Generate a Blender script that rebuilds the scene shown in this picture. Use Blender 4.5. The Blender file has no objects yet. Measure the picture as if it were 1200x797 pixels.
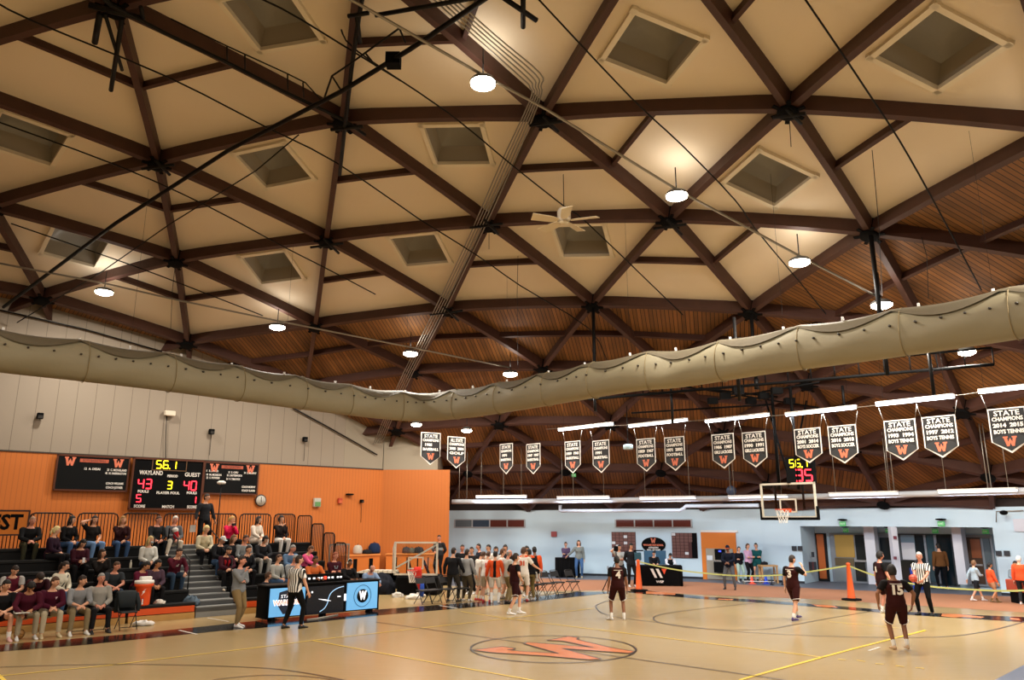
import bpy, bmesh, math, random
import numpy as np
from mathutils import Vector, Matrix
from mathutils.geometry import tessellate_polygon

scene = bpy.context.scene
COL = scene.collection
PI = math.pi

# ------------------------------------------------------------------ camera, world, exposure
FPX, HORIZON, EYE = 893.0, 608.5, 2.85
PITCH = math.atan((HORIZON - 398.5) / FPX)
cam_data = bpy.data.cameras.new('camera')
cam_data.sensor_width = 36.0
cam_data.lens = FPX / 1200.0 * 36.0
cam_data.clip_end = 300
cam = bpy.data.objects.new('camera', cam_data)
cam.location = (0, 0, EYE)
cam.rotation_euler = (PI / 2 + PITCH, 0, 0)
COL.objects.link(cam)
scene.camera = cam

world = bpy.data.worlds.new('night')
scene.world = world
world.use_nodes = True
world.node_tree.nodes['Background'].inputs[0].default_value = (0.02, 0.025, 0.035, 1)
world.node_tree.nodes['Background'].inputs[1].default_value = 0.3

scene.view_settings.view_transform = 'Standard'
scene.view_settings.look = 'None'
scene.view_settings.gamma = 1
scene.view_settings.use_curve_mapping = False
scene.view_settings.exposure = 0.0

LAMP_W = 490.0
LAMP_UP = 12.0
TUBE_W = 10.0           # emission of the fluorescent tubes
BANNER_LAMP = 60.0

# ------------------------------------------------------------------ reading the survey of the hall
_fw = Vector((0, math.cos(PITCH), math.sin(PITCH)))
_up = Vector((0, -math.sin(PITCH), math.cos(PITCH)))
_ri = Vector((1, 0, 0))
EYEP = Vector((0, 0, EYE))
def ray(x, y):
    return (_fw * FPX + _ri * (x - 600.0) - _up * (y - 398.5)).normalized()
def G(x, y, z=0.0):                       # point of the level plane z
    d = ray(x, y); return EYEP + d * ((z - EYE) / d.z)
def AY(x, y, Y):                          # point at distance Y
    d = ray(x, y); return EYEP + d * (Y / d.y)
def PL(x, y, p0, n):                      # point of a plane
    d = ray(x, y); n = Vector(n); return EYEP + d * ((Vector(p0) - EYEP).dot(n) / d.dot(n))
WC = Vector((-7.54, 9.52, 0)); RW = 33.9
def CY(x, y, R=RW):                       # point of the round wall
    d = ray(x, y)
    a = d.x**2 + d.y**2; ox, oy = -WC.x, -WC.y
    b = 2 * (d.x * ox + d.y * oy); c = ox * ox + oy * oy - R * R
    t = (-b + math.sqrt(b * b - 4 * a * c)) / (2 * a)
    return EYEP + d * t
SA = math.radians(42)
SD = Vector((math.cos(SA), math.sin(SA), 0)); ND = Vector((-math.sin(SA), math.cos(SA), 0))
CO = Vector((0.95, 18.4, 0))
def UV(u, v, z=0.0): return CO + SD * u + ND * v + Vector((0, 0, z))
def PV(x, y, v): return PL(x, y, CO + ND * v, ND)
DC = Vector((-7.543, 9.515, 0)); DR = 56.0; DAP = 14.895
DSC = Vector((DC.x, DC.y, DAP - DR))      # centre of the dome sphere
def SPH(x, y, off=0.0):                   # point of the dome (off = metres below it)
    d = ray(x, y); R = DR - off
    o = EYEP - DSC; b = 2 * d.dot(o); c = o.dot(o) - R * R
    t = (-b + math.sqrt(b * b - 4 * c)) / 2
    return EYEP + d * t
def dome_z(x, y, off=0.0):
    r2 = (x - DSC.x)**2 + (y - DSC.y)**2
    return DSC.z + math.sqrt((DR - off)**2 - r2)

# ------------------------------------------------------------------ materials
_M = {}
def lin(c):
    if isinstance(c, str):
        c = tuple(int(c[i:i+2], 16) / 255 for i in (0, 2, 4))
    return tuple((v / 12.92 if v <= 0.04045 else ((v + 0.055) / 1.055) ** 2.4) for v in c)
def mat(name, col, rough=0.6, metal=0.0, emit=None, estr=0.0, spec=0.5, noise=None, bump=None, coat=0.0, alpha=None, trans=0.0):
    if name in _M: return _M[name]
    m = bpy.data.materials.new(name); m.use_nodes = True
    nt = m.node_tree; b = nt.nodes['Principled BSDF']
    c = lin(col)
    b.inputs['Base Color'].default_value = (*c, 1)
    b.inputs['Roughness'].default_value = rough
    b.inputs['Metallic'].default_value = metal
    b.inputs['Specular IOR Level'].default_value = spec
    b.inputs['Coat Weight'].default_value = coat
    b.inputs['Coat Roughness'].default_value = 0.08
    if trans: b.inputs['Transmission Weight'].default_value = trans
    if alpha is not None: b.inputs['Alpha'].default_value = alpha
    if emit is not None:
        b.inputs['Emission Color'].default_value = (*lin(emit), 1)
        b.inputs['Emission Strength'].default_value = estr
    if noise or bump:
        tc = nt.nodes.new('ShaderNodeTexCoord')
        nz = nt.nodes.new('ShaderNodeTexNoise')
        nz.inputs['Scale'].default_value = (noise or bump)[0]
        nz.inputs['Detail'].default_value = 5
        nt.links.new(tc.outputs['Object'], nz.inputs['Vector'])
        if noise:
            mx = nt.nodes.new('ShaderNodeMix'); mx.data_type = 'RGBA'
            k = noise[1]
            mx.inputs[6].default_value = (*[v * (1 - k) for v in c], 1)
            mx.inputs[7].default_value = (*[min(1, v * (1 + k)) for v in c], 1)
            nt.links.new(nz.outputs['Fac'], mx.inputs[0])
            nt.links.new(mx.outputs[2], b.inputs['Base Color'])
        if bump:
            bp = nt.nodes.new('ShaderNodeBump'); bp.inputs['Strength'].default_value = bump[1]
            bp.inputs['Distance'].default_value = bump[2] if len(bump) > 2 else 0.01
            nt.links.new(nz.outputs['Fac'], bp.inputs['Height'])
            nt.links.new(bp.outputs[0], b.inputs['Normal'])
    _M[name] = m
    return m
def stripes(name, c1, c2, scale, axis=0, rough=0.6, duty=0.5, noise=0.0, coord='Object', nscale=4.0, gap=None, vary=0.0):
    """boards or stripes running across one axis of the object's own space"""
    if name in _M: return _M[name]
    m = bpy.data.materials.new(name); m.use_nodes = True
    nt = m.node_tree; b = nt.nodes['Principled BSDF']; b.inputs['Roughness'].default_value = rough
    tc = nt.nodes.new('ShaderNodeTexCoord'); sp = nt.nodes.new('ShaderNodeSeparateXYZ')
    nt.links.new(tc.outputs[coord], sp.inputs[0])
    mu = nt.nodes.new('ShaderNodeMath'); mu.operation = 'MULTIPLY'; mu.inputs[1].default_value = scale
    nt.links.new(sp.outputs[axis], mu.inputs[0])
    fr = nt.nodes.new('ShaderNodeMath'); fr.operation = 'FRACT'; nt.links.new(mu.outputs[0], fr.inputs[0])
    gt = nt.nodes.new('ShaderNodeMath'); gt.operation = 'GREATER_THAN'; gt.inputs[1].default_value = duty
    nt.links.new(fr.outputs[0], gt.inputs[0])
    mx = nt.nodes.new('ShaderNodeMix'); mx.data_type = 'RGBA'
    mx.inputs[6].default_value = (*lin(c1), 1); mx.inputs[7].default_value = (*lin(c2), 1)
    nt.links.new(gt.outputs[0], mx.inputs[0])
    out = mx.outputs[2]
    if vary:
        fl = nt.nodes.new('ShaderNodeMath'); fl.operation = 'FLOOR'; nt.links.new(mu.outputs[0], fl.inputs[0])
        wn = nt.nodes.new('ShaderNodeTexWhiteNoise'); wn.noise_dimensions = '1D'; nt.links.new(fl.outputs[0], wn.inputs['W'])
        nz = nt.nodes.new('ShaderNodeTexNoise'); nz.inputs['Scale'].default_value = nscale
        nt.links.new(tc.outputs[coord], nz.inputs['Vector'])
        ad = nt.nodes.new('ShaderNodeMath'); ad.operation = 'ADD'
        nt.links.new(wn.outputs['Value'], ad.inputs[0]); nt.links.new(nz.outputs['Fac'], ad.inputs[1])
        mr = nt.nodes.new('ShaderNodeMapRange'); mr.inputs[1].default_value = 0; mr.inputs[2].default_value = 2
        mr.inputs[3].default_value = 1 - vary; mr.inputs[4].default_value = 1 + vary
        nt.links.new(ad.outputs[0], mr.inputs[0])
        vm = nt.nodes.new('ShaderNodeVectorMath'); vm.operation = 'SCALE'
        nt.links.new(out, vm.inputs[0]); nt.links.new(mr.outputs[0], vm.inputs['Scale'])
        out = vm.outputs[0]
    nt.links.new(out, b.inputs['Base Color'])
    _M[name] = m
    return m

BLACK = mat('black_paint', '0e0d0e', 0.5, spec=.2)
BLACKM = mat('matte_black', '070708', 0.8, spec=.12)
DKMETAL = mat('dark_steel', '1d1b1b', 0.4, 0.6)
GREYM = mat('galvanised_steel', '9a9489', 0.4, 0.7)
WHITE = mat('white_paint', 'e8e6e2', 0.5)
WHITEL = mat('white_vinyl', 'f2efe9', 0.5)
ORANGE = mat('orange_plastic', 'f0501c', 0.4)
REDW = mat('orange_print', 'd97455', 0.6)

# ------------------------------------------------------------------ geometry helpers
class MB:
    """collects shapes; build() links them as one mesh object"""
    def __init__(s): s.v = []; s.f = []; s.m = []; s.sm = []
    def add(s, vs, fs, mi=0, smooth=False):
        o = len(s.v); s.v += [tuple(p) for p in vs]
        s.f += [tuple(i + o for i in f) for f in fs]; s.m += [mi] * len(fs); s.sm += [smooth] * len(fs)
        return s
    def box(s, c, size, mi=0, ax=None, bev=0.0):
        """box with centre c; ax = (X,Y,Z) unit axes"""
        c = Vector(c); X, Y, Z = ax or (Vector((1,0,0)), Vector((0,1,0)), Vector((0,0,1)))
        hx, hy, hz = [q / 2 for q in size]
        if bev <= 0:
            vs = [c + X * (a * hx) + Y * (b * hy) + Z * (d * hz) for a in (-1,1) for b in (-1,1) for d in (-1,1)]
            fs = [(0,1,3,2),(4,6,7,5),(0,4,5,1),(2,3,7,6),(0,2,6,4),(1,5,7,3)]
            return s.add(vs, fs, mi)
        vs = []; fs = []
        rings = []
        for d, k in ((-1, bev), (-1, 0), (1, 0), (1, bev)):
            zz = d * hz + (-d * bev if k == 0 else 0)
            r = []
            for a, b in ((-1,-1),(1,-1),(1,1),(-1,1)):
                for q in (0, 1):
                    first = (a * b > 0)
                    ex = (0 if (q == 0) == first else bev); ey = (bev if (q == 0) == first else 0)
                    r.append(c + X * (a * (hx - ex - (k and bev * .5))) + Y * (b * (hy - ey - (k and bev * .5))) + Z * zz)
            rings.append(len(vs)); vs += r
        for i in range(3):
            for j in range(8):
                fs.append((rings[i] + j, rings[i] + (j + 1) % 8, rings[i + 1] + (j + 1) % 8, rings[i + 1] + j))
        fs.append(tuple(rings[0] + j for j in range(7, -1, -1))); fs.append(tuple(rings[3] + j for j in range(8)))
        return s.add(vs, fs, mi)
    def bar(s, a, b, w, h, mi=0, up=None):
        """rectangular bar from a to b (w sideways, h along up)"""
        a, b = Vector(a), Vector(b); d = b - a; L = d.length
        if L < 1e-6: return s
        d /= L; up = Vector(up or (0,0,1))
        if abs(d.dot(up)) > .98: up = Vector((0,1,0))
        X = d.cross(up).normalized(); Z = X.cross(d).normalized()
        return s.box((a + b) / 2, (w, L, h), mi, (X, d, Z))
    def tube(s, pts, r, n=8, mi=0, cap=True, smooth=True, ry=None, up=None):
        """round tube along a path; r number or list; ry optional second radius list"""
        pts = [Vector(p) for p in pts]; N = len(pts)
        rs = r if isinstance(r, (list, tuple)) else [r] * N
        r2 = ry if ry is not None else rs
        if not isinstance(r2, (list, tuple)): r2 = [r2] * N
        vs = []; u0 = Vector(up or (0,0,1)); px = None
        for i, p in enumerate(pts):
            d = (pts[min(i + 1, N - 1)] - pts[max(i - 1, 0)])
            d = d.normalized() if d.length > 1e-9 else Vector((0,0,1))
            if px is None:
                uu = u0 if abs(d.dot(u0)) < .95 else Vector((0,1,0))
                px = d.cross(uu).normalized()
            else:
                px = (px - d * px.dot(d)).normalized()
            py = d.cross(px)
            for k in range(n):
                a = 2 * PI * k / n
                vs.append(p + px * (math.cos(a) * rs[i]) + py * (math.sin(a) * r2[i]))
        fs = [(i * n + k, i * n + (k + 1) % n, (i + 1) * n + (k + 1) % n, (i + 1) * n + k) for i in range(N - 1) for k in range(n)]
        if cap:
            fs.append(tuple(range(n - 1, -1, -1))); fs.append(tuple((N - 1) * n + k for k in range(n)))
        return s.add(vs, fs, mi, smooth)
    def lathe(s, c, prof, n=16, mi=0, axis=None, smooth=True):
        """profile [(r,h)...] turned about axis through c"""
        c = Vector(c); A = Vector(axis or (0,0,1)).normalized()
        t = Vector((1,0,0)) if abs(A.x) < .9 else Vector((0,1,0))
        X = A.cross(t).normalized(); Y = A.cross(X)
        vs = []; N = len(prof)
        for r, h in prof:
            for k in range(n):
                a = 2 * PI * k / n
                vs.append(c + A * h + X * (math.cos(a) * r) + Y * (math.sin(a) * r))
        fs = [(i * n + k, i * n + (k + 1) % n, (i + 1) * n + (k + 1) % n, (i + 1) * n + k) for i in range(N - 1) for k in range(n)]
        fs.append(tuple(range(n - 1, -1, -1))); fs.append(tuple((N - 1) * n + k for k in range(n)))
        return s.add(vs, fs, mi, smooth)
    def ball(s, c, r, n=12, m=8, mi=0, ax=None):
        c = Vector(c); rx, ry, rz = r if isinstance(r, (tuple, list)) else (r, r, r)
        X, Y, Z = ax or (Vector((1,0,0)), Vector((0,1,0)), Vector((0,0,1)))
        vs = [c - Z * rz]
        for i in range(1, m):
            t = PI * i / m - PI / 2
            for k in range(n):
                a = 2 * PI * k / n
                vs.append(c + X * (rx * math.cos(t) * math.cos(a)) + Y * (ry * math.cos(t) * math.sin(a)) + Z * (rz * math.sin(t)))
        vs.append(c + Z * rz)
        fs = [(0, 1 + (k + 1) % n, 1 + k) for k in range(n)]
        fs += [(1 + i * n + k, 1 + i * n + (k + 1) % n, 1 + (i + 1) * n + (k + 1) % n, 1 + (i + 1) * n + k) for i in range(m - 2) for k in range(n)]
        L = len(vs) - 1
        fs += [(L, 1 + (m - 2) * n + k, 1 + (m - 2) * n + (k + 1) % n) for k in range(n)]
        return s.add(vs, fs, mi, True)
    def prism(s, poly, off, mi=0, holes=()):
        """flat outline (3-D points) given the thickness vector off; holes = list of outlines"""
        off = Vector(off); loops = [[Vector(p) for p in poly]] + [[Vector(p) for p in h] for h in holes]
        flat = [p for l in loops for p in l]
        tris = tessellate_polygon(loops)
        n = len(flat)
        vs = flat + [p + off for p in flat]
        fs = [tuple(t) for t in tris] + [tuple(i + n for i in reversed(t)) for t in tris]
        o = 0
        for l in loops:
            L = len(l)
            fs += [(o + i, o + (i + 1) % L, n + o + (i + 1) % L, n + o + i) for i in range(L)]
            o += L
        return s.add(vs, fs, mi)
    def build(s, name, mats, parent=None, local=False):
        me = bpy.data.meshes.new(name)
        vs = s.v
        if parent is not None and not local:
            inv = world_of(parent).inverted()
            vs = [tuple(inv @ Vector(p)) for p in vs]
        me.from_pydata(vs, [], s.f)
        for m in (mats if isinstance(mats, (list, tuple)) else [mats]): me.materials.append(m)
        me.polygons.foreach_set('material_index', s.m)
        me.polygons.foreach_set('use_smooth', s.sm)
        bm = bmesh.new(); bm.from_mesh(me)
        bmesh.ops.recalc_face_normals(bm, faces=bm.faces)
        bm.to_mesh(me); bm.free()
        me.update()
        o = bpy.data.objects.new(name, me); COL.objects.link(o)
        if parent is not None: o.parent = parent
        return o
def world_of(o):
    m = Matrix.LocRotScale(o.location, o.rotation_euler, o.scale)
    while o.parent: o = o.parent; m = Matrix.LocRotScale(o.location, o.rotation_euler, o.scale) @ m
    return m
def tag(o, label=None, cat=None, group=None, kind=None):
    if label: o['label'] = label
    if cat: o['category'] = cat
    if group: o['group'] = group
    if kind: o['kind'] = kind
    return o
def thing(name, label, cat, loc=(0,0,0), rz=0.0, group=None):
    o = bpy.data.objects.new(name, None); COL.objects.link(o)
    o.empty_display_size = .1
    o.location = loc; o.rotation_euler = (0, 0, rz)
    return tag(o, label, cat, group)
def struct(o): return tag(o, kind='structure')
def copy_tree(o, parent=None):
    c = o.copy(); COL.objects.link(c); c.parent = parent
    for ch in [q for q in bpy.data.objects if q.parent == o]: copy_tree(ch, c)
    return c
def text_mesh(txt, size, extrude=0.004, align='CENTER', bold=0.0, squash=1.0, arc=None):
    """triangulated lettering in the XY plane, as (verts, faces)"""
    cu = bpy.data.curves.new('lettering', 'FONT'); cu.body = txt; cu.size = size
    cu.align_x = align; cu.align_y = 'CENTER'; cu.extrude = extrude; cu.offset = bold; cu.resolution_u = 2
    ob = bpy.data.objects.new('lettering', cu); COL.objects.link(ob)
    dg = bpy.context.evaluated_depsgraph_get(); dg.update()
    me = bpy.data.meshes.new_from_object(ob.evaluated_get(dg))
    vs = [Vector(v.co) for v in me.vertices]; fs = [tuple(p.vertices) for p in me.polygons]
    bpy.data.objects.remove(ob); bpy.data.curves.remove(cu); bpy.data.meshes.remove(me)
    for v in vs: v.x *= squash
    return vs, fs
def put_text(mb, txt, size, origin, X, Y, mi=0, width=None, **k):
    """lettering laid on a plane at origin with axes X (reading direction) and Y (up)"""
    vs, fs = text_mesh(txt, size, **k)
    if not vs: return
    if width:
        w = max(v.x for v in vs) - min(v.x for v in vs)
        for v in vs: v.x *= width / w
    origin, X, Y = Vector(origin), Vector(X), Vector(Y); Z = X.cross(Y)
    mb.add([origin + X * v.x + Y * v.y + Z * v.z for v in vs], fs, mi)
SEG = {'0':'abcdef','1':'bc','2':'abged','3':'abgcd','4':'fgbc','5':'afgcd','6':'afgedc','7':'abc','8':'abcdefg','9':'abcdfg'}
def seg_digit(mb, ch, o, X, Y, w, h, mi=0, t=None):
    o, X, Y = Vector(o), Vector(X), Vector(Y); Z = X.cross(Y); t = t or w * .2
    P = {'a': ((0,h),(w,h)), 'b': ((w,h),(w,h/2)), 'c': ((w,h/2),(w,0)), 'd': ((0,0),(w,0)), 'e': ((0,0),(0,h/2)), 'f': ((0,h/2),(0,h)), 'g': ((0,h/2),(w,h/2))}
    for s_ in SEG[ch]:
        (x0,y0),(x1,y1) = P[s_]
        a = o + X*x0 + Y*y0; b = o + X*x1 + Y*y1; d = (b-a).normalized()
        mb.bar(a + d*t*.25, b - d*t*.25, t, .006, mi, up=Z)

def w_mark(mb, o, X, Y, w, h, mi=0, th=.006):
    """block letter W with slab serifs, standing on the plane X, Y round o"""
    o, X, Y = Vector(o), Vector(X), Vector(Y); N_ = X.cross(Y)
    pts = [(-.5, .5), (-.14, .5), (-.14, .36), (-.21, .36), (-.15, -.08), (0, .34), (.15, -.08), (.21, .36), (.14, .36), (.14, .5), (.5, .5), (.5, .36), (.44, .36), (.27, -.5), (.10, -.5), (0, -.14), (-.10, -.5), (-.27, -.5), (-.44, .36), (-.5, .36)]
    mb.prism([o + X * (x * w) + Y * (y * h) for x, y in pts], N_ * th, mi)

# ================================================================== the hall itself
# ---- floor with its court paint
FLOORM = mat('rubber_floor', '5d626c', 0.55, noise=(3, .08))
def wood_floor():
    m = bpy.data.materials.new('court_wood'); m.use_nodes = True
    nt = m.node_tree; b = nt.nodes['Principled BSDF']
    tc = nt.nodes.new('ShaderNodeTexCoord'); mp = nt.nodes.new('ShaderNodeMapping')
    mp.inputs['Rotation'].default_value = (0, 0, -SA); mp.inputs['Scale'].default_value = (0.6, 9.0, 1)
    nz = nt.nodes.new('ShaderNodeTexNoise'); nz.inputs['Scale'].default_value = 2.2; nz.inputs['Detail'].default_value = 6
    nt.links.new(tc.outputs['Object'], mp.inputs[0]); nt.links.new(mp.outputs[0], nz.inputs['Vector'])
    mx = nt.nodes.new('ShaderNodeMix'); mx.data_type = 'RGBA'
    mx.inputs[6].default_value = (*lin('a48d60'), 1); mx.inputs[7].default_value = (*lin('b89e70'), 1)
    nt.links.new(nz.outputs['Fac'], mx.inputs[0]); nt.links.new(mx.outputs[2], b.inputs['Base Color'])
    b.inputs['Roughness'].default_value = 0.27
    b.inputs['Coat Weight'].default_value = 0.16; b.inputs['Coat Roughness'].default_value = 0.09
    return m
WOODF = wood_floor()
TRACK = mat('orange_track', 'a8704c', 0.75, noise=(6, .05))
YEL = mat('yellow_court_paint', 'efca3c', 0.4)
LINEK = mat('dark_court_paint', '33251f', 0.3)
BANDK = mat('black_court_paint', '1c1715', 0.14)
WHITEP = mat('white_court_paint', 'e6ded0', 0.3)
ORP = mat('orange_court_paint', 'd9824f', 0.25)
BLUEP = mat('slate_blue_floor_paint', '667086', 0.4)
NAVYL = mat('navy_court_paint', '3b3a48', 0.3)
fl = MB()
R0 = 37.5
fl.add([(WC.x + R0 * math.cos(a * PI / 36), WC.y + R0 * math.sin(a * PI / 36), 0) for a in range(72)], [tuple(range(72))], 0)
fl.add([(WC.x + R0 * math.cos(a * PI / 36), WC.y + R0 * math.sin(a * PI / 36), -.3) for a in range(72)], [tuple(range(71, -1, -1))], 0)
def paint(pts, z, mi):
    vs = [Vector((p.x, p.y, z)) for p in pts]
    fl.add(vs, [tuple(t) for t in tessellate_polygon([vs])], mi)
def strip(pts, w, z, mi):
    """a painted line of constant width along ground points"""
    P = [Vector((p.x, p.y, z)) for p in pts]; vs = []; n = len(P)
    for i in range(n):
        d = (P[min(i+1,n-1)] - P[max(i-1,0)]).normalized(); q = Vector((-d.y, d.x, 0)) * (w / 2)
        vs += [P[i] + q, P[i] - q]
    fl.add(vs, [(2*i, 2*i+1, 2*i+3, 2*i+2) for i in range(n-1)], mi)
def gp(*xy): return [G(x, y) for x, y in xy]
def smooth_path(P, k=4):
    out = []
    n = len(P)
    for i in range(n - 1):
        a, b, c, d = P[max(i-1,0)], P[i], P[i+1], P[min(i+2,n-1)]
        for j in range(k):
            t = j / k
            out.append(0.5 * ((2*b) + (c-a)*t + (2*a-5*b+4*c-d)*t*t + (3*b-3*c+d-a)*t**3))
    return out + [P[-1]]
# wooden court
back = gp((1200, 718), (1110, 712), (1030, 707.5), (1000, 704.5), (900, 700), (825, 697.5), (737, 692.5), (680, 692), (640, 693))
wood = [Vector((30, -14, 0))] + [Vector((30, 5, 0)), G(1400, 728)] + back + [Vector((-2.0, 34.5, 0)), Vector((-6.6, 38.6, 0)), UV(-45, 20), UV(-45, -20)]
paint(wood, .002, 1)
# orange track behind the baseline
inner = gp((1400, 728)) + back + [Vector((-2.0, 34.5, 0))]
outer = [Vector((-2.0, 39.0, 0))] + gp((610, 676.5), (677, 679.5), (750, 680), (825, 682.5), (900, 687), (990, 691.5), (1080, 695), (1200, 700), (1400, 707))
paint(inner + outer, .004, 2)
# black sideline band, baseline band
band = gp((0, 764), (100, 756), (157, 750), (260, 739.5), (300, 736.7), (445, 721.3), (600, 708), (700, 696.8), (733, 693.6), (676, 694), (600, 703), (515, 709), (445, 714.5), (300, 728), (157, 743), (0, 756))
l0 = G(0, 764); l1 = G(0, 756); dl = -SD * 8
paint([l0 + dl] + band + [l1 + dl], .006, 5)
base = gp((733, 693.4), (760, 692.6), (825, 699.4), (900, 704), (1075, 718), (1200, 723.5), (1260, 728), (1260, 735), (1200, 729.3), (1075, 721.5), (900, 707), (825, 702.4), (757, 696.6), (736, 694.4))
paint(base, .006, 5)
for seg in (((757, 693.2), (792, 695.4), (791, 697.6), (757, 696.2)), ((842, 701.8), (860, 702.4), (858, 703.8), (841, 703)), ((951, 708.6), (975, 710), (983, 712.6), (958, 711.2)),
            ((1104, 719.5), (1122, 720), (1154, 723.3), (1150, 724.8), (1128, 723.4), (1118, 724), (1103, 722.5)), ((1183, 724.2), (1194, 725), (1196, 727.5), (1184, 726.5))):
    paint(gp(*seg), .008, 7)
for a, b, w in (((210, 739), (231, 743.8), .07), ((243, 724.5), (268, 728.8), .05), ((515, 710), (536, 713.2), .08), ((1018, 763), (1031, 758.8), .06)):
    strip(gp(a, b), w, .009, 6)
# yellow lines
for pts, w in ((((-60, 801), (0, 792.7), (120, 781), (300, 759.5), (366, 751), (480, 738), (597, 725), (697, 713)), .05),
               (((366, 751), (480, 772), (600, 793.5), (660, 804)), .05), (((-6, 788), (4, 797), (10, 803)), .07),
               (((540, 717), (600, 726), (750, 744.5), (900, 763), (966, 771)), .05), (((867, 797.5), (900, 788), (1000, 760.8), (1085, 739)), .075),
               (((972, 729), (1060, 737)), .03), (((982, 773), (991, 774)), .05), (((1004, 774.3), (1014, 775.8)), .05),
               (((1026, 778.3), (1036, 779)), .05), (((1049.5, 780.6), (1059.5, 782)), .05), (((1073, 783), (1083, 784)), .05)):
    strip(gp(*pts), w, .010, 3)
# dark lines
def gcurve(px, w, mi=4, z=.012, k=4): strip(smooth_path(gp(*px), k), w, z, mi)
gcurve([(440, 729.3), (545, 744), (600, 752), (655, 760)], .038)
gcurve([(655, 760), (730, 771), (820, 783.5), (905, 795.5), (960, 803)], .038)
gcurve([(0, 782.5), (100, 779.5), (200, 779.7), (300, 783), (350, 788), (397, 796.5), (430, 803)], .038)
gcurve([(250, 797), (300, 792.5), (340, 792.3), (375, 795), (400, 799)], .035)
gcurve([(755, 701.5), (730, 702.3), (713, 704.5), (700, 709), (699, 713), (707, 719.5), (732, 725), (770, 730), (830, 737.5), (900, 743), (1000, 747), (1100, 747), (1150, 741.5), (1183, 734), (1200, 729)], .038, 8)
gcurve([(1025, 716), (975, 724.5), (925, 733.5), (897, 738), (850, 738.3), (807, 736), (775, 730.5), (766, 726), (770, 722), (792, 717.5), (842, 711.5), (895, 706)], .036)
# centre circle and the W
cc = Vector((.93, 18.42, 0))
strip([cc + Vector((math.cos(a * PI / 32), math.sin(a * PI / 32), 0)) * 1.86 for a in range(65)], .05, .014, 4)
wpx = [(75, 150), (265, 127), (348, 140), (335, 148), (300, 148), (345, 155), (625, 172), (405, 110), (420, 99), (850, 134), (650, 92), (550, 88), (690, 62), (755, 72), (742, 82), (965, 135), (1115, 160), (1085, 172), (650, 140), (900, 208), (830, 214), (560, 190), (190, 166)]
wpx = [(540 + x * 220 / 1200, 735 + y * 220 / 1200) for x, y in wpx]
P = gp(*wpx); cen = sum(P, Vector()) / len(P)
for i in range(len(P)): strip([P[i], P[(i + 1) % len(P)]], .05, .015, 4)
paint(P, .0135, 7)
# slate corner
paint(gp((1167, 797), (1200, 780), (1290, 738), (1500, 760), (1500, 900), (1110, 826)), .011, 9)
floor = struct(fl.build('floor', [FLOORM, WOODF, TRACK, YEL, LINEK, BANDK, WHITEP, ORP, NAVYL, BLUEP]))

# ---- side wall behind the bleachers
VW = 20.0
ZO = PV(240, 540.5, VW).z                 # top of the orange cladding
pc = PV(447, 600, VW); UC = (pc - CO).dot(SD)
BEIGE = stripes('beige_wall_panels', '968979', '75695a', 1 / .66, 0, .75, .965)
PLAINB = mat('beige_wall_plain', '978c7a', .75)
ORW = stripes('orange_ribbed_cladding', 'c46c26', 'b46224', 6.0, 0, .62, .84)
def wall_obj(name, u0, u1, z0, ztop, m, v0=0.0, th=.3):
    """plane wall along the side line; ztop number or function of (u)"""
    n = 24; o = struct(bpy.data.objects.new(name, None)) if False else None
    mb = MB(); us = [u0 + (u1 - u0) * i / n for i in range(n + 1)]
    zt = [(ztop(u) if callable(ztop) else ztop) for u in us]
    vs = []
    for u, z in zip(us, zt):
        vs += [(u, v0, z0), (u, v0, z), (u, v0 + th, z), (u, v0 + th, z0)]
    fs = []
    for i in range(n):
        a, b = 4 * i, 4 * i + 4
        for k in range(4): fs.append((a + k, b + k, b + (k + 1) % 4, a + (k + 1) % 4))
    fs += [(0, 1, 2, 3), (4*n + 3, 4*n + 2, 4*n + 1, 4*n)]
    mb.add(vs, fs)
    ob = mb.build(name, m)
    ob.location = UV(0, VW); ob.rotation_euler = (0, 0, SA)
    return struct(ob)
def topz(u):
    p = UV(u, VW); return dome_z(p.x, p.y) + .45
wall_obj('wall_left_upper', -34, UC - 2.2, ZO, topz, BEIGE, .06)
wall_obj('wall_left_plain', UC - 2.2, UC, ZO, topz, PLAINB, .05)
wall_obj('wall_left', -34, UC, 0, ZO, ORW, 0, .36)
wall_obj('trim_1', -34, UC, ZO - .0, ZO + .05, mat('dark_trim', '3a2c22', .6), -.03, .12)
YC = pc.y
E1 = AY(526.5, 600, YC); E2 = AY(513, 535, YC)
mb = MB()
mb.prism([(pc.x, YC, 0), (E1.x, YC, 0), (E1.x - .5, YC + 5.2, 0), (pc.x - 4, YC + 5.2, 0)], (0, 0, AY(486, 550.5, YC).z))
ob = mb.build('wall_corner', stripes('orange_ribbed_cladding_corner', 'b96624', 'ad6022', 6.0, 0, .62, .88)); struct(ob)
mb = MB()
mb.prism([(pc.x, YC + .06, 5.0), (E2.x, YC + .06, 5.0), (E2.x + .25, YC + 4.2, 5.0), (pc.x - 3, YC + 4.2, 5.0)], (0, 0, 2.2))
struct(mb.build('wall_corner_upper', PLAINB))

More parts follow.
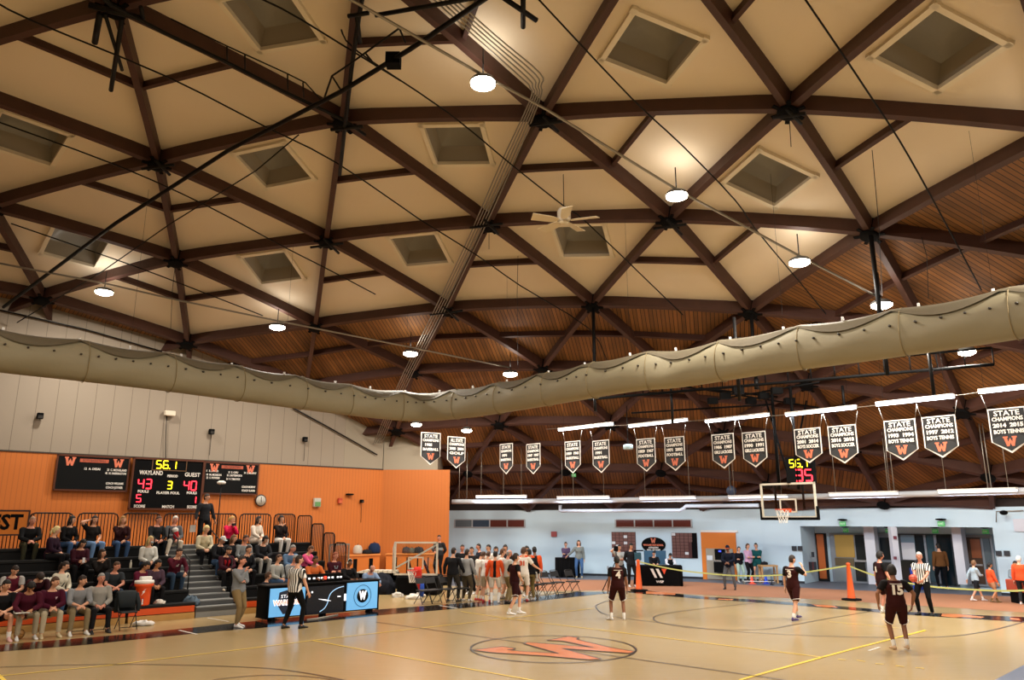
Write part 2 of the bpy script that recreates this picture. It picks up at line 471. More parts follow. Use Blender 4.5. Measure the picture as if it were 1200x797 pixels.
# ---- round wall
WALLW = mat('white_block_wall', 'c4dbe8', .6, noise=(1.2, .03))
def wang(px, py=640, R=RW):
    p = CY(px, py, R); return math.atan2(p.y - WC.y, p.x - WC.x)
ZW = 3.32
aL = wang(505); aR0 = wang(939.5); aR1 = wang(1166)
def wall_arc(name, a0, a1, z0, z1, m, R=RW, th=.3):
    n = max(2, int(abs(a1 - a0) / math.radians(3))); mb = MB(); vs = []
    for i in range(n + 1):
        a = a0 + (a1 - a0) * i / n; c, s = math.cos(a), math.sin(a)
        for r, z in ((R, z0), (R, z1), (R + th, z1), (R + th, z0)):
            vs.append((WC.x + r * c, WC.y + r * s, z))
    fs = []
    for i in range(n):
        a, b = 4 * i, 4 * i + 4
        for k in range(4): fs.append((a + k, b + k, b + (k + 1) % 4, a + (k + 1) % 4))
    fs += [(0, 1, 2, 3), (4*n + 3, 4*n + 2, 4*n + 1, 4*n)]
    mb.add(vs, fs)
    return struct(mb.build(name, m))
ZL = CY(1050, 617.3).z
wall_arc('wall_far', aL + .12, aR0, 0, ZW, WALLW)
wall_arc('wall_far_lintel', aR0, aR1, ZL, ZW, WALLW)
wall_arc('wall_right', aR1, -1.35, 0, ZW, WALLW)
wall_arc('wall_back', -1.35, -PI - .6, 0, ZW, mat('beige_block_wall', 'cfc3ad', .7))
wall_arc('baseboard_far', aL + .12, aR0, 0, .1, mat('dark_base', '20242c', .6), RW - .03, .03)
wall_arc('baseboard_right', aR1, aR1 - .35, 0, .1, mat('dark_base', '20242c', .6), RW - .03, .03)
wall_arc('wall_gap_shade', aL + .12, aR1 - .5, ZW - .02, ZW + .3, mat('dark_gap_shade', '241712', .8), RW + .05, .2)  # dark ring added to stand for the unlit gap above the wall
# door recess: side cheeks, back wall, ceiling
RB = RW + 2.0
wall_arc('wall_recess_back', aR0 - .0, aR1 - .06, 0, ZL + .3, WALLW, RB, .3)
mb = MB()
def rad(a, r, z=0): return Vector((WC.x + r * math.cos(a), WC.y + r * math.sin(a), z))
b0 = CY(957, 650, RB)
mb.prism([rad(aR0, RW), rad(aR0 + .004, RW + .02), rad(aR0 + .01, RB + .2), Vector((b0.x, b0.y, 0))], (0, 0, ZL + .3))
mb.prism([rad(aR1, RW), rad(aR1 - .006, RW), rad(aR1 - .06, RB + .2), rad(aR1 - .045, RB + .2)], (0, 0, ZL + .3))
mb.prism([rad(aR0, RW + .28), rad((aR0 + aR1) / 2, RW + .28), rad(aR1, RW + .28), rad(aR1 - .04, RB + .2), rad((aR0 + aR1) / 2, RB + .2), rad(aR0, RB + .2)], (0, 0, .1))
for v_i in range(len(mb.v) - 12, len(mb.v)):
    x, y, z = mb.v[v_i]; mb.v[v_i] = (x, y, z + ZL)
struct(mb.build('wall_recess_sides', WALLW))

# ---- dome: nodes of the timber lattice
AL, PH, BB, BM, BC = 0.111604, 0.795222, -0.069859, 0.111756, -0.14753
def slerp(a, b, t):
    w = math.acos(max(-1, min(1, a.dot(b))))
    return a if w < 1e-9 else (a * math.sin((1 - t) * w) + b * math.sin(t * w)) / math.sin(w)
SEEN = {(2,0,0):(637,133),(3,0,0):(785,253),(4,0,0):(880,362),(2,1,0):(185,186),(3,1,0):(207,302),(4,1,0):(220,399),
 (2,0,1):(402,138),(3,0,1):(573,259),(3,0,2):(383,278),(4,0,1):(695,354),(4,0,2):(525,360),(4,0,3):(370,379),
 (5,0,2):(637,429),(5,0,3):(485,433),(6,0,3):(586,494),(6,0,2):(716,494),(7,0,4):(549,551),(7,0,3):(663,549),
 (3,5,2):(925,122),(4,5,3):(1020,268),(4,1,1):(50,346)}
_nodes = {}
def norm_key(k, s, j):
    s += j // k if k else 0; j = j % k if k else 0
    return (k, s % 6 if k else 0, j)
def node(k, s, j):
    key = norm_key(k, s, j)
    if key in _nodes: return _nodes[key]
    k, s, j = key
    if key in SEEN:
        p = SPH(*SEEN[key])
    else:
        th = AL * k * (1 + BB * (k / 8) + BC * (k / 8) ** 2)
        def rd(s_):
            a = PH + s_ * PI / 3
            return Vector((math.sin(th) * math.cos(a), math.sin(th) * math.sin(a), math.cos(th)))
        v = slerp(rd(s), rd(s + 1), j / k) if k else Vector((0, 0, 1))
        if k:
            co = math.acos(v.z); az = math.atan2(v.y, v.x); co += (th - co) * BM
            v = Vector((math.sin(co) * math.cos(az), math.sin(co) * math.sin(az), math.cos(co)))
        p = DSC + v * DR
        if k == 8:
            d = Vector((p.x - WC.x, p.y - WC.y, 0)).normalized()
            p = Vector((WC.x, WC.y, 0)) + d * (RW + .02); p.z = ZW + .12
    _nodes[key] = p
    return p
def nrm(p): return (p - DSC).normalized()
BEAM = mat('dark_timber', '472a20', .6, noise=(2.5, .25))
BEAM2 = mat('dark_timber_purlin', '402218', .6)
INSUL = mat('cream_insulation_panel', 'ebdcc4', .8, noise=(.8, .035), bump=(1.5, .25, .05))
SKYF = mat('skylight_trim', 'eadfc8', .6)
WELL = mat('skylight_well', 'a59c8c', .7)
PANE = mat('skylight_dome', '8e8b85', .4, bump=(2.0, .4, .08))
def pix(p):
    d = p - EYEP; z = d.dot(_fw)
    if z < .5: return None
    return 600 + FPX * d.x / z, 398.5 - FPX * d.dot(_up) / z
def visible(*P, m=260):
    for p in P:
        if (p - CO).dot(ND) > VW + 1.5: continue
        q = pix(p)
        if q and -m < q[0] < 1200 + m and -m < q[1] < 640: return True
    return False
def beam(a, b, w, h, name, m, drop=0.0, pull=0.0):
    mb = MB(); n = 6; vs = []
    for i in range(n + 1):
        t = i / n
        p = slerp(nrm(a), nrm(b), t); r = ((a - DSC).length * (1 - t) + (b - DSC).length * t)
        c = DSC + p * (r - drop)
        d = (b - a).normalized(); X = d.cross(p).normalized()
        for sx, sz in ((-1,-1),(1,-1),(1,1),(-1,1)): vs.append(c + X * (sx * w / 2) + p * (sz * h / 2))
    fs = []
    for i in range(n):
        o = 4 * i
        for k in range(4): fs.append((o + k, o + (k+1) % 4, o + 4 + (k+1) % 4, o + 4 + k))
    fs += [(3,2,1,0), tuple(4*n + k for k in range(4))]
    mb.add(vs, fs)
    return struct(mb.build(name, m))
edges = set(); SHO = .26
def K(k, s, j): return norm_key(k, s, j)
decks = {}; ceil = MB(); skyn = 0
for k in range(8):
    for s in range(6):
        for j in range(k + 1):
            up = ((k, s, j), (k + 1, s, j), (k + 1, s, j + 1))
            tris = [('up', up)]
            if j < k or k == 0: pass
            if j < k: tris.append(('down', ((k, s, j), (k, s, j + 1), (k + 1, s, j + 1))))
            for kind, T in tris:
                P = [node(*t) for t in T]
                for a in range(3):
                    e = tuple(sorted((K(*T[a]), K(*T[(a + 1) % 3]))))
                    edges.add(e)
                Q = [p + nrm(p) * SHO for p in P]
                nn = nrm(sum(Q, Vector()) / 3)
                vis = visible(*P)
                if k >= 4:
                    if s not in decks: decks[s] = MB()
                    decks[s].prism(Q, nn * .1)
                elif kind == 'down' and k <= 3 and vis:
                    c = sum(Q, Vector()) / 3
                    X = (Q[1] - Q[0]).normalized(); n0 = (Q[1] - Q[0]).cross(Q[2] - Q[0]).normalized()
                    if n0.dot(nn) < 0: n0 = -n0
                    Y = n0.cross(X); c = c + (((Q[0]+Q[1])/2) - c) * .12
                    h = .89
                    sq = [c + X * (a * h) + Y * (b * h) for a, b in ((-1,-1),(1,-1),(1,1),(-1,1))]
                    ceil.prism(Q, nn * .1, 0, holes=[sq])
                    skyn += 1
                    root = bpy.data.objects.new('window_%d' % skyn, None); COL.objects.link(root); root.location = c
                    tag(root, kind='structure')
                    f = MB()
                    for a in range(4):
                        p, q = sq[a], sq[(a + 1) % 4]; d = (q - p).normalized()
                        f.bar(p - d * .09 - n0 * .04, q + d * .09 - n0 * .04, .13, .12, 0, up=n0)
                    f.build('frame', SKYF, root)
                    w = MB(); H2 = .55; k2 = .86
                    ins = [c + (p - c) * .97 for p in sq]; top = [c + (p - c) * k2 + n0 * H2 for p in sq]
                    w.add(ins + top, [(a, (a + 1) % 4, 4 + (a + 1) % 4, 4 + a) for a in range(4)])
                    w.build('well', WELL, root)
                    g = MB(); n_ = 8; vs = []
                    for a in range(n_ + 1):
                        for b in range(n_ + 1):
                            x, y = a / n_ * 2 - 1, b / n_ * 2 - 1
                            vs.append(c + X * (x * h * k2) + Y * (y * h * k2) + n0 * (H2 + .42 * (1 - x * x) ** .5 * (1 - y * y) ** .5))
                    g.add(vs, [(a*(n_+1)+b, (a+1)*(n_+1)+b, (a+1)*(n_+1)+b+1, a*(n_+1)+b+1) for a in range(n_) for b in range(n_)], 0, True)
                    g.build('dome_pane', PANE, root)
                else:
                    ceil.prism(Q, nn * .1)
                if vis and (kind == 'up' or k >= 4):
                    ap = P[0] if kind == 'up' else P[2]; o1, o2 = (P[1], P[2]) if kind == 'up' else (P[0], P[1])
                    m1, m2 = (ap + o1) / 2, (ap + o2) / 2
                    m1 = DSC + nrm(m1) * (DR + .02); m2 = DSC + nrm(m2) * (DR + .02)
                    beam(m1, m2, .11, .26, 'ceiling_purlin', BEAM2, -.06)
struct(ceil.build('ceiling', INSUL))
for s, mb in decks.items():
    a = PH + s * PI / 3 + PI / 6 + PI / 2
    DECK = stripes('wood_decking', '80552a', '24140a', 1 / .15, 0, .65, .84, nscale=1.2, vary=.6)
    R = Matrix.Rotation(-a, 4, 'Z')
    mb.v = [tuple(R @ Vector(p)) for p in mb.v]
    o = mb.build('ceiling_deck', DECK); o.rotation_euler = (0, 0, a); struct(o)
hub_nodes = set()
for a, b in edges:
    pa, pb = node(*a), node(*b)
    if a[0] == 8 and b[0] == 8: continue
    if visible(pa, pb):
        beam(pa, pb, .17, .44, 'ceiling_beam', BEAM)
        hub_nodes.add(a); hub_nodes.add(b)
random.seed(5)
for h in sorted(hub_nodes):
    p = node(*h)
    if h[0] in (0, 8) or (p - CO).dot(ND) > VW - .3: continue
    mb = MB(); n = nrm(p)
    mb.lathe(p, [(.2, -.32), (.26, -.3), (.26, -.24), (.19, -.2), (.19, .2), (.22, .22)], 12, 0, n)
    t = n.cross(Vector((0, 0, 1))); t = t.normalized() if t.length > .01 else Vector((1, 0, 0))
    b2 = n.cross(t)
    for q in range(6 if h[0] < 7 else 0):
        d = t * math.cos(q * PI / 3 + .3) + b2 * math.sin(q * PI / 3 + .3)
        mb.bar(p + d * .18 - n * .26, p + d * .42 - n * .25, .1, .03, 0, up=n)
    struct(mb.build('ceiling_hub', BLACKM))

# ================================================================== people
SKINS = {'light': 'd9a283', 'pale': 'e3b59b', 'tan': 'b9805a', 'brown': '8a5a3e', 'ruddy': 'd28f76'}
HAIRS = {'black': '17120f', 'dark': '2a1c14', 'brown': '4d3220', 'lightbrown': '7a5636', 'blond': 'c9a765', 'grey': '8f8c88', 'white': 'd8d4cc', 'red': '8a4626'}
def cloth(c): return mat('cloth_' + c, c, .85, noise=(9, .1), spec=.15)
EYE_M = mat('eye', '1d1512', .4); LIP = mat('lips', '9c5148', .6)
def v3(*a): return Vector(a)
def ik(a, b, l1, l2, hint):
    """middle joint of a two-bone limb from a to b; hint = direction it bends to. b is pulled in when out of reach"""
    d = b - a; L = d.length
    if L > (l1 + l2) * .995: b = a + d * ((l1 + l2) * .995 / L); d = b - a; L = d.length
    u = d / L; x = (l1 * l1 - l2 * l2 + L * L) / (2 * L); h = math.sqrt(max(0, l1 * l1 - x * x))
    hint = Vector(hint); hint = hint - u * hint.dot(u)
    hint = hint.normalized() if hint.length > 1e-6 else Vector((0, 1, 0))
    return a + u * x + hint * h, b
ARMS = {   # hand targets (x outward, y forward, z from the shoulder), elbow hint, palm
 'down': ((.08, .03, -.55), (.3, -1, 0)),
 'loose': ((.14, .10, -.50), (.4, -1, 0)),
 'lap': ((-.12, .24, -.36), (.8, -.4, -.5)),
 'clasp': ((-.165, .29, -.31), (1, -.1, -.5)),
 'knee': ((-.02, .34, -.36), (.9, -.3, -.5)),
 'chin': ((-.17, .17, .02), (.3, .5, -1)),
 'face': ((-.13, .16, .13), (.6, .5, -1)),
 'headback': ((-.03, .03, .24), (1, .2, .3)),
 'phone': ((-.15, .32, -.26), (.6, -.2, -1)),
 'hip': ((.02, .02, -.34), (1, -.35, 0)),
 'cross': ((-.26, .19, -.24), (.6, .1, -1)),
 'table': ((-.08, .42, -.26), (.8, -.1, -.5)),
 'behind': ((-.12, -.16, -.44), (.9, -.3, 0)),
 'ball': ((-.14, .30, -.33), (.8, -.3, -.6)),
 'reach': ((.05, .48, -.18), (.5, -.2, -1)),
 'walkf': ((.06, .24, -.46), (.3, -1, 0)),
 'walkb': ((.08, -.20, -.48), (.3, -1, 0)),
 'side': ((.34, .2, -.34), (.4, -.2, -1)),
 'wave': ((.02, .14, .24), (1, .1, -.3)),
 'up': ((-.04, .24, .06), (.6, 0, -1)),
}
def hand_mesh(mb, wrist, fdir, palm, s, side, mi, curl=.5):
    """palm, four unequal bent fingers and a thumb; returns nothing, adds to mb"""
    f = fdir.normalized(); pn = palm - f * palm.dot(f)
    pn = pn.normalized() if pn.length > 1e-4 else f.cross(Vector((0, 0, 1))).normalized()
    x = f.cross(pn).normalized() * side
    c = wrist + f * .045 * s
    mb.tube([wrist - f * .02 * s, wrist + f * .02 * s, wrist + f * .06 * s, wrist + f * .09 * s], [.024 * s, .034 * s, .040 * s, .036 * s], 8, mi, ry=[.02 * s, .017 * s, .016 * s, .013 * s], up=pn)
    for i, (off, L) in enumerate(((-.027, .072), (-.009, .082), (.010, .077), (.028, .060))):
        p = wrist + f * .082 * s - x * off * s
        pts = [p]; d = f.copy()
        for q, seg in enumerate((.42, .32, .26)):
            a = curl * (.7 + .25 * q)
            d = (d * math.cos(a) + pn * math.sin(a)).normalized()
            pn2 = pn
            pts.append(pts[-1] + d * (L * seg * s))
        mb.tube(pts, [.0092 * s, .0085 * s, .0078 * s, .006 * s], 6, mi)
    p = wrist + f * .025 * s + x * .030 * s
    d1 = (f * .6 + x * .8 + pn * .25).normalized(); d2 = (f * .9 + x * .2 + pn * .4).normalized()
    mb.tube([p, p + d1 * .034 * s, p + d1 * .034 * s + d2 * .030 * s], [.012 * s, .0105 * s, .007 * s], 6, mi)
def ellipse_tube(mb, pts, rx, ry, X, n=14):
    """loft of ellipses: rx along X, ry across"""
    vs = []; N = len(pts)
    for i, p in enumerate(pts):
        d = (pts[min(i+1, N-1)] - pts[max(i-1, 0)]).normalized()
        xx = (X - d * X.dot(d)).normalized(); yy = d.cross(xx)
        for k in range(n):
            a = 2 * PI * k / n; vs.append(p + xx * (math.cos(a) * rx[i]) + yy * (math.sin(a) * ry[i]))
    fs = [(i*n+k, i*n+(k+1) % n, (i+1)*n+(k+1) % n, (i+1)*n+k) for i in range(N-1) for k in range(n)]
    fs += [tuple(range(n-1, -1, -1)), tuple((N-1)*n+k for k in range(n))]
    mb.add(vs, fs, 0, True)
def seg_dist(V, a, b):
    a = np.array(a); b = np.array(b); d = b - a; L = d @ d
    t = np.clip(((V - a) @ d) / L, 0, 1)
    return np.linalg.norm(V - (a + t[:, None] * d), axis=1), ((V - a) @ d) / L
def person(label, base, yaw=0.0, H=1.75, sit=None, lean=0.0, turn=0.0, twist=0.0, side_lean=0.0, head=(0, 0), nod=0.0,
           arms=('down', 'down'), feet=None, skin='light', hair=('short', 'dark'), top=('2a2a2c', 'long'), legs=('26262a', 'long'),
           shoes='e8e6e2', socks=None, female=False, wide=1.07, crouch=0.0, group=None, extras=None, vox=None, name='person', undershirt=None):
    """base = ground point between the feet (standing) or point of the seat under the pelvis (sitting);
    yaw = world angle of the facing direction about z, 0 facing +Y; head=(turn, tilt)"""
    s = H / 1.75; S_ = s
    root = thing(name, label, 'person', base, yaw, group)
    P = {}
    hipw = .09 * wide; shw = (.165 if female else .185) * (1 + (wide - 1) * .6)
    if sit is None:
        pel = v3(0, 0, .93 - crouch)
    else: pel = v3(0, 0, .10)
    lr = Matrix.Rotation(-lean, 3, 'X') @ Matrix.Rotation(side_lean, 3, 'Y')
    tw = lr @ Matrix.Rotation(twist, 3, 'Z')
    chest = pel + lr @ v3(0, 0, .30); neck0 = pel + lr @ v3(0, .0, .52); 
    sh = [pel + tw @ v3(sd * shw, 0, .445) for sd in (-1, 1)]
    hl = Matrix.Rotation(head[0], 3, 'Z') @ Matrix.Rotation(-nod, 3, 'X') @ Matrix.Rotation(head[1], 3, 'Y')
    hlean = Matrix.Rotation(-lean * .55, 3, 'X')
    hm = hlean @ hl
    neck1 = neck0 + hlean @ v3(0, .015, .07)
    hc = neck1 + hm @ v3(0, .028, .105)
    hip = [pel + v3(sd * hipw, 0, -.02) for sd in (-1, 1)]
    if feet is None:
        if sit is None: feet = ((-.12, 0, 0), (.12, 0, 0))
        else: feet = ((-.17, .42, -sit), (.17, .42, -sit))
    ank, knee, fd = [], [], []
    for i in (0, 1):
        ft = feet[i]; a = v3(ft[0], ft[1], ft[2] / S_ + .085)
        hint = v3((-.25 if i == 0 else .25) if sit is None else (i * 2 - 1) * .12, 1, .25 if sit is None else .8)
        if len(ft) > 4: hint = Vector(ft[4])
        k, a = ik(hip[i], a, .44, .43, hint)
        ank.append(a); knee.append(k)
        fa = ft[3] if len(ft) > 3 else (.1 if i == 1 else -.1) * -1
        dz = ft[5] if len(ft) > 5 else 0.0
        fd.append(v3(-math.sin(fa), math.cos(fa), dz).normalized())
    wr, elb = [], []
    for i in (0, 1):
        spec = arms[i]
        if isinstance(spec, str):
            t, h = ARMS[spec]
        else: t, h = spec
        sg = -1 if i == 0 else 1
        rot = Matrix.Rotation(0, 3, 'Z') if sit is None and lean < .3 else Matrix.Identity(3)
        tgt = sh[i] + v3(sg * t[0], t[1], t[2]); hh = v3(sg * h[0], h[1], h[2])
        e, w = ik(sh[i], tgt, .285, .25, hh)
        wr.append(w); elb.append(e)
    # --- rough solid
    mb = MB(); X = tw @ v3(1, 0, 0); W = wide
    f = female
    ax = [pel + lr @ v3(0, 0, z) for z in (-.12, -.03, .06, .16, .26, .36, .44, .49, .53)]
    rx = [.10*W, .155*W, .162*W, (.125 if f else .142)*W, .140*W, (.155 if f else .17)*W, .155, .10, .06]
    ry = [.08*W, .112*W, .112*W, (.088 if f else .1)*W, .105*W, .118*W, .10, .07, .055]
    ellipse_tube(mb, ax, rx, ry, X)
    if f: 
        for sd in (-1, 1): mb.ball(pel + tw @ v3(sd * .07, .085, .32), (.06, .055, .06))
    mb.tube([neck0 - hlean @ v3(0, 0, .05), neck0 + v3(0, 0, .02), neck1, hc - hm @ v3(0, .01, .04)], [.062, .054, .052, .05], 10)
    for i in (0, 1):
        sg = i * 2 - 1
        mb.ball(sh[i] - X * (sg * .012) - v3(0, 0, .01), (.066, .062, .062), 10, 8)
        mb.tube([sh[i], sh[i].lerp(elb[i], .35), elb[i]], [.056 * (W*.5+.5), .050 * (W*.5+.5), .041], 10)
        mb.tube([elb[i], elb[i].lerp(wr[i], .3), wr[i]], [.041, .041, .026], 10)
        mb.ball(elb[i], .041, 8, 6)
        mb.tube([hip[i], hip[i].lerp(knee[i], .3), knee[i]], [.088 * W, .080 * W, .057], 12)
        mb.ball(knee[i], .057, 8, 6)
        mb.tube([knee[i], knee[i].lerp(ank[i], .35), ank[i]], [.053, .054, .036], 10)
        mb.tube([ank[i] + v3(0, 0, 0), ank[i] + fd[i] * .06 - v3(0, 0, .045), ank[i] + fd[i] * .15 - v3(0, 0, .06)], [.034, .034, .02], 8)
    # head: skull + jaw
    hv = []; n1, n2 = 16, 12
    tmp = MB(); tmp.ball((0, 0, 0), (.080, .099, .122), n1, n2)
    for p in tmp.v:
        x, y, z = p
        if z < 0:
            k = 1 + z / .118 * .33; x *= k
            y = y * (1 + z / .118 * .30) + (-z) * .16
        if y > 0 and z < .03: y *= .93
        hv.append(hc + hm @ v3(x, y, z))
    mb.add(hv, tmp.f, 0, True)
    vs = [Vector(p) * S_ for p in mb.v]
    me = bpy.data.meshes.new('tmp'); me.from_pydata([tuple(p) for p in vs], [], mb.f)
    ob = bpy.data.objects.new('tmp', me); COL.objects.link(ob)
    rm = ob.modifiers.new('r', 'REMESH'); rm.mode = 'VOXEL'; rm.voxel_size = vox or .02
    sm = ob.modifiers.new('s', 'SMOOTH'); sm.factor = .5; sm.iterations = 3
    dg = bpy.context.evaluated_depsgraph_get(); dg.update()
    m2 = bpy.data.meshes.new_from_object(ob.evaluated_get(dg))
    bpy.data.objects.remove(ob); bpy.data.meshes.remove(me)
    nv = len(m2.vertices); V = np.empty(nv * 3); m2.vertices.foreach_get('co', V); V = V.reshape(-1, 3)
    NN = np.empty(nv * 3); m2.vertices.foreach_get('normal', NN); NN = NN.reshape(-1, 3)
    F = [tuple(p.vertices) for p in m2.polygons]; bpy.data.meshes.remove(m2)
    # --- classify
    segs = [('torso', pel + lr @ v3(0,0,-.06), neck0 - lr @ v3(0, 0, .03), .14), ('neck', neck0, neck1, .05), ('head', neck1 + hm @ v3(0, 0, .05), hc + hm @ v3(0, 0, .05), .09)]
    for i in (0, 1):
        segs += [('ua%d' % i, sh[i], elb[i], .05), ('fa%d' % i, elb[i], wr[i], .04), ('th%d' % i, hip[i], knee[i], .085), ('sn%d' % i, knee[i], ank[i], .045), ('ft%d' % i, ank[i], ank[i] + fd[i] * .15 - v3(0, 0, .06), .03)]
    D = []; T = []
    for nm, a, b, r in segs:
        d, t = seg_dist(V, a * S_, b * S_); D.append(d / S_ - r); T.append(t)
    D = np.array(D); T = np.array(T); own = D.argmin(0); tt = T[own, np.arange(nv)]
    names = [q[0] for q in segs]; idx = {q: i for i, q in enumerate(names)}
    def sel(d):
        """d: {segment: (tmin, tmax)} -> vertex mask"""
        m = np.zeros(nv, bool)
        for k_, (a, b) in d.items():
            for nm, i in idx.items():
                if nm.startswith(k_): m |= (own == i) & (tt >= a) & (tt <= b)
        return m
    SK = mat('skin_' + skin, SKINS[skin], .55)
    body = MB(); body.add([tuple(p) for p in V], F, 0, True)
    for i in (0, 1):
        fdv = (wr[i] - elb[i]).normalized()
        inward = v3(-(i * 2 - 1), .15, -.2)
        if arms[i] in ('lap', 'knee', 'table', 'clasp'): inward = v3(-(i*2-1) * .3, -.2, -1); 
        hb = MB(); hand_mesh(hb, wr[i], fdv, inward, 1.0, 1 if i == 0 else -1, 0, .25 if arms[i] in ('down', 'loose', 'walkf', 'walkb') else .5)
        body.add([tuple(Vector(p) * S_) for p in hb.v], hb.f, 0, True)
    fb = MB()
    nose = [hc + hm @ v3(0, .088, .012), hc + hm @ v3(0, .108, -.028), hc + hm @ v3(0, .088, -.036)]
    fb.tube(nose, [.007, .015, .008], 6, 0)
    for sd in (-1, 1):
        fb.ball(hc + hm @ v3(sd * .076, -.004, -.008), (.012, .019, .03), 8, 6, 0, [hm @ v3(1,0,0), hm @ v3(0,1,0), hm @ v3(0,0,1)])
        fb.ball(hc + hm @ v3(sd * .031, .083, .010), (.014, .006, .007), 8, 6, 1, [hm @ v3(1,0,0), hm @ v3(0,1,0), hm @ v3(0,0,1)])
        fb.ball(hc + hm @ v3(sd * .032, .086, .028), (.017, .006, .004), 8, 4, 2, [hm @ v3(1,0,0), hm @ v3(0,1,0), hm @ v3(0,0,1)])
    fb.ball(hc + hm @ v3(0, .083, -.062), (.022, .008, .006), 8, 6, 3, [hm @ v3(1,0,0), hm @ v3(0,1,0), hm @ v3(0,0,1)])
    fo = len(body.v); body.v += [tuple(Vector(p) * S_) for p in fb.v]
    body.f += [tuple(i + fo for i in f_) for f_ in fb.f]; body.m += fb.m; body.sm += fb.sm
    HM = mat('hair_' + hair[1], HAIRS.get(hair[1], hair[1]), .7, bump=(60, .4))
    body.build('body', [SK, EYE_M, HM, LIP], root, local=True)
    # --- clothes
    def garment(nm, mask, off, m, extra=None, mats=None, matf=None):
        keep = [q for q in F if all(mask[i] for i in q)]
        if not keep: return None
        used = sorted({i for q in keep for i in q}); mp = {i: j for j, i in enumerate(used)}
        g = MB(); o_ = off * S_
        vv = [tuple(V[i] + NN[i] * o_) for i in used]
        g.add(vv, [tuple(mp[i] for i in q) for q in keep], 0, True)
        if matf: g.m = [matf(np.mean([V[i] for i in q], 0), q) for q in keep]
        # hem: close the rim back to the body
        from collections import Counter
        ec = Counter()
        for q in keep:
            for a in range(len(q)):
                e = (q[a], q[(a + 1) % len(q)]); ec[tuple(sorted(e))] += 1
        rim = [e for e, c_ in ec.items() if c_ == 1]
        for a, b in rim:
            A, B = V[a] + NN[a] * o_, V[b] + NN[b] * o_
            A2, B2 = V[a] - NN[a] * .004, V[b] - NN[b] * .004
            g.add([tuple(A), tuple(B), tuple(B2), tuple(A2)], [(0, 1, 2, 3)], 0, True)
        return g.build(nm, mats or m, root, local=True)
    tcol, tkind = top[0], top[1]
    sl = {'long': {'ua': (-9, 9), 'fa': (-9, .93)}, 'short': {'ua': (-9, .72)}, 'tank': {'ua': (-9, .08)}, 'mid': {'ua': (-9, 9), 'fa': (-9, .35)}}[tkind]
    shirt = sel({'torso': (-.02 if sit is None else .0, 1.0), **sl}) | sel({'th': (-9, .06 if sit is None else -.02)})
    shirt &= ~((np.abs(V[:, 0] / S_ - neck0.x) < .065) & (V[:, 2] / S_ > neck0.z + .005))
    sleeve = top[2] if len(top) > 2 else None
    mats_ = [cloth(tcol)]; mf = None
    stripe_fn = None
    if sleeve == 'ref':
        mats_ = [stripes('referee_stripes', 'f0eeea', '141414', 1 / .062, 0, .8, .5)]
    elif sleeve == 'stripe':       # dark panel down the back and front
        mats_ = [cloth(tcol), cloth('151515')]
        mf = lambda c_, q: 1 if abs(c_[0]) < .045 and names[own[q[0]]] == 'torso' else 0
    elif sleeve:
        mats_ = [cloth(tcol), cloth(sleeve)]
        mf = lambda c_, q: 1 if names[own[q[0]]][:2] in ('ua', 'fa') else 0
    st = garment('shirt' if tkind in ('short', 'tank') else 'top', shirt, .022, None, mats=mats_, matf=mf)
    lcol, lkind = legs[0], legs[1]
    ll = {'long': {'th': (-9, 9), 'sn': (-9, .97)}, 'shorts': {'th': (-9, .92)}, 'short': {'th': (-9, .55)}}[lkind]
    tr = sel({'torso': (-9, .14), **ll})
    garment('trousers' if lkind == 'long' else 'shorts', tr, .013 if lkind == 'long' else .02, cloth(lcol))
    if socks:
        for i in (0, 1): garment('sock', sel({'sn%d' % i: (.72 if socks != 'tall' else .35, 9)}), .007, cloth('e8e6e2' if socks in ('w', 'tall') else socks))
    # shoes
    SM = mat('shoe_' + shoes, shoes, .5)
    for i in (0, 1):
        sb = MB(); a = ank[i] * S_; d = fd[i]; 
        dn = v3(0, 0, -1) - d * v3(0, 0, -1).dot(d); dn = dn.normalized(); sx = d.cross(dn).normalized()
        heel = a - d * .055 * S_; L = .27 * S_
        pts = []; vs_ = []
        prof = [(0, .030, .085, .03), (.04, .037, .10, .0), (.10, .037, .105, 0), (.15, .042, .068, 0), (.21, .046, .05, 0), (.25, .040, .038, 0), (.275, .02, .03, .0)]
        n_ = 10
        for y, w_, h_, _ in prof:
            for k in range(n_):
                an = 2 * PI * k / n_; xx = math.cos(an) * w_ * (1.0 if math.sin(an) < 0 else .85); zz = (math.sin(an) * .5 + .5) * h_
                vs_.append(heel + d * (y * S_) + sx * (xx * S_) + dn * ((.085 - zz) * S_))
        N_ = len(prof)
        sb.add(vs_, [(q*n_+k, q*n_+(k+1) % n_, (q+1)*n_+(k+1) % n_, (q+1)*n_+k) for q in range(N_-1) for k in range(n_)] + [tuple(range(n_-1,-1,-1)), tuple((N_-1)*n_+k for k in range(n_))], 0, True)
        sb.build('shoe', SM, root, local=True)
    # hair
    hk = hair[0]
    if hk != 'bald':
        hb = MB(); t2 = MB(); t2.ball((0, 0, 0), (.087, .107, .130), 18, 14)
        lim = {'short': .0, 'buzz': .02, 'long': -.03, 'bun': -.01, 'curly': -.02, 'fringe': -.0, 'cap': 0, 'hood': -.1, 'mop': -.02}.get(hk, 0)
        keepf = []
        grow = {'curly': 1.14, 'mop': 1.1, 'buzz': .97, 'hood': 1.15}.get(hk, 1.0)
        vv = []
        random.seed(hash(label) % 1000 if False else len(label))
        for x, y, z in t2.v:
            r_ = grow * (1 + (random.uniform(-.035, .035) if hk in ('curly', 'mop', 'short') else 0))
            zz = z * r_ + .004
            vv.append(hc + hm @ v3(x * r_, y * r_ * .98 - .004, zz))
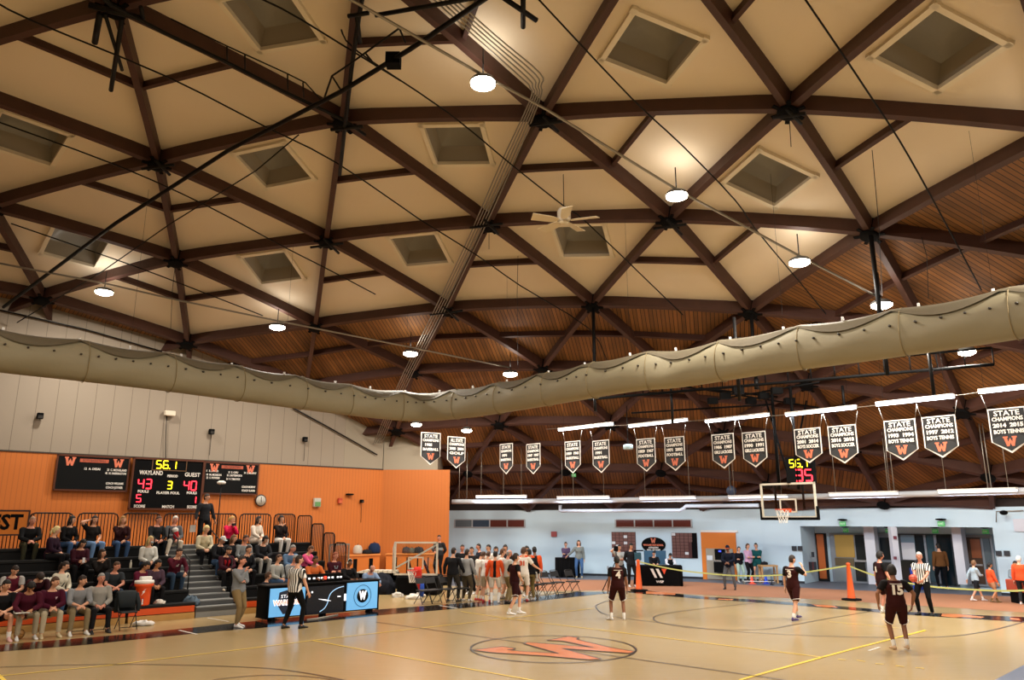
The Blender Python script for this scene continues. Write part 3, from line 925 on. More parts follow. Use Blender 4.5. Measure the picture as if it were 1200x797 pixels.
        for q in t2.f:
            c_ = [sum(t2.v[i][k] for i in q) / len(q) for k in range(3)]
            front = c_[1] > .035
            lo = (.066 if hk not in ('mop',) else .045) if front else (lim - (.07 if c_[1] < -.03 else 0))
            if hk == 'fringe' and c_[2] > .05: continue
            if hk == 'fringe' and front: continue
            if not front and c_[1] > -.02 and hk in ('short', 'buzz', 'fringe', 'cap'): lo = .03
            if c_[2] > lo: keepf.append(q)
        hb.add(vv, keepf, 0, True)
        if hk in ('long', 'hood'):
            b0 = [hc + hm @ v3(0, -.045, .06), hc + hm @ v3(0, -.07, -.05), hc + v3(0, 0, 0) + hm @ v3(0, -.075, -.13), hc + hm @ v3(0, -.07, -.12) + lr @ v3(0, -.03, -.14)]
            ellipse_tube(hb, b0, [.075, .088, .09, .06], [.04, .042, .04, .02], hm @ v3(1, 0, 0), 12)
            for sd in (-1, 1):
                hb.tube([hc + hm @ v3(sd * .07, .02, .05), hc + hm @ v3(sd * .085, .015, -.05), hc + hm @ v3(sd * .085, .0, -.15)], [.02, .026, .014], 8)
        if hk == 'bun':
            hb.ball(hc + hm @ v3(0, -.10, .03), (.04, .04, .04), 10, 8)
            hb.tube([hc + hm @ v3(0, -.10, .02), hc + hm @ v3(0, -.14, -.06), hc + hm @ v3(0, -.12, -.14)], [.03, .026, .01], 8)
        hb.v = [tuple(Vector(p) * S_) for p in hb.v]
        ho = hb.build('hair', HM, root, local=True)
        if hk == 'hood': pass
        so = ho.modifiers.new('thickness', 'SOLIDIFY'); so.thickness = .012; so.offset = -1
    if extras:
        extras(dict(root=root, pel=pel*S_, hc=hc*S_, hm=hm, lr=lr, tw=tw, wr=[w*S_ for w in wr], elb=[e*S_ for e in elb], sh=[q*S_ for q in sh], s=S_, chest=chest*S_, knee=[k*S_ for k in knee], X=X))
    return root
def cap_on(c1, c2=None):
    def fn(k):
        mb = MB(); hc, hm, s = k['hc'], k['hm'], k['s']
        t = MB(); t.ball((0, 0, 0), (.09*s, .108*s, .128*s), 16, 12)
        vv = [hc + hm @ (v3(*p) + v3(0, -.002, .012)) for p in t.v]
        kf = [q for q in t.f if sum(t.v[i][2] for i in q) / len(q) > .03 * s]
        mb.add(vv, kf, 0, True)
        o = hc + hm @ v3(0, .09*s, .05*s)
        X, Y, Z = hm @ v3(1,0,0), hm @ v3(0,1,0), hm @ v3(0,0,1)
        pl = [o + X * (math.cos(a) * .075 * s) + Y * (math.sin(a) * .075 * s) for a in [PI * i / 8 for i in range(9)]]
        mb.prism(pl, Z * -.008, 1)
        mb.build('cap', [cloth(c1), cloth(c2 or c1)], k['root'], local=True)
    return fn
def number_on(txt, col='efe9df', size=.24, back=True, line=None):
    def fn(k):
        s = k['s']; tw = k['tw']; Z = tw @ v3(0, 0, 1); sg = -1 if back else 1
        X = tw @ v3(-sg, 0, 0) * -1 if False else tw @ v3(1 if back else -1, 0, 0)
        o = k['pel'] + tw @ v3(0, sg * .142 * s, .30 * s)
        mb = MB(); put_text(mb, txt, size * s, o, X, Z, 0, extrude=.012, bold=.012)
        mb.build('number', mat('number_' + col, col, .6), k['root'], local=True)
        if line:
            lb = MB(); a = k['pel'] + tw @ v3(-.12 * s, sg * .118 * s, .43 * s); b = k['pel'] + tw @ v3(.12 * s, sg * .118 * s, .43 * s)
            lb.bar(a, b, .03, .012, 0); lb.build('shoulder_stripe', mat('number_' + col, col, .6), k['root'], local=True)
    return fn
def chest_mark(col='e8e2d8', size=.09, x=0.0, z=.33):
    def fn(k):
        s = k['s']; tw = k['tw']; mb = MB(); Z = tw @ v3(0, 0, 1); o = k['pel'] + tw @ v3(x, .128 * s, z * s)
        put_text(mb, 'W', size * s, o, tw @ v3(-1, 0, 0), Z, 0, extrude=.012, bold=.006)
        mb.build('emblem', mat('number_' + col, col, .6), k['root'], local=True)
    return fn
def both(*fs):
    def fn(k):
        for f_ in fs: f_(k)
    return fn

def shorts_trim(k):
    """pale curved piping round the lower edge of the shorts"""
    s = k['s']
    for i in (0, 1):
        sg = i * 2 - 1; h = k['pel'] + Vector((sg * .09 * s, 0, -.02 * s)); kn = k['knee'][i]; d = (kn - h).normalized()
        X = Vector((1, 0, 0)); X = (X - d * X.dot(d)).normalized(); Y = d.cross(X)
        pts = []
        for q in range(9):
            a = math.radians(-110 + 220 * q / 8) + (0 if sg > 0 else PI); t_ = .78 - .16 * abs(q - 4) / 4 * -1 * .6
            pts.append(h.lerp(kn, t_) + (X * math.cos(a) + Y * math.sin(a)) * (.112 * s))
        mb = MB(); mb.tube(pts, .009 * s, 5); mb.build('shorts_piping', mat('piping', 'd8d0c8', .6), k['root'], local=True)

# ================================================================== things overhead
def path_tube(name, label, cat, pts, r, m, group=None, n=8):
    mb = MB(); mb.tube(pts, r, n)
    p0 = Vector(pts[0]); 
    o = mb.build(name, m)
    return tag(o, label, cat, group)
def sph_path(px, off, k=3):
    P = [SPH(x, y, off) for x, y in px]
    return smooth_path(P, k) if len(P) > 2 else [P[0].lerp(P[-1], i / 8) for i in range(9)]

# divider curtain rolled up under the roof
ZC = 7.1
cpx = [(-160, 386), (-80, 398), (0, 410.5), (100, 423), (200, 436.5), (300, 452), (400, 467), (460, 474.5), (505, 476), (560, 470), (634, 457), (739, 437), (800, 430.5), (900, 413), (1000, 398), (1100, 382), (1200, 364.5), (1330, 340)]
cp = [G(x, y, ZC) for x, y in cpx]
cpath = smooth_path(cp, 10)
acc = [0]
for i in range(1, len(cpath)): acc.append(acc[-1] + (cpath[i] - cpath[i-1]).length)
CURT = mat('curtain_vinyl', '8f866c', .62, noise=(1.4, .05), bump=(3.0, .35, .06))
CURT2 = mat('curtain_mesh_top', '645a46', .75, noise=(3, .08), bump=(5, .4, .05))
curtain = thing('divider_curtain', 'long beige divider curtain rolled up into a tube under the roof beams', 'curtain', cpath[len(cpath)//2])
nb = 20; vs = []; rr = .52
for i, p in enumerate(cpath):
    d = (cpath[min(i+1, len(cpath)-1)] - cpath[max(i-1, 0)]).normalized(); X = Vector((0, 0, 1)).cross(d).normalized()
    ph = (acc[i] % 2.3) / 2.3; sag = math.sin(ph * PI) * .075
    for k in range(nb):
        a = 2 * PI * k / nb; ca, sa = math.cos(a), math.sin(a)
        z = sa * (rr + .06) * (1 if sa < 0 else .93) - (sag * max(0, sa) ** 2)
        w = ca * rr * (.72 - .12 * sa) * (1 + .05 * math.sin(ph * 2 * PI + k))
        vs.append(p + X * w + Vector((0, 0, z)))
N = len(cpath); lo = MB(); hi = MB()
fl_, fh_ = [], []
for i in range(N - 1):
    for k in range(nb):
        f = (i*nb+k, i*nb+(k+1) % nb, (i+1)*nb+(k+1) % nb, (i+1)*nb+k)
        ph = ((acc[i]) % 2.3) / 2.3
        fl_.append(f)
lo.add(vs, fl_, 0, True)
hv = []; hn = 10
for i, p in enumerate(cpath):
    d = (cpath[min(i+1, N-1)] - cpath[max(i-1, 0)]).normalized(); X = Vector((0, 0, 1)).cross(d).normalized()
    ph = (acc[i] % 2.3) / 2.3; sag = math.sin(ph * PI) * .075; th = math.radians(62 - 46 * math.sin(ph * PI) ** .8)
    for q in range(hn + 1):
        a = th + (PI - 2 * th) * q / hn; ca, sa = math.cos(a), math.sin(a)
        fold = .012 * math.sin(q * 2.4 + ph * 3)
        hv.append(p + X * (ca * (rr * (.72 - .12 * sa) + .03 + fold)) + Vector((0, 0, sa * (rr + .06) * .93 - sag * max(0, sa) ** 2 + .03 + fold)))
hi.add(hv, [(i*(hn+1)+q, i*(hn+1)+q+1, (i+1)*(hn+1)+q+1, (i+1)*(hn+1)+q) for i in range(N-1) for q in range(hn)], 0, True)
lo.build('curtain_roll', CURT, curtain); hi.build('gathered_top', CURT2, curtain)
q = 0.0; i = 0
EYELET = mat('eyelet', '2c241a', .5)
ne = 0
for i in range(1, N):
    if acc[i] - q > .42:
        q = acc[i]; p = cpath[i]
        pp = pix(p)
        if pp is None or not (-60 < pp[0] < 1260): continue
        d = (cpath[min(i+1, N-1)] - cpath[i-1]).normalized(); X = Vector((0, 0, 1)).cross(d).normalized()
        if X.dot(EYEP - p) < 0: X = -X
        c = p + X * (rr * .705) + Vector((0, 0, .10))
        mb = MB(); mb.lathe(c - X * .03, [(.028, 0), (.028, .07)], 8, 0, X); mb.build('eyelet', EYELET, curtain); ne += 1
        if ne % 3 == 0:
            t = p + Vector((0, 0, rr * .86)); top_ = Vector((t.x, t.y, min(dome_z(t.x, t.y) - .1, t.z + 5)))
            mb = MB(); mb.tube([t, t + Vector((0, 0, .16))], .035, 6); mb.build('clip', WHITE, curtain)
            
            if ne % 9 == 0: mb = MB(); mb.tube([t + Vector((0, 0, .1)), top_], .004, 4); mb.build('hanging_wire', DKMETAL, curtain)
for i in range(1, N):
    if int(acc[i] / 2.3) != int(acc[i-1] / 2.3):
        mb = MB(); d = (cpath[min(i+1, N-1)] - cpath[i-1]).normalized(); X = Vector((0, 0, 1)).cross(d).normalized()
        pts = [cpath[i] + X * (math.cos(a) * (rr * (.74 - .12 * math.sin(a)))) + Vector((0, 0, math.sin(a) * (rr + .08) * (1 if math.sin(a) < 0 else .94))) for a in [2 * PI * k / 24 for k in range(25)]]
        mb.tube(pts, .012, 5); mb.build('strap', mat('strap', '8d7c58', .7), curtain)

# lamps
GLOW = mat('lamp_glass', 'ffffff', .4, emit='fff3dc', estr=34.0)
lamp_px = [(566, 97, 'ceiling lamp glowing brightest, above the square skylight beside the bundled conduits', 1.1), (793, 229, 'ceiling lamp between the fan and the diamond-shaped skylight', 1.0),
 (937, 307, 'ceiling lamp at the edge of the cream panels, right of the diamond-shaped skylight', 1.0), (1033, 357, 'ceiling lamp hanging just above the right half of the rolled curtain', 1.1),
 (325, 383, 'ceiling lamp low over the cream panels, near the black scoreboard side', .9), (122, 342, 'ceiling lamp near the beige wall, closest to the left edge', .9),
 (481, 414, 'ceiling lamp hung in front of the bundled conduits', 1.0), (598, 438, 'ceiling lamp touching the top of the rolled curtain in its middle', 1.0),
 (488, 497, 'small ceiling lamp just under the lowest bend of the curtain', .8), (547, 504, 'small ceiling lamp beside the golf banner', .8), (1133, 412, 'ceiling lamp on the wooden deck below the right half of the curtain', 1.2)]
def lamp_light(p, w, upw, r=.3, warm=(1, .92, .81)):
    for k, (e, rot) in enumerate(((w, 0), (upw, PI))):
        if e <= 0: continue
        l = bpy.data.lights.new('lamp_light', 'AREA'); l.shape = 'DISK'; l.size = r * 2; l.energy = e; l.color = warm; l.spread = PI
        o = bpy.data.objects.new('lamp_light', l); o.rotation_euler = (rot, 0, 0)
        o.location = p + Vector((0, 0, -.14 if k == 0 else .3)); COL.objects.link(o)
for x, y, lab, off in lamp_px:
    p = SPH(x, y, off)
    if y > 490 or x == 1133: sc_ = .8
    else: sc_ = 1.0
    t = thing('ceiling_lamp', lab, 'lamp', p, 0, 'high bay lamps under the roof')
    r = .31 * sc_
    mb = MB(); mb.lathe(p, [(r * .35, .16), (r * .85, .1), (r * 1.02, .03), (r, .0)], 20); mb.build('housing', mat('lamp_housing', '6a6a68', .4, .6), t)
    mb = MB(); mb.lathe(p, [(r * .96, .0), (r * .93, -.06), (r * .6, -.11), (.01, -.12)], 20); mb.build('lens', GLOW, t)
    mb = MB(); mb.tube([p + Vector((0, 0, .14)), Vector((p.x, p.y, dome_z(p.x, p.y) - .2))], .018, 6); mb.build('stem', DKMETAL, t)
    pw = .2 if 490 < y < 510 else 1.0
    lamp_light(p, LAMP_W * sc_ * pw, LAMP_UP * sc_ * pw, r)
# lamps of the same hall outside the picture
for x, y in ((12, 14), (20, 22), (2, 10), (-8, 6), (4, 1), (14, 4), (-2, -6), (-14, -2), (-16, 12), (10, -8)):
    lamp_light(Vector((x, y, dome_z(x, y) - 1.2)), LAMP_W, LAMP_UP, .26)

# pipe runs carrying the lamps
path_tube('lamp_pipe', 'grey pipe running diagonally past the brightest lamp to the curtain', 'pipe', [SPH(x, y, .95) for x, y in ((330, -45), (430, 10), (566, 88), (640, 128), (793, 222), (937, 300), (1033, 350))], .035, GREYM)
path_tube('lamp_pipe', 'grey pipe along the beige wall side to the lamp on the curtain', 'pipe', [SPH(x, y, .85) for x, y in ((-30, 303), (122, 332), (200, 350), (325, 376), (481, 407), (598, 431))], .035, GREYM)
# sprinkler pipes
spr = [([(-10, -1), (37, 24), (196, 90), (308, 147), (393, 190), (490, 256)], 'from the upper left corner across the N-shaped beams'),
 ([(-10, 140), (140, 195), (244, 242), (330, 288), (385, 316), (440, 345)], 'passing under the far left skylight'),
 ([(400, 35), (420, 61), (525, 132), (603, 196), (664, 244), (691, 264), (800, 369)], 'passing in front of the ceiling fan'),
 ([(630, -2), (740, 115), (800, 171), (861, 234), (885, 268), (935, 328), (968, 368)], 'passing the lamp by the diamond skylight'),
 ([(940, -6), (985, 60), (1015, 105), (1053, 163), (1091, 230), (1150, 340)], 'passing the largest diamond skylight'),
 ([(13, 262), (152, 310), (244, 345), (308, 370)], 'above the lamp nearest the beige wall'),
 ([(490, 256), (560, 300), (610, 335), (690, 385), (712, 425)], 'crossing the deck left of the hanging black post'),
 ([(262, -20), (330, 10), (400, 52), (470, 95)], 'over the topmost skylight')]
for pxs, w in spr:
    path_tube('sprinkler_pipe', 'thin black sprinkler pipe ' + w.replace('N-shaped', 'dark'), 'pipe', sph_path(pxs, .55), .022, BLACK, 'sprinkler pipes under the roof', 6)
# bundle of five conduits
for i in range(5):
    d = i * 5.2
    pxs = [(500 + d, -8 - d * .2), (560 + d, 46 - d * .2), (612 + d, 92 - d * .3), (621 + d * .62, 103 - d * .1), (620 + d * .55, 120), (583 + d * .72, 200), (544 + d * .62, 290), (497 + d * .6, 388), (466 + d * .5, 452), (438 + d * .45, 520)]
    path_tube('conduit', 'thin grey electrical conduit in the bundle of five bent past the roof hub', 'conduit', sph_path(pxs, .48, 4), .02, GREYM, 'bundle of five conduits', 6)
# black wall wire / pipe on the side wall
path_tube('wall_pipe', 'thin dark pipe rising along the beige wall under the roof edge', 'pipe', [PV(x, y, VW - .08) for x, y in ((-20, 359), (60, 377), (100, 386), (190, 412))], .03, DKMETAL)
path_tube('wall_pipe', 'dark sloping pipe on the beige wall right of the curtain end', 'pipe', [PV(x, y, VW - .08) for x, y in ((343, 478), (380, 498), (442, 533))], .035, DKMETAL)

# backboard hoist frames near the roof
def frame_bar(mb, a, b, r, off=.75, n=8): mb.tube([SPH(*a, off), SPH(*b, off)], r, n)
t = thing('backboard_hoist', 'black pipe hoist crossing the upper left ceiling diagonally', 'hoist', SPH(402, 105, .75))
mb = MB(); P_ = [SPH(x, y, .75) for x, y in ((4, 360), (135, 262), (268, 176), (402, 106), (480, 58), (563, 2), (620, -36))]; mb.tube(P_, .06, 8); mb.build('main_pipe', BLACK, t)
mb = MB(); mb.tube([SPH(x, y, .8) for x, y in ((20, 378), (120, 318), (200, 262), (300, 200), (350, 158))], .02, 6); mb.build('stay_rod', BLACK, t)
for pts in (((380, 115), (389, 89), (410, 75), (468, 33)), ((389, 89), (399, 105)), ((428, 62), (440, 77)), ((468, 33), (475, 50))):
    mb = MB(); mb.tube([SPH(x, y, .7) for x, y in pts], .025, 6); mb.build('strut', BLACK, t)
mb = MB(); p = SPH(461, 71, .75); mb.box(p, (.34, .3, .3)); mb.build('gearbox', BLACKM, t)
t = thing('backboard_hoist', 'black ladder-like rail along the beam right of the top left hub', 'hoist', SPH(260, 65, .6))
mb = MB(); mb.tube([SPH(x, y, .62) for x, y in ((90, -30), (130, 6), (200, 42), (260, 70), (330, 106), (402, 140), (428, 158))], .05, 8); mb.build('rail', BLACK, t)
mb = MB(); mb.tube([SPH(x, y, .55) for x, y in ((200, 22), (266, 54), (336, 86), (358, 97), (376, 117))], .018, 6); mb.build('upper_rod', BLACK, t)
for a, b in (((266, 54), (266, 73)), ((287, 64), (287, 84)), ((337, 87), (337, 106)), ((355, 97), (356, 114))):
    mb = MB(); frame_bar(mb, a, b, .02, .6); mb.build('rung', BLACK, t)
t = thing('backboard_hoist', 'black track running down to the hub left of the bundled conduits', 'hoist', SPH(410, 80, .6))
mb = MB(); mb.tube([SPH(x, y, .66) for x, y in ((428, -20), (421, 16), (412, 80), (404, 150), (398, 205))], .055, 8); mb.build('track', BLACK, t)
for a, b in (((408, 19), (432, 15)), ((418, 18), (422, 50)), ((388, 152), (425, 148)), ((440, 18), (565, -4))):
    mb = MB(); frame_bar(mb, a, b, .05, .7); mb.build('cross_pipe', BLACK, t)
t = thing('pipe_hanger', 'cluster of black pipe stubs hanging from the top left hub', 'bracket', SPH(130, 14, .4))
for a, b, r in (((117, 16), (111, 50), .07), ((143, 22), (130, 106), .055), ((123, 16), (143, 82), .045), ((104, 6), (168, 22), .07), ((165, 8), (168, 24), .05)):
    mb = MB(); frame_bar(mb, a, b, r, .5); mb.build('pipe_stub', BLACK, t)
t = thing('pipe_hanger', 'black crossed pipe stubs hanging at the top middle edge', 'bracket', SPH(613, 5, .4))
for a, b, r in (((588, -4), (629, 24), .055), ((613, -6), (613, 32), .055)):
    mb = MB(); frame_bar(mb, a, b, r, .9); mb.build('pipe_stub', BLACK, t)
# short pipe tees on the hubs
for (x, y), lab in (((640, 145), 'beside the bundled conduits under the top middle hub'), ((570, 265), 'on the hub left of the ceiling fan'), ((785, 266), 'on the hub under the lamp right of the fan'), ((925, 136), 'on the hub nearest the largest skylight'),
      ((523, 367), 'on the hub where the conduits reach the wooden deck'), ((185, 196), 'on the hub below the far left skylight'), ((383, 288), 'on the hub under the long black track')):
    t = thing('pipe_tee', 'black pipe tee clamped ' + lab, 'bracket', SPH(x, y, .45), 0, 'pipe tees on the roof hubs')
    for a, b in (((x - 19, y + 2), (x + 19, y - 3)), ((x - 3, y - 8), (x + 14, y + 9))):
        mb = MB(); mb.tube([SPH(*a, .5), SPH(*b, .5)], .045, 8); mb.build('pipe', BLACK, t)

# ceiling fan
fc = SPH(661, 258, 1.5)
t = thing('ceiling_fan', 'white ceiling fan with five blades hanging below a skylight', 'fan', fc)
mb = MB(); mb.lathe(fc, [(.03, .42), (.15, .36), (.2, .28), (.2, .02), (.16, -.03), (.13, -.06)], 20); mb.build('motor', mat('fan_enamel', 'd9cfbf', .35), t)
mb = MB(); mb.tube([fc + Vector((0, 0, .32)), Vector((fc.x, fc.y, dome_z(fc.x, fc.y) - .1))], .012, 6); mb.build('downrod', BLACK, t)
mb = MB(); mb.lathe(fc, [(.14, -.06), (.17, -.08), (.07, -.13), (.01, -.135)], 12); mb.build('hub_cap', mat('fan_cream', 'e3d4b2', .5), t)
for i in range(5):
    a = -PI / 2 + i * 2 * PI / 5 + .02
    d = Vector((math.cos(a), math.sin(a), 0)); x_ = Vector((-math.sin(a), math.cos(a), 0)); zt = Vector((0, 0, 1)); xx = (x_ * .97 + zt * .22).normalized(); nn_ = d.cross(xx)
    mb = MB(); pl = [fc + d * .19 - xx * .08, fc + d * .4 - xx * .14, fc + d * .98 - xx * .165, fc + d * 1.03 + xx * .165, fc + d * .4 + xx * .14, fc + d * .19 + xx * .08]
    mb.prism([p - Vector((0, 0, .03)) for p in pl], nn_ * .018); mb.build('blade', mat('fan_cream', 'e3d4b2', .5), t)

# hanging posts and the truss over the far basket
TZ = 7.25
ta, tb = G(690, 468, TZ), G(1165, 427, TZ)
truss = thing('backboard_truss', 'long black steel truss hanging above the far basket', 'truss', (ta + tb) / 2)
mb = MB(); mb.tube([ta, tb], .05, 8); mb.build('bottom_chord', BLACKM, truss)
mb = MB(); mb.tube([ta + Vector((0, 0, .5)), tb + Vector((0, 0, .5))], .035, 8); mb.build('top_chord', BLACKM, truss)
n = 18
for i in range(n + 1):
    p = ta.lerp(tb, i / n); mb = MB(); mb.tube([p, p + Vector((0, 0, .5))], .022, 6); mb.build('web', BLACKM, truss)
ta2, tb2 = G(740, 484, 6.9), G(905, 474, 6.9)
for a, b, r in ((ta2, tb2, .035), (G(820, 455, 7.6), G(935, 468, 7.6), .04), (G(830, 470, 7.3), G(960, 448, 7.3), .03), (G(795, 452, 7.8), G(960, 478, 7.0), .03)):
    mb = MB(); mb.tube([a, b], r, 8); mb.build('brace', BLACKM, truss)
for i in range(7):
    p = G(835 + i * 15, 470 - (i % 3) * 6, 7.1); mb = MB(); mb.box(p, (.35, .25, .22)); mb.build('pulley_block', BLACKM, truss)
for (x, y), ex, lab in (((695, 358), 0, 'left of the far basket, between two deck beams'), ((880, 364), 0, 'behind the curtain beside the edge of the cream panels'), ((1020, 272), 0, 'above the lamp on the right half of the curtain')):
    p = SPH(x, y, .2); mb = MB(); q = Vector((p.x, p.y, TZ - .1))
    t = thing('hanging_post', 'thick black post ' + lab, 'post', q, 0, 'black posts carrying the truss')
    mb.tube([p, q], .065, 10); mb.build('post', BLACK, t)
    mb = MB(); mb.tube([q, q + Vector((0, 0, .35))], .085, 10); mb.build('sleeve', BLACK, t)
for (x, y0, y1), lab in (((697, 462, 482), 'nearest the basketball banners'), ((786, 448, 496), 'above the football banner light'), ((1036, 402, 440), 'just under the curtain'), ((1087, 404, 463), 'over the tennis banner light'), ((987, 452, 480), 'over the soccer banner light'), ((860, 420, 470), 'over the lacrosse banners')):
    k_ = G(x, (y0 + y1) / 2, 6.9); a = AY(x, y0 if x != 860 else 372, k_.y); b = AY(x, y1, k_.y); b = Vector((a.x, a.y, b.z))
    mb = MB(); mb.tube([a, b], .05, 8); tag(mb.build('hanging_pipe', BLACK), 'short black hanging pipe ' + lab, 'pipe', 'hanging pipes under the truss')

# ---- far basket
bb = AY(923.5, 586.5, 26.1)
bkt = thing('basketball_hoop', 'glass backboard with orange rim hanging before the white wall', 'basketball hoop', bb)
X = ND.copy() * -1; Z = Vector((0, 0, 1)); Fd = -SD
def frame_rect(mb, c, X, Z, w, h, t, d, N_):
    mb.bar(c - X * (w/2) + Z * (h/2 - t/2), c + X * (w/2) + Z * (h/2 - t/2), d, t, 0, up=Z)
    mb.bar(c - X * (w/2) - Z * (h/2 - t/2), c + X * (w/2) - Z * (h/2 - t/2), d, t, 0, up=Z)
    mb.bar(c - X * (w/2 - t/2) - Z * (h/2), c - X * (w/2 - t/2) + Z * (h/2), t, d, 0, up=N_)
    mb.bar(c + X * (w/2 - t/2) - Z * (h/2), c + X * (w/2 - t/2) + Z * (h/2), t, d, 0, up=N_)
GLASS = bpy.data.materials.new('clear_glass'); GLASS.use_nodes = True
_g = GLASS.node_tree; _g.nodes.clear()
_o = _g.nodes.new('ShaderNodeOutputMaterial'); _t = _g.nodes.new('ShaderNodeBsdfTransparent'); _s = _g.nodes.new('ShaderNodeBsdfGlossy'); _mx = _g.nodes.new('ShaderNodeMixShader')
_s.inputs['Roughness'].default_value = .05; _t.inputs[0].default_value = (.93, .95, .94, 1); _mx.inputs[0].default_value = .07
_g.links.new(_t.outputs[0], _mx.inputs[1]); _g.links.new(_s.outputs[0], _mx.inputs[2]); _g.links.new(_mx.outputs[0], _o.inputs[0])
def hoop(root, bb, X, Fd, w=1.98, h=1.16, pad=True, rimz=-.30, rimc='d8502a'):
    mb = MB(); frame_rect(mb, bb, X, Z, w, h, .065, .05, Fd); mb.build('frame', mat('backboard_frame', 'd9d4c6', .4), root)
    mb = MB(); mb.box(bb, (w - .1, .012, h - .1), 0, (X, Fd, Z)); mb.build('glass', GLASS, root)
    mb = MB(); c = bb + Fd * .02 - Z * .17; 
    frame_rect(mb, c, X, Z, .61, .46, .05, .012, Fd); mb.build('target_square', mat('backboard_frame', 'd9d4c6', .4), root)
    if pad:
        mb = MB(); mb.bar(bb - X * (w/2 + .03) - Z * (h/2 + .02), bb + X * (w/2 + .03) - Z * (h/2 + .02), .1, .09, 0, up=Z)
        for sg in (-1, 1): mb.bar(bb + X * (sg * (w/2 + .02)) - Z * (h/2 + .05), bb + X * (sg * (w/2 + .02)) - Z * (h/2 - .38), .06, .1, 0, up=Fd)
        mb.build('edge_padding', BLACKM, root)
    rc = bb + Fd * .42 + Z * (rimz)
    mb = MB(); mb.tube([rc + Vector((math.cos(a), math.sin(a), 0)) * .23 for a in [2 * PI * i / 20 for i in range(21)]], .016, 6, cap=False)
    mb.box(bb + Fd * .1 + Z * (rimz - .03), (.2, .2, .12), 0, (X, Fd, Z)); mb.build('rim', mat('rim_' + rimc, rimc, .4), root)
    nt = MB(); nk = 10; rows = [(.22, 0), (.19, -.12), (.155, -.25), (.135, -.36), (.125, -.44)]
    for k in range(nk):
        for sg in (-1, 1):
            pts = [rc + Vector((math.cos((k + sg * i * .5) * 2 * PI / nk), math.sin((k + sg * i * .5) * 2 * PI / nk), 0)) * r_ + Z * z_ for i, (r_, z_) in enumerate(rows)]
            nt.tube(pts, .008, 4, cap=False)
    nt.build('net', WHITEL, root)
    return rc
hoop(bkt, bb, X, Fd)
for sg in (-1, 1):
    a = bb + X * (sg * .35) - Fd * .12 + Z * .35; mb = MB(); mb.tube([a, Vector((a.x, a.y, TZ))], .055, 8); mb.build('support_pipe', BLACKM, bkt)
    mb = MB(); mb.tube([bb + X * (sg * .5) - Fd * .1 - Z * .3, bb + X * (sg * .5) - Fd * .1 + Z * .5], .04, 8); mb.build('bracket_pipe', BLACKM, bkt)
for a, b in ((bb - Fd * .1 + Z * .5 + X * .1, G(897, 468, 7.1)), (bb - Fd * .1 + Z * .45, G(945, 470, 7.1))):
    mb = MB(); mb.tube([a, b], .035, 8); mb.build('brace', BLACKM, bkt)
scl = AY(938.5, 551, 25.9)
t = thing('shot_clock', 'black shot clock reading 56.1 and 35 above the glass backboard', 'shot clock', scl)
Xc, Yc_, Fc = Vector((.94, -.34, 0)).normalized(), Z, Vector((-.34, -.94, 0)).normalized()
mb = MB(); mb.box(scl, (.94, .12, .86), 0, (Xc, Fc, Z)); mb.build('housing', BLACKM, t)
REDL = mat('red_led', 'ff2030', .5, emit='ff2a38', estr=4.5); YELL = mat('yellow_led', 'ffe020', .5, emit='ffe21e', estr=3.5)
mb = MB(); o = scl + Fc * .065 - Xc * .34 + Z * .1
for ch, dx in (('5', 0), ('6', .2), ('1', .42)): seg_digit(mb, ch, o + Xc * dx, Xc, Z, .13, .25)
mb.box(o + Xc * .38, (.05, .01, .05), 0, (Xc, Fc, Z)); mb.build('game_time', YELL, t)
mb = MB(); o = scl + Fc * .065 - Xc * .18 - Z * .36
for ch, dx in (('3', 0), ('5', .3)): seg_digit(mb, ch, o + Xc * dx, Xc, Z, .21, .37)
mb.build('shot_time', REDL, t)

# ---- banners and the tube lights they hang from
BP0 = AY(671, 520, 33.5)
def BPt(x, y): return PL(x, y, BP0, SD)
BX = ND * -1
TUBE = mat('tube_light', 'ffffff', .4, emit='eef4ff', estr=TUBE_W)
labs = ['nearest the basketball banners', 'above the football banners', 'above the lacrosse banners', 'above the soccer banners', 'above the two tennis banners left of the last light', 'above the last tennis banner at the right edge']
for (a, b), lb in zip((((655, 502), (718, 499)), ((737.5, 498), (805, 494)), ((827, 492.5), (901, 488)), ((921, 486), (1003, 478)), ((1027, 475), (1118, 464)), ((1147, 460), (1214, 452))), labs):
    A, B = BPt(*a), BPt(*b); z = (A.z + B.z) / 2; A.z = B.z = z
    t = thing('tube_light', 'long white tube light ' + lb, 'lamp', (A + B) / 2, 0, 'tube lights over the banners')
    mb = MB(); mb.bar(A + Z * .06, B + Z * .06, .16, .05, 0, up=Z); mb.build('fixture_body', WHITE, t)
    mb = MB(); mb.tube([A - Z * .0, A.lerp(B, .495)], .05, 8); mb.tube([A.lerp(B, .505), B], .05, 8); mb.build('tube', TUBE, t)
    l = bpy.data.lights.new('lamp_light', 'AREA'); l.shape = 'RECTANGLE'; l.size = (B - A).length; l.size_y = .12; l.energy = BANNER_LAMP; l.color = (.9, .95, 1)
    o = bpy.data.objects.new('lamp_light', l); o.location = (A + B) / 2 - Z * .08; o.rotation_euler = (0, 0, math.atan2((B - A).y, (B - A).x)); COL.objects.link(o)
    for e in (.1, .9):
        p = A.lerp(B, e); mb = MB(); mb.tube([p + Z * .08, Vector((p.x, p.y, dome_z(p.x, p.y) - .1))], .006, 4); mb.build('hanging_wire', DKMETAL, t)
path_tube('banner_cable', 'thin taut cable strung between the tube lights over the banners', 'cable', [BPt(x, y) for x, y in ((640, 503), (728, 498.5), (816, 493), (911, 487), (1015, 476.5), (1132, 462), (1260, 444))], .012, GREYM)
BAN = mat('banner_cloth', '1d1b1c', .8); BANO = mat('banner_oval', '2e2f31', .8); BTXT = mat('banner_white', 'ece6de', .7)
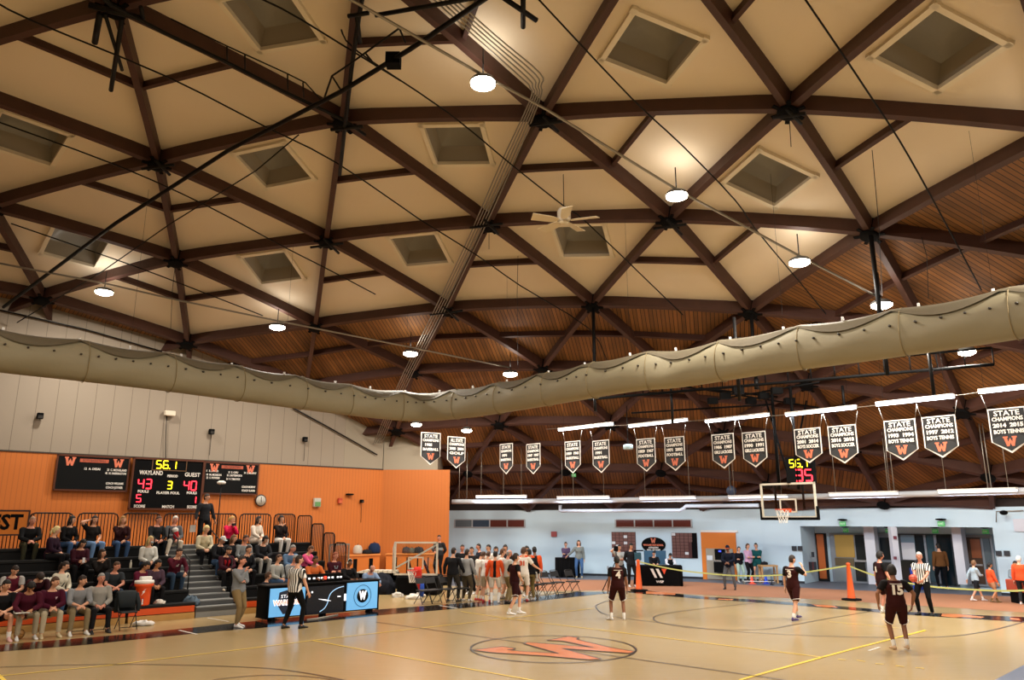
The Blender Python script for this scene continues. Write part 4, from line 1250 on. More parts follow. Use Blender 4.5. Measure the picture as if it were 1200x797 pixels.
def banner(cx, yt, yb, w, l1, years, sport, lab, P=None, Xb=None, wid=.93, light=True):
    if P is None:
        top = BPt(cx, yt); bot = BPt(cx, yb); Xb = BX
    else: top, bot = AY(cx, yt, P), AY(cx, yb, P)
    h = top.z - bot.z; N_ = Vector((Xb.y, -Xb.x, 0)); 
    if N_.dot(EYEP - top) < 0: N_ = -N_
    X_ = Z.cross(N_) if Z.cross(N_).dot(Xb) > 0 else Xb
    c = Vector((top.x, top.y, 0)); zt = top.z
    t = thing('championship_banner', lab, 'banner', (c.x, c.y, zt), 0, 'black championship banners')
    def q(x, z, n=0): return c + X_ * x + Z * (zt + z) + N_ * n
    hw = wid / 2; sh_ = -h * .74
    mb = MB(); mb.prism([q(-hw, 0), q(hw, 0), q(hw, sh_), q(0, -h), q(-hw, sh_)], N_ * .012); mb.build('border', BTXT, t)
    e = .034; mb = MB(); mb.prism([q(-hw+e, -e, .013), q(hw-e, -e, .013), q(hw-e, sh_+.02, .013), q(0, -h+.06, .013), q(-hw+e, sh_+.02, .013)], N_ * .006); mb.build('cloth', BAN, t)
    mb = MB(); arcp = [q(math.cos(a) * (hw - e) , -h * .74 + math.sin(a) * h * .16, .02) for a in [PI * i / 14 for i in range(15)]]
    mb.prism(arcp + [q(0, -h + .07, .02)], N_ * .004); mb.build('field', BANO, t)
    mb = MB()
    put_text(mb, l1, .2, q(0, -h * .12, .024), X_, Z, 0, width=wid * .68, extrude=.003, bold=.004)
    put_text(mb, 'CHAMPIONS', .15, q(0, -h * .245, .024), X_, Z, 0, width=wid * .82, extrude=.003, bold=.005)
    put_text(mb, years, .15, q(0 if len(years) > 5 else -.12, -h * .385, .024), X_, Z, 0, width=wid * (.8 if len(years) > 5 else .36), extrude=.003, bold=.008)
    put_text(mb, sport, .15, q(0, -h * .525, .024), X_, Z, 0, width=wid * .8, extrude=.003, bold=.006)
    mb.build('lettering', BTXT, t)
    mb = MB(); w_mark(mb, q(0, -h * .74, .026), X_, Z, .34, .27); mb.build('emblem', REDW, t)
    if light:
        for sg, dx in ((-1, -.1), (1, .1)):
            a = q(sg * hw, 0); d = Vector((0, 0, 0)); yy = .42
            mb = MB(); mb.tube([a, a + Z * yy + X_ * dx], .007, 4); mb.build('cord', GREYM, t)
    return t
bl = [(593.5, 520, 556, 24, '1974', 'BASKETBALL', 'black banner reading STATE CHAMPIONS 1974, left of all the tube lights'),
 (625, 520, 556, 24, '1947  1957', 'BASKETBALL', 'black banner with the years 1947 and 1957'),
 (671, 517, 555, 24, '1959  1961', 'BASKETBALL', 'black banner under the left end of the first tube light'),
 (704, 516, 554.5, 24, '1991', 'BASKETBALL', 'black banner with one year under the right end of the first tube light'),
 (756.5, 514, 553, 25, '1959  1967', 'FOOTBALL', 'black FOOTBALL banner under the left end of the second tube light'),
 (790, 512, 552, 26, '1971  2002', 'FOOTBALL', 'black FOOTBALL banner under the right end of the second tube light'),
 (846.5, 508.5, 549.5, 27, '1986  1987', 'GIRLS LACROSSE', 'black banner for girls lacrosse 1986 and 1987'),
 (883, 506, 548, 28, '1990  1991', 'GIRLS LACROSSE', 'black banner for girls lacrosse 1990 and 1991'),
 (945.5, 502, 543, 30, '2001  2014', 'BOYS SOCCER', 'black BOYS SOCCER banner partly behind the shot clock'),
 (986, 498.5, 543.5, 32, '2016  2018', 'BOYS SOCCER', 'black BOYS SOCCER banner right of the shot clock'),
 (1053.5, 492, 540, 33, '1993  1994', 'BOYS TENNIS', 'black BOYS TENNIS banner with the years 1993 and 1994'),
 (1099, 487.5, 537, 36, '1997  2012', 'BOYS TENNIS', 'black BOYS TENNIS banner with the years 1997 and 2012'),
 (1178.5, 478, 531.5, 39, '2014  2015', 'BOYS TENNIS', 'black BOYS TENNIS banner nearest the right edge')]
for cx, yt, yb, w, yr, sp_, lb in bl: banner(cx, yt, yb, w, 'STATE', yr, sp_, lb, light=cx > 640)
banner(505, 507, 545, 20, 'STATE', '1985', 'BASEBALL', 'black BASEBALL banner nearest the beige wall', P=33, Xb=Vector((.85, .52, 0)).normalized(), wid=.93, light=False)
banner(535, 512, 549, 18, 'ALL STATE', '2003  2004', 'GOLF', 'black GOLF banner second from the beige wall', P=33, Xb=Vector((.78, .62, 0)).normalized(), wid=.93, light=False)

# ---- white pipe and strip lights round the far side
RP = 30.0
def ringpt(px, py, R=RP, z=None):
    p = CY(px, py, R)
    if z is not None: p.z = z
    return p
zp = CY(800, 585, RP).z
PIPEW = mat('pipe_white', 'b9bdc4', .5)
path_tube('heating_pipe', 'thick white pipe running the whole width before the white wall', 'pipe', [ringpt(x, 585, RP, zp + (x - 800) * .00012) for x in range(530, 1330, 30)], .12, PIPEW, n=10)
zp2 = CY(700, 598.5, 31).z; zp3 = CY(850, 592.7, 31).z
path_tube('heating_pipe', 'thinner white pipe with a step, just above the windows', 'pipe', [ringpt(656.5, 592, 31), ringpt(656.5, 598, 31, zp2), ringpt(659, 598, 31, zp2)] + [ringpt(x, 598, 31, zp2) for x in (690, 730, 770, 797)] + [ringpt(801, 596, 31), ringpt(804, 592.7, 31, zp3)] + [ringpt(x, 592, 31, zp3) for x in (830, 860, 889)], .085, PIPEW, n=10)
wl = ['nearest the orange wall', 'above the two women at the black stand', 'above the oval plaque', 'left of the glass backboard', 'right of the glass backboard', 'at the right edge above the doors']
for (x0, x1, y), lb in zip(((558, 617, 582), (653, 714, 583), (750, 815, 583.4), (854, 923, 582), (972, 1052, 578.5), (1100, 1192, 575)), wl):
    A, B = ringpt(x0, y, RP - .3), ringpt(x1, y, RP - .3); zz = (A.z + B.z) / 2; A.z = B.z = zz
    t = thing('strip_light', 'white strip light on the long pipe ' + lb, 'lamp', (A + B) / 2, 0, 'strip lights on the white pipe')
    mb = MB(); mb.bar(A + Z * .04, B + Z * .04, .2, .07, 0, up=Z); mb.build('fixture_body', WHITE, t)
    mb = MB(); mb.tube([A - Z * .03, B - Z * .03], .04, 8); mb.build('tube', mat('strip_tube', 'ffffff', .4, emit='e9f2ff', estr=1.6), t)
    l = bpy.data.lights.new('lamp_light', 'AREA'); l.shape = 'RECTANGLE'; l.size = (B - A).length; l.size_y = .15; l.energy = 85; l.color = (.78, .87, 1)
    o = bpy.data.objects.new('lamp_light', l); o.location = (A + B) / 2 - Z * .2; o.rotation_euler = (.35, 0, math.atan2((B - A).y, (B - A).x)); COL.objects.link(o)
    for e in (.1, .9):
        p = A.lerp(B, e); mb = MB(); mb.tube([p + Z * .07, Vector((p.x, p.y, dome_z(p.x, p.y) - .05))], .012, 5); mb.build('hanging_rod', GREYM, t)
# hanging rods seen against the deck
for (x, y0, y1), lb in zip(((538, 562, 584), (547, 555, 584), (590, 556, 582), (672, 560, 582), (856, 550, 575), (1041, 541, 575), (1048, 545, 575), (1158, 536, 574), (1162, 543, 574)),
        ('left rod of the pair by the orange wall', 'right rod of the pair by the orange wall', 'below the 1974 banner', 'below the first tube light', 'above the round wall fan', 'left rod of the pair right of the basket', 'right rod of the pair right of the basket', 'left rod of the pair by the last tennis banner', 'right rod of the pair by the last tennis banner')):
    b_ = ringpt(x, y1); a_ = Vector((b_.x, b_.y, dome_z(b_.x, b_.y)))
    mb = MB(); mb.tube([b_, a_], .018, 6); tag(mb.build('hanging_rod', GREYM), 'thin steel rod ' + lb, 'rod', 'rods carrying the white pipe')
f_ = ringpt(857, 575, 31); t = thing('wall_fan', 'small round grey-blue fan above the white pipe, left of the basket', 'fan', f_)
mb = MB(); ax = (EYEP - f_).normalized(); mb.lathe(f_, [(.2, 0), (.22, .05), (.2, .12), (.05, .15)], 16, 0, ax); mb.build('cage', mat('fan_blue', '3d4a63', .4), t)
mb = MB(); mb.tube([f_ + Z * .2, f_ + Z * 1.2], .02, 6); mb.build('stem', DKMETAL, t)
s_ = BPt(736, 524); t = thing('hanging_sensor', 'small pale box hanging on a pole between the first two tube lights', 'sensor', s_)
mb = MB(); mb.lathe(s_, [(.16, -.1), (.2, -.08), (.2, .08), (.15, .11)], 14); mb.build('housing', mat('sensor_white', 'b9d2dc', .5), t)
mb = MB(); mb.tube([s_ + Z * .1, s_ + Z * 1.7], .02, 6); mb.build('pole', DKMETAL, t)
# loose cables hanging in the dome
for pts, lb in ((((1022, 176), (1030, 265), (1036, 400)), 'beside the largest hanging post'), (((607, 300), (606, 345), (607, 435)), 'below the ceiling fan, reaching the curtain'), (((1080, 278), (1086, 300), (1088, 350)), 'on the wooden deck near the right edge'), (((206, 305), (202, 340), (200, 385)), 'by the beige wall under a roof hub'), (((573, 268), (573, 292)), 'under the hub left of the fan'), (((925, 140), (927, 172)), 'under the hub nearest the largest skylight')):
    path_tube('hanging_cable', 'thin dark cable hanging ' + lb, 'cable', [SPH(x, y, .7) for x, y in pts], .01, BLACK, 'loose cables under the roof', 5)

# ================================================================== things on the walls
def wall_frame(x, y): 
    p = PV(x, y, VW - .02); return p
XW, NW = SD, -ND
def wall_box(x0, x1, y0, y1, depth=.12, ymid=None):
    """centre, width, height of a flat box on the side wall seen at these picture limits"""
    xm, ym = (x0 + x1) / 2, (y0 + y1) / 2
    a, b = PV(x0, ym, VW - depth), PV(x1, ym, VW - depth); t_, bt = PV(xm, y0, VW - depth), PV(xm, y1, VW - depth)
    return (a + b) / 2 * 1.0, (b - a).dot(SD), t_.z - bt.z, (t_.z + bt.z) / 2
# scoreboard
c, w, h, zc = wall_box(154, 236, 538.5, 597, .2); c.z = zc
sb = thing('scoreboard', 'black electronic scoreboard reading WAYLAND 43, GUEST 40', 'scoreboard', c)
mb = MB(); mb.box(c + ND * .06, (w, .2, h), 0, (SD, ND, Z)); mb.build('housing', BLACKM, sb)
mb = MB(); frame_rect(mb, c - ND * .05, SD, Z, w + .1, h + .06, .07, .06, NW); mb.build('frame', mat('bronze_frame', '5a2f1c', .4, .3), sb)
fo = c - ND * .055
def sbt(txt, x, y, hh, ww=None, b_=.004):
    mb = MB(); put_text(mb, txt, hh * 1.4, fo + SD * (x * w) + Z * (y * h), SD, Z, 0, width=ww * w if ww else None, extrude=.004, bold=b_); return mb
mb = MB()
for q in (('WAYLAND', -.25, .215, .17, .33), ('PERIOD', .055, .165, .1, .15), ('GUEST', .345, .205, .16, .23), ('FOULS', -.335, -.155, .1, .15), ('PLAYER FOUL', .015, -.175, .1, .33), ('FOULS', .36, -.165, .1, .15), ('SCORE', -.365, -.445, .11, .155), ('MATCH', .035, -.45, .11, .17), ('SCORE', .38, -.45, .11, .14)):
    sbt(*q).build('lettering', BTXT, sb)
def digs(name, txt, x, y, dw, dh, m, gap=1.45):
    mb = MB(); o = fo + SD * (x * w) + Z * (y * h) - ND * .01; k = 0.0
    for ch in txt:
        if ch == '.': mb.box(o + SD * ((k - .12) * dw), (dw * .22, .01, dw * .22), 0, (SD, ND, Z)); k += .55; continue
        seg_digit(mb, ch, o + SD * (k * dw - (dw if ch == '1' else 0) * .3), SD, Z, dw, dh, 0); k += gap
    mb.build(name, m, sb)
digs('game_clock', '56.1', -.19, .315, .18, .30, YELL, 1.5); digs('home_score', '43', -.415, -.095, .2, .36, REDL); digs('guest_score', '40', .235, -.105, .2, .36, REDL)
digs('period', '3', -.005, -.09, .17, .29, YELL); digs('home_fouls', '5', -.42, -.36, .17, .28, REDL); digs('guest_fouls', '1', .385, -.365, .17, .26, REDL)
mb = MB(); frame_rect(mb, fo + Z * (.39 * h) - SD * .0 + SD * (w * .0), SD, Z, w * .5, h * .24, .03, .01, NW); mb.build('clock_frame', mat('bronze_frame2', '6b4a2c', .5), sb)
# name boards
def nameboard(x0, x1, y0, y1, lab, lines, coach):
    c, w, h, zc = wall_box(x0, x1, y0, y1, .12); c.z = zc
    t = thing('name_board', lab, 'board', c)
    mb = MB(); mb.box(c, (w, .06, h), 0, (SD, ND, Z)); mb.build('panel', mat('board_black', '0b0c0d', .7, spec=.15), t)
    mb = MB(); frame_rect(mb, c - ND * .02, SD, Z, w + .06, h + .06, .06, .06, NW); mb.build('frame', mat('bronze_frame', '5a2f1c', .4, .3), t)
    o = c - ND * .036
    for sx in (-.33, .34): mb = MB(); w_mark(mb, o + SD * (sx * w) + Z * (h * .33), SD, Z, h * .3, h * .25); mb.build('emblem', REDW, t)
    mb = MB(); mb.box(o + Z * (h * .37), (w * .4, .006, h * .1), 0, (SD, ND, Z)); mb.build('title_strip', mat('board_red', 'b8573c', .6), t)
    mb = MB(); put_text(mb, 'GIRLS BASKETBALL' if 'right' in lab else 'BOYS BASKETBALL', h * .1, o + Z * (h * .37) - ND * .004, SD, Z, 0, width=w * .32, extrude=.003); mb.build('title', mat('board_dark_text', '3a1a12', .6), t)
    for tx, sx, sy, ww in lines + coach: mb = MB(); put_text(mb, tx, h * .09, o + SD * (sx * w) + Z * (sy * h), SD, Z, 0, width=ww * w, extrude=.004, bold=.003); mb.build('lettering', BTXT, t)
nameboard(65, 150, 535, 575, 'black name board left of the scoreboard', [('12  A. DESAI', -.02, .13, .22), ('23  C. MCFARLAND', .33, .12, .28), ('42  N. HARRINGTON', .32, .02, .30)], [('COACH WILLIAMS', .32, -.28, .25), ('COACH JOYNER', .32, -.4, .24)])
nameboard(238.5, 302, 543, 579, 'black name board right of the scoreboard, partly behind the standing man', [('5   R. DWYER', -.36, .22, .22), ('10  M. MCKEON', -.33, .1, .27), ('22  S. POWERS', -.34, -.0, .24), ('15  S. CHIU', .02, .2, .18), ('20  S. BUTTERWORTH', .05, .1, .28), ('24  V. TIMOTHY', .03, -.02, .26), ('34  S. MURPHY', .34, .2, .24)], [('COACH MURPHY', .33, -.26, .26), ('COACH SLAVIN', .33, -.38, .25)])
# clock and small fittings
def on_wall(x, y, d=.06): return PV(x, y, VW - d)
p = on_wall(305.5, 586.5, .08); t = thing('wall_clock', 'round caged wall clock under the corner of the right name board', 'clock', p)
mb = MB(); mb.tube([p + SD * (math.cos(a) * .235) + Z * (math.sin(a) * .235) for a in [2*PI*i/28 for i in range(29)]], .03, 8, cap=False); mb.build('rim', mat('clock_rim', '3a2a24', .4), t)
mb = MB(); mb.lathe(p, [(.21, .0), (.21, .035), (.01, .036)], 24, 0, NW); mb.build('dial', mat('clock_dial', 'd8d4cb', .5), t)
mb = MB(); mb.bar(p + NW * .05, p + NW * .05 + Z * .15, .02, .01, 0, up=NW); mb.bar(p + NW * .05, p + NW * .05 - Z * .09 + SD * .02, .025, .01, 0, up=NW); mb.build('hands', BLACK, t)
mb = MB()
for q in range(-3, 4): mb.tube([p + NW * .1 + SD * (q * .06) - Z * .2, p + NW * .1 + SD * (q * .06) + Z * .2], .005, 4)
mb.build('cage', GREYM, t)
def fitting(name, lab, cat, x, y, w, h, m, d=.15, m2=None):
    p = on_wall(x, y, d / 2 + .02); t = thing(name, lab, cat, p)
    mb = MB(); mb.box(p, (w, d, h), 0, (SD, ND, Z), bev=.02); mb.build('housing', m, t)
    if m2: mb = MB(); mb.box(p + NW * (d / 2 + .01) - Z * (h * .18), (w * .8, .02, h * .5), 0, (SD, ND, Z)); mb.build('face', m2, t)
    return t
fitting('emergency_light', 'white and green emergency light on the orange wall', 'light', 371.5, 589, .34, .4, mat('fitting_grey', 'b9b9ae', .5), .16, mat('fitting_green', '5f8f55', .5))
fitting('fire_strobe', 'small red fire strobe on the orange wall', 'alarm', 398.5, 587, .22, .26, mat('strobe_red', 'b23a1c', .5), .12, mat('strobe_face', 'c65f35', .5))
for x, y, lb in ((424, 587.5, 'on the orange wall near the corner'), (47, 487.5, 'high on the beige wall at the far left'), (248, 506, 'high on the beige wall above the right name board'), (357.5, 515, 'high on the beige wall nearest the sloping pipe')):
    s0 = .7 if x == 424 else 1
    t = fitting('wall_speaker', 'small black speaker ' + lb, 'speaker', x, y, .2 * s0, .22 * s0, BLACKM, .2, mat('speaker_grille', '25221f', .8))
    p = on_wall(x, y, .05); mb = MB(); mb.tube([p - Z * .1, p - Z * (1.0 if x > 200 else .15)], .01, 5); mb.build('cable', DKMETAL, t)
t = fitting('security_camera', 'small black camera arm on the orange wall above the corner rails', 'camera', 410, 579.5, .34, .08, BLACKM, .2)
t = fitting('flood_light', 'white flood light on the beige wall above the scoreboard', 'light', 199, 484.5, .42, .2, mat('fitting_white', 'ddd0bb', .5), .2)
p = on_wall(195.5, 487, .05); q = on_wall(194, 537, .05); mb = MB(); mb.tube([p, (p + q) / 2 - SD * .02, q], .018, 6); mb.build('power_cable', BLACK, t)

# ================================================================== fittings of the far wall
def far(x, y, R=RW - .04):
    p = CY(x, y, R); n = Vector((WC.x - p.x, WC.y - p.y, 0)).normalized(); X_ = Vector((-n.y, n.x, 0))
    if X_.x < 0: X_ = -X_
    return p, X_, n
def far_rect(x0, x1, y0, y1, R=RW - .04):
    xm, ym = (x0 + x1) / 2, (y0 + y1) / 2
    c, X_, n = far(xm, ym, R); a = CY(x0, ym, R); b = CY(x1, ym, R)
    t_ = CY(xm, y0, R).z; bt = CY(xm, y1, R).z
    return c, X_, n, (b - a).length, t_ - bt
def far_panel(mb, x0, x1, y0, y1, d=.05, mi=0, R=RW - .04):
    c, X_, n, w, h = far_rect(x0, x1, y0, y1, R); c.z = (CY((x0+x1)/2, y0, R).z + CY((x0+x1)/2, y1, R).z) / 2
    mb.box(c, (w, d, h), mi, (X_, n, Z)); return c, X_, n, w, h
TR = [mat('transom_grey', '5c6870', .3), mat('transom_blue', '2f4358', .3), mat('transom_red', '5a1f14', .35)]
for i, (x0, x1, y0, y1, ms) in enumerate(((533, 615, 609.5, 617.5, (0, 1, 2, 2)), (721.5, 810.5, 609.5, 617.5, (2, 2, 2, 2)))):
    c = far((x0 + x1) / 2, 613)[0]
    root = bpy.data.objects.new('window_%d' % (40 + i), None); COL.objects.link(root); root.location = c; tag(root, kind='structure')
    xs = [x0 + (x1 - x0) * q / 4 for q in range(5)]
    for q in range(4):
        mb = MB(); far_panel(mb, xs[q] + .5, xs[q+1] - .5, y0, y1, .04); mb.build('pane', TR[ms[q]], root)
    mb = MB()
    for q in xs: far_panel(mb, q - .7, q + .7, y0 - .5, y1 + .5, .1)
    far_panel(mb, x0, x1, y0 - 1, y0, .1); far_panel(mb, x0, x1, y1, y1 + 1, .12)
    mb.build('frame', mat('window_frame_grey', 'a8abb0', .5), root)
# plaque boards
for (x0, x1, y0, y1), lab, kk in (((717, 745, 623.5, 653), 'wooden plaque board left of the oval sign', 0), ((787.5, 817, 624.5, 654), 'wooden plaque board with a blank black strip, right of the oval sign', 1)):
    c, X_, n, w, h = far_rect(x0, x1, y0, y1); t = thing('plaque_board', lab, 'board', c)
    c.z = (CY((x0+x1)/2, y0, RW-.04).z + CY((x0+x1)/2, y1, RW-.04).z) / 2
    mb = MB(); mb.box(c, (w, .05, h), 0, (X_, n, Z)); mb.build('backing', mat('board_maroon', '4a201c', .6), t)
    rows, cols = 8, 6
    plq = mat('plaque', '6e4840', .5); pw = mat('plaque_white', 'd5d8dc', .5)
    if kk: mb = MB(); mb.box(c + n * .03 + X_ * (w * .39), (w * .2, .02, h * .98), 0, (X_, n, Z)); mb.build('blank_strip', BLACKM, t)
    white = {(1, 3), (3, 3), (3, 0), (4, 1), (5, 0)} if not kk else {(0, 0), (6, 3)}
    for r in range(rows):
        for q in range(cols):
            if kk and (q == 5 or (q == 4 and r > 2)): continue
            mb = MB(); mb.box(c + n * .032 + X_ * ((q + .5) / cols * w - w / 2) + Z * (h / 2 - (r + .5) / rows * h), (w / cols * .84, .02, h / rows * .84), 0, (X_, n, Z))
            mb.build('plaque', pw if (r, q) in white else plq, t)
c, X_, n = far(766, 638.5); t = thing('oval_sign', 'black oval WAYLAND HIGH SCHOOL ATHLETIC HALL OF FAME sign', 'sign', c)
_, _, _, w, h = far_rect(752, 780, 629.5, 647.5)
mb = MB(); mb.prism([c + X_ * (math.cos(a) * w / 2) + Z * (math.sin(a) * h / 2) for a in [2 * PI * i / 32 for i in range(32)]], n * .05); mb.build('panel', BLACKM, t)
mb = MB(); w_mark(mb, c + n * .052 + Z * (h * .27), X_, Z, .27, .24); mb.build('emblem', REDW, t)
mb = MB(); put_text(mb, 'WAYLAND HIGH SCHOOL', .11, c + n * .055 + Z * (h * -.02), X_, Z, 0, width=w * .84, extrude=.004, bold=.006); mb.build('title', REDW, t)
mb = MB(); put_text(mb, 'ATHLETIC', .11, c + n * .055 - Z * (h * .19), X_, Z, 0, width=w * .42, extrude=.004, bold=.004); put_text(mb, 'HALL OF FAME', .11, c + n * .055 - Z * (h * .34), X_, Z, 0, width=w * .55, extrude=.004, bold=.004); mb.build('lettering', BTXT, t)
# alcove with bottle filler
root = bpy.data.objects.new('wall_alcove', None); COL.objects.link(root); root.location = far(842, 650)[0]; tag(root, kind='structure')
mb = MB(); far_panel(mb, 822.5, 863.5, 624, 680, .06); mb.build('orange_panel', mat('orange_wall_paint', 'd9781f', .6), root)
mb = MB(); far_panel(mb, 821.5, 864.5, 621.5, 624, .12); mb.build('head_trim', WHITE, root)
t = thing('drinking_fountain', 'black bottle-filling fountain on a steel panel in the orange alcove', 'fountain', far(844, 675)[0])
mb = MB(); far_panel(mb, 828, 859.5, 643, 679, .05, 0, RW - .1); mb.build('backplate', mat('steel_plate', 'a8a396', .4, .3), t)
mb = MB(); far_panel(mb, 838, 849.5, 643.5, 656, .12, 0, RW - .18); mb.build('bottle_filler', BLACKM, t)
mb = MB(); far_panel(mb, 838, 851, 658.5, 671, .4, 0, RW - .3); mb.build('basin_housing', BLACKM, t)
mb = MB(); far_panel(mb, 837.5, 849, 656.2, 658.2, .42, 0, RW - .3); mb.build('basin', mat('basin_steel', 'cfcfcb', .25, .8), t)
mb = MB(); far_panel(mb, 842, 845, 645, 647, .02, 0, RW - .26); mb.build('indicator', mat('blue_led', '3040c0', .4, emit='4050e0', estr=1.5), t)
mb = MB(); far_panel(mb, 828.5, 835, 651, 656.5, .02, 0, RW - .14); mb.build('notice', mat('paper', 'dde4ea', .6), t)
def small_sign(name, lab, cat, x0, x1, y0, y1, m, d=.03, R=RW - .06, group=None):
    mb = MB(); far_panel(mb, x0, x1, y0, y1, d, 0, R); return tag(mb.build(name, m), lab, cat, group)
DKS = mat('small_sign_black', '2b2f36', .5)
for x0, x1, lb in ((928, 933.5, 'left one of the pair beside the recess, above player 3'), (935, 940.5, 'right one of the pair beside the recess, above player 3')): small_sign('wall_sign', 'small square black wall sign, ' + lb, 'sign', x0, x1, 640, 645.5, DKS)
for x0, x1, lb in ((1167, 1173.5, 'left one of the pair above the children'), (1176.5, 1183.5, 'right one of the pair above the children')): small_sign('wall_sign', 'small square black wall sign, ' + lb, 'sign', x0, x1, 645.5, 651.5, DKS)
small_sign('fire_alarm', 'red and white fire alarm plate above the two women at the stand', 'alarm', 646, 652.5, 623, 629, mat('alarm_red', 'a04a4c', .5), .08)
small_sign('wall_socket', 'tiny grey socket low on the white wall behind player 4', 'socket', 711.5, 713.5, 663.5, 667.5, mat('socket', '9aa0a8', .5), .05)
small_sign('access_panel', 'pale framed panel high on the white wall at the right edge', 'panel', 1188, 1212, 608, 623, mat('panel_white', 'c9ccd6', .5), .05)
mb = MB()
p, X_, n = far(1181, 600); t = thing('dome_camera', 'small black dome camera on a bracket at the top of the right wall', 'camera', p)
mb = MB(); mb.ball(p + n * .4 - Z * .03, (.14, .14, .09)); mb.build('dome', BLACKM, t)
mb = MB(); mb.tube([far(1168, 612)[0] + n * .05, far(1168, 599.5)[0] + n * .05, far(1200, 598.5)[0] + n * .05], .02, 6); mb.build('conduit', GREYM, t)
# exit signs (green) with dark round fitting above
GRN = mat('exit_green', '4fae62', .5, emit='4fc96a', estr=.15)
for (x, y, R_, s0), lab in (((987.5, 614, RW - .25, 1), 'hanging green exit sign on the lintel above the yellow-lit door'), ((1103, 614, RW - .25, 1), 'hanging green exit sign on the lintel above the man in the brown jacket'),
      ((991, 621.5, RB - .5, .9), 'green exit sign inside the recess above the yellow-lit door'), ((1096, 622.5, RB - .5, .9), 'green exit sign inside the recess above the open double door'), ((1040.5, 622, RB - .5, .8), 'green exit sign inside the recess behind the white post'), ((1155, 623, RB - .5, .9), 'green exit sign inside the recess at its right end'), ((651 + 21.5, 557, 31, .8), 'small green exit sign hanging under the first tube light')):
    p, X_, n = far(x, y, R_); t = thing('exit_sign', lab, 'sign', p, 0, 'green exit signs')
    mb = MB(); mb.box(p, (.26 * s0, .05, .2 * s0), 0, (X_, n, Z)); mb.build('panel', GRN, t)
    mb = MB(); put_text(mb, 'EXIT', .12 * s0, p + n * .03, X_, Z, 0, width=.2 * s0, extrude=.004); mb.build('lettering', mat('exit_white', 'e8f5e8', .5), t)
    mb = MB(); mb.lathe(p + Z * (.13 * s0), [(.05, 0), (.2 * s0, .03), (.2 * s0, .07), (.06, .09)], 14); mb.build('lamp_base', BLACKM, t)

# doors in the recess
DG = mat('dark_glass', '1d2528', .12); GF = mat('door_frame_grey', '8f959d', .45); GFD = mat('door_frame_dark', '4b5158', .45)
def door(n_, xs, parts):
    root = bpy.data.objects.new('door_%d' % n_, None); COL.objects.link(root); root.location = CY(sum(xs) / 2, 650, RB - .05); tag(root, kind='structure')
    for nm, x0, x1, y0, y1, m, d in parts:
        mb = MB(); far_panel(mb, x0, x1, y0, y1, d, 0, RB - .05 - d / 2); mb.build(nm, m, root)
YB0 = 683
door(1, (958, 972), [('dark_opening', 957.5, 970.5, 625, YB0, mat('door_void', '0d0d10', .8), .02), ('orange_leaf', 959, 967, 626, 678, mat('orange_door', 'c9682c', .5), .08)])
door(2, (974, 1016), [('frame', 974, 1016, 625, YB0, GF, .06), ('lit_pane', 979, 1001, 627, 653, mat('yellow_curtain', '9a7a3c', .7, emit='b08a40', estr=.25), .1), ('mid_pane', 979, 1001, 654, 663, mat('brown_pane', '6b5b3e', .5), .1), ('lower_panel', 979, 1001, 664, 681, mat('grey_panel', '8d9496', .5), .1),
     ('dark_pane', 1003, 1015, 627, 656, DG, .1), ('push_bar', 1002, 1016, 656.5, 658.5, mat('bar_silver', 'b9bdc2', .3, .6), .16), ('lower_pane', 1003, 1015, 659, 681, DG, .1)])
door(3, (1029, 1048), [('frame', 1029, 1048, 625, YB0 + 1, GF, .06), ('pane', 1032, 1046, 630, 656, DG, .1), ('lower_pane', 1032, 1046, 659, 682, mat('brown_pane2', '33302b', .4), .1)])
door(4, (1055, 1120), [('frame', 1054, 1120, 626, YB0 + 2, GFD, .05), ('window_pane', 1057, 1073, 627, 656, mat('blue_pane', '7d98a8', .3), .1), ('paper_notice', 1057.5, 1073, 636, 656, mat('paper_white', 'd7d9e0', .6), .13), ('lower_glass', 1057, 1073, 657, 684, DG, .1),
     ('door_glass', 1075, 1085, 627, 682, DG, .1), ('stile', 1085.5, 1088, 627, 684, GF, .12), ('door_glass', 1088.5, 1097, 627, 682, mat('teal_glass', '37525c', .15), .1), ('stile', 1097.5, 1100.5, 627, 684, GF, .12), ('open_leaf_glass', 1101, 1117, 627, 686, mat('door_glass_night', '18262c', .1), .08)])
door(5, (1133, 1166), [('frame', 1133, 1166, 627, YB0 + 4, GF, .06), ('glass', 1136, 1152, 630, 684, mat('brown_glass', '4d3a2e', .25), .1), ('orange_inside_panel', 1138.5, 1150, 632, 654, mat('orange_beyond', '8c4a22', .5), .12), ('push_bar', 1135, 1152, 661, 663, mat('bar_silver', 'b9bdc2', .3, .6), .16), ('side_glass', 1155, 1163, 631, 684, mat('side_glass', '5c6a72', .2), .1)])  # the orange panel is what shows inside, beyond the glass
WPIL = mat('white_pillar', 'dcdfe8', .55)
for x0, x1, lb in ((1017, 1029, 1), (1121, 1132, 2)):
    mb = MB(); far_panel(mb, x0, x1, 617.3, YB0 + 1.5, .5, 0, RB - .6); o = mb.build('pillar', WPIL); struct(o)
p = CY(1049, 650, RW + .1); mb = MB()
mb.box((p.x, p.y, ZL / 2), (.26, .26, ZL)); struct(mb.build('pillar', WPIL))
for y, lb in ((630, 'upper'), (654, 'lower')):
    p, X_, n = far(1049, y, RW - .05); mb = MB(); mb.box(p, (.12, .06, .12), 0, (X_, n, Z)); tag(mb.build('fire_bell', mat('bell_red', '7a3040', .5)), lb + ' one of two small red alarm boxes on the white post', 'alarm', 'red boxes on the white post')
t = thing('brochure_rack', 'dark wall rack of leaflets at the left end of the door recess', 'rack', CY(952, 665, RW + .9))
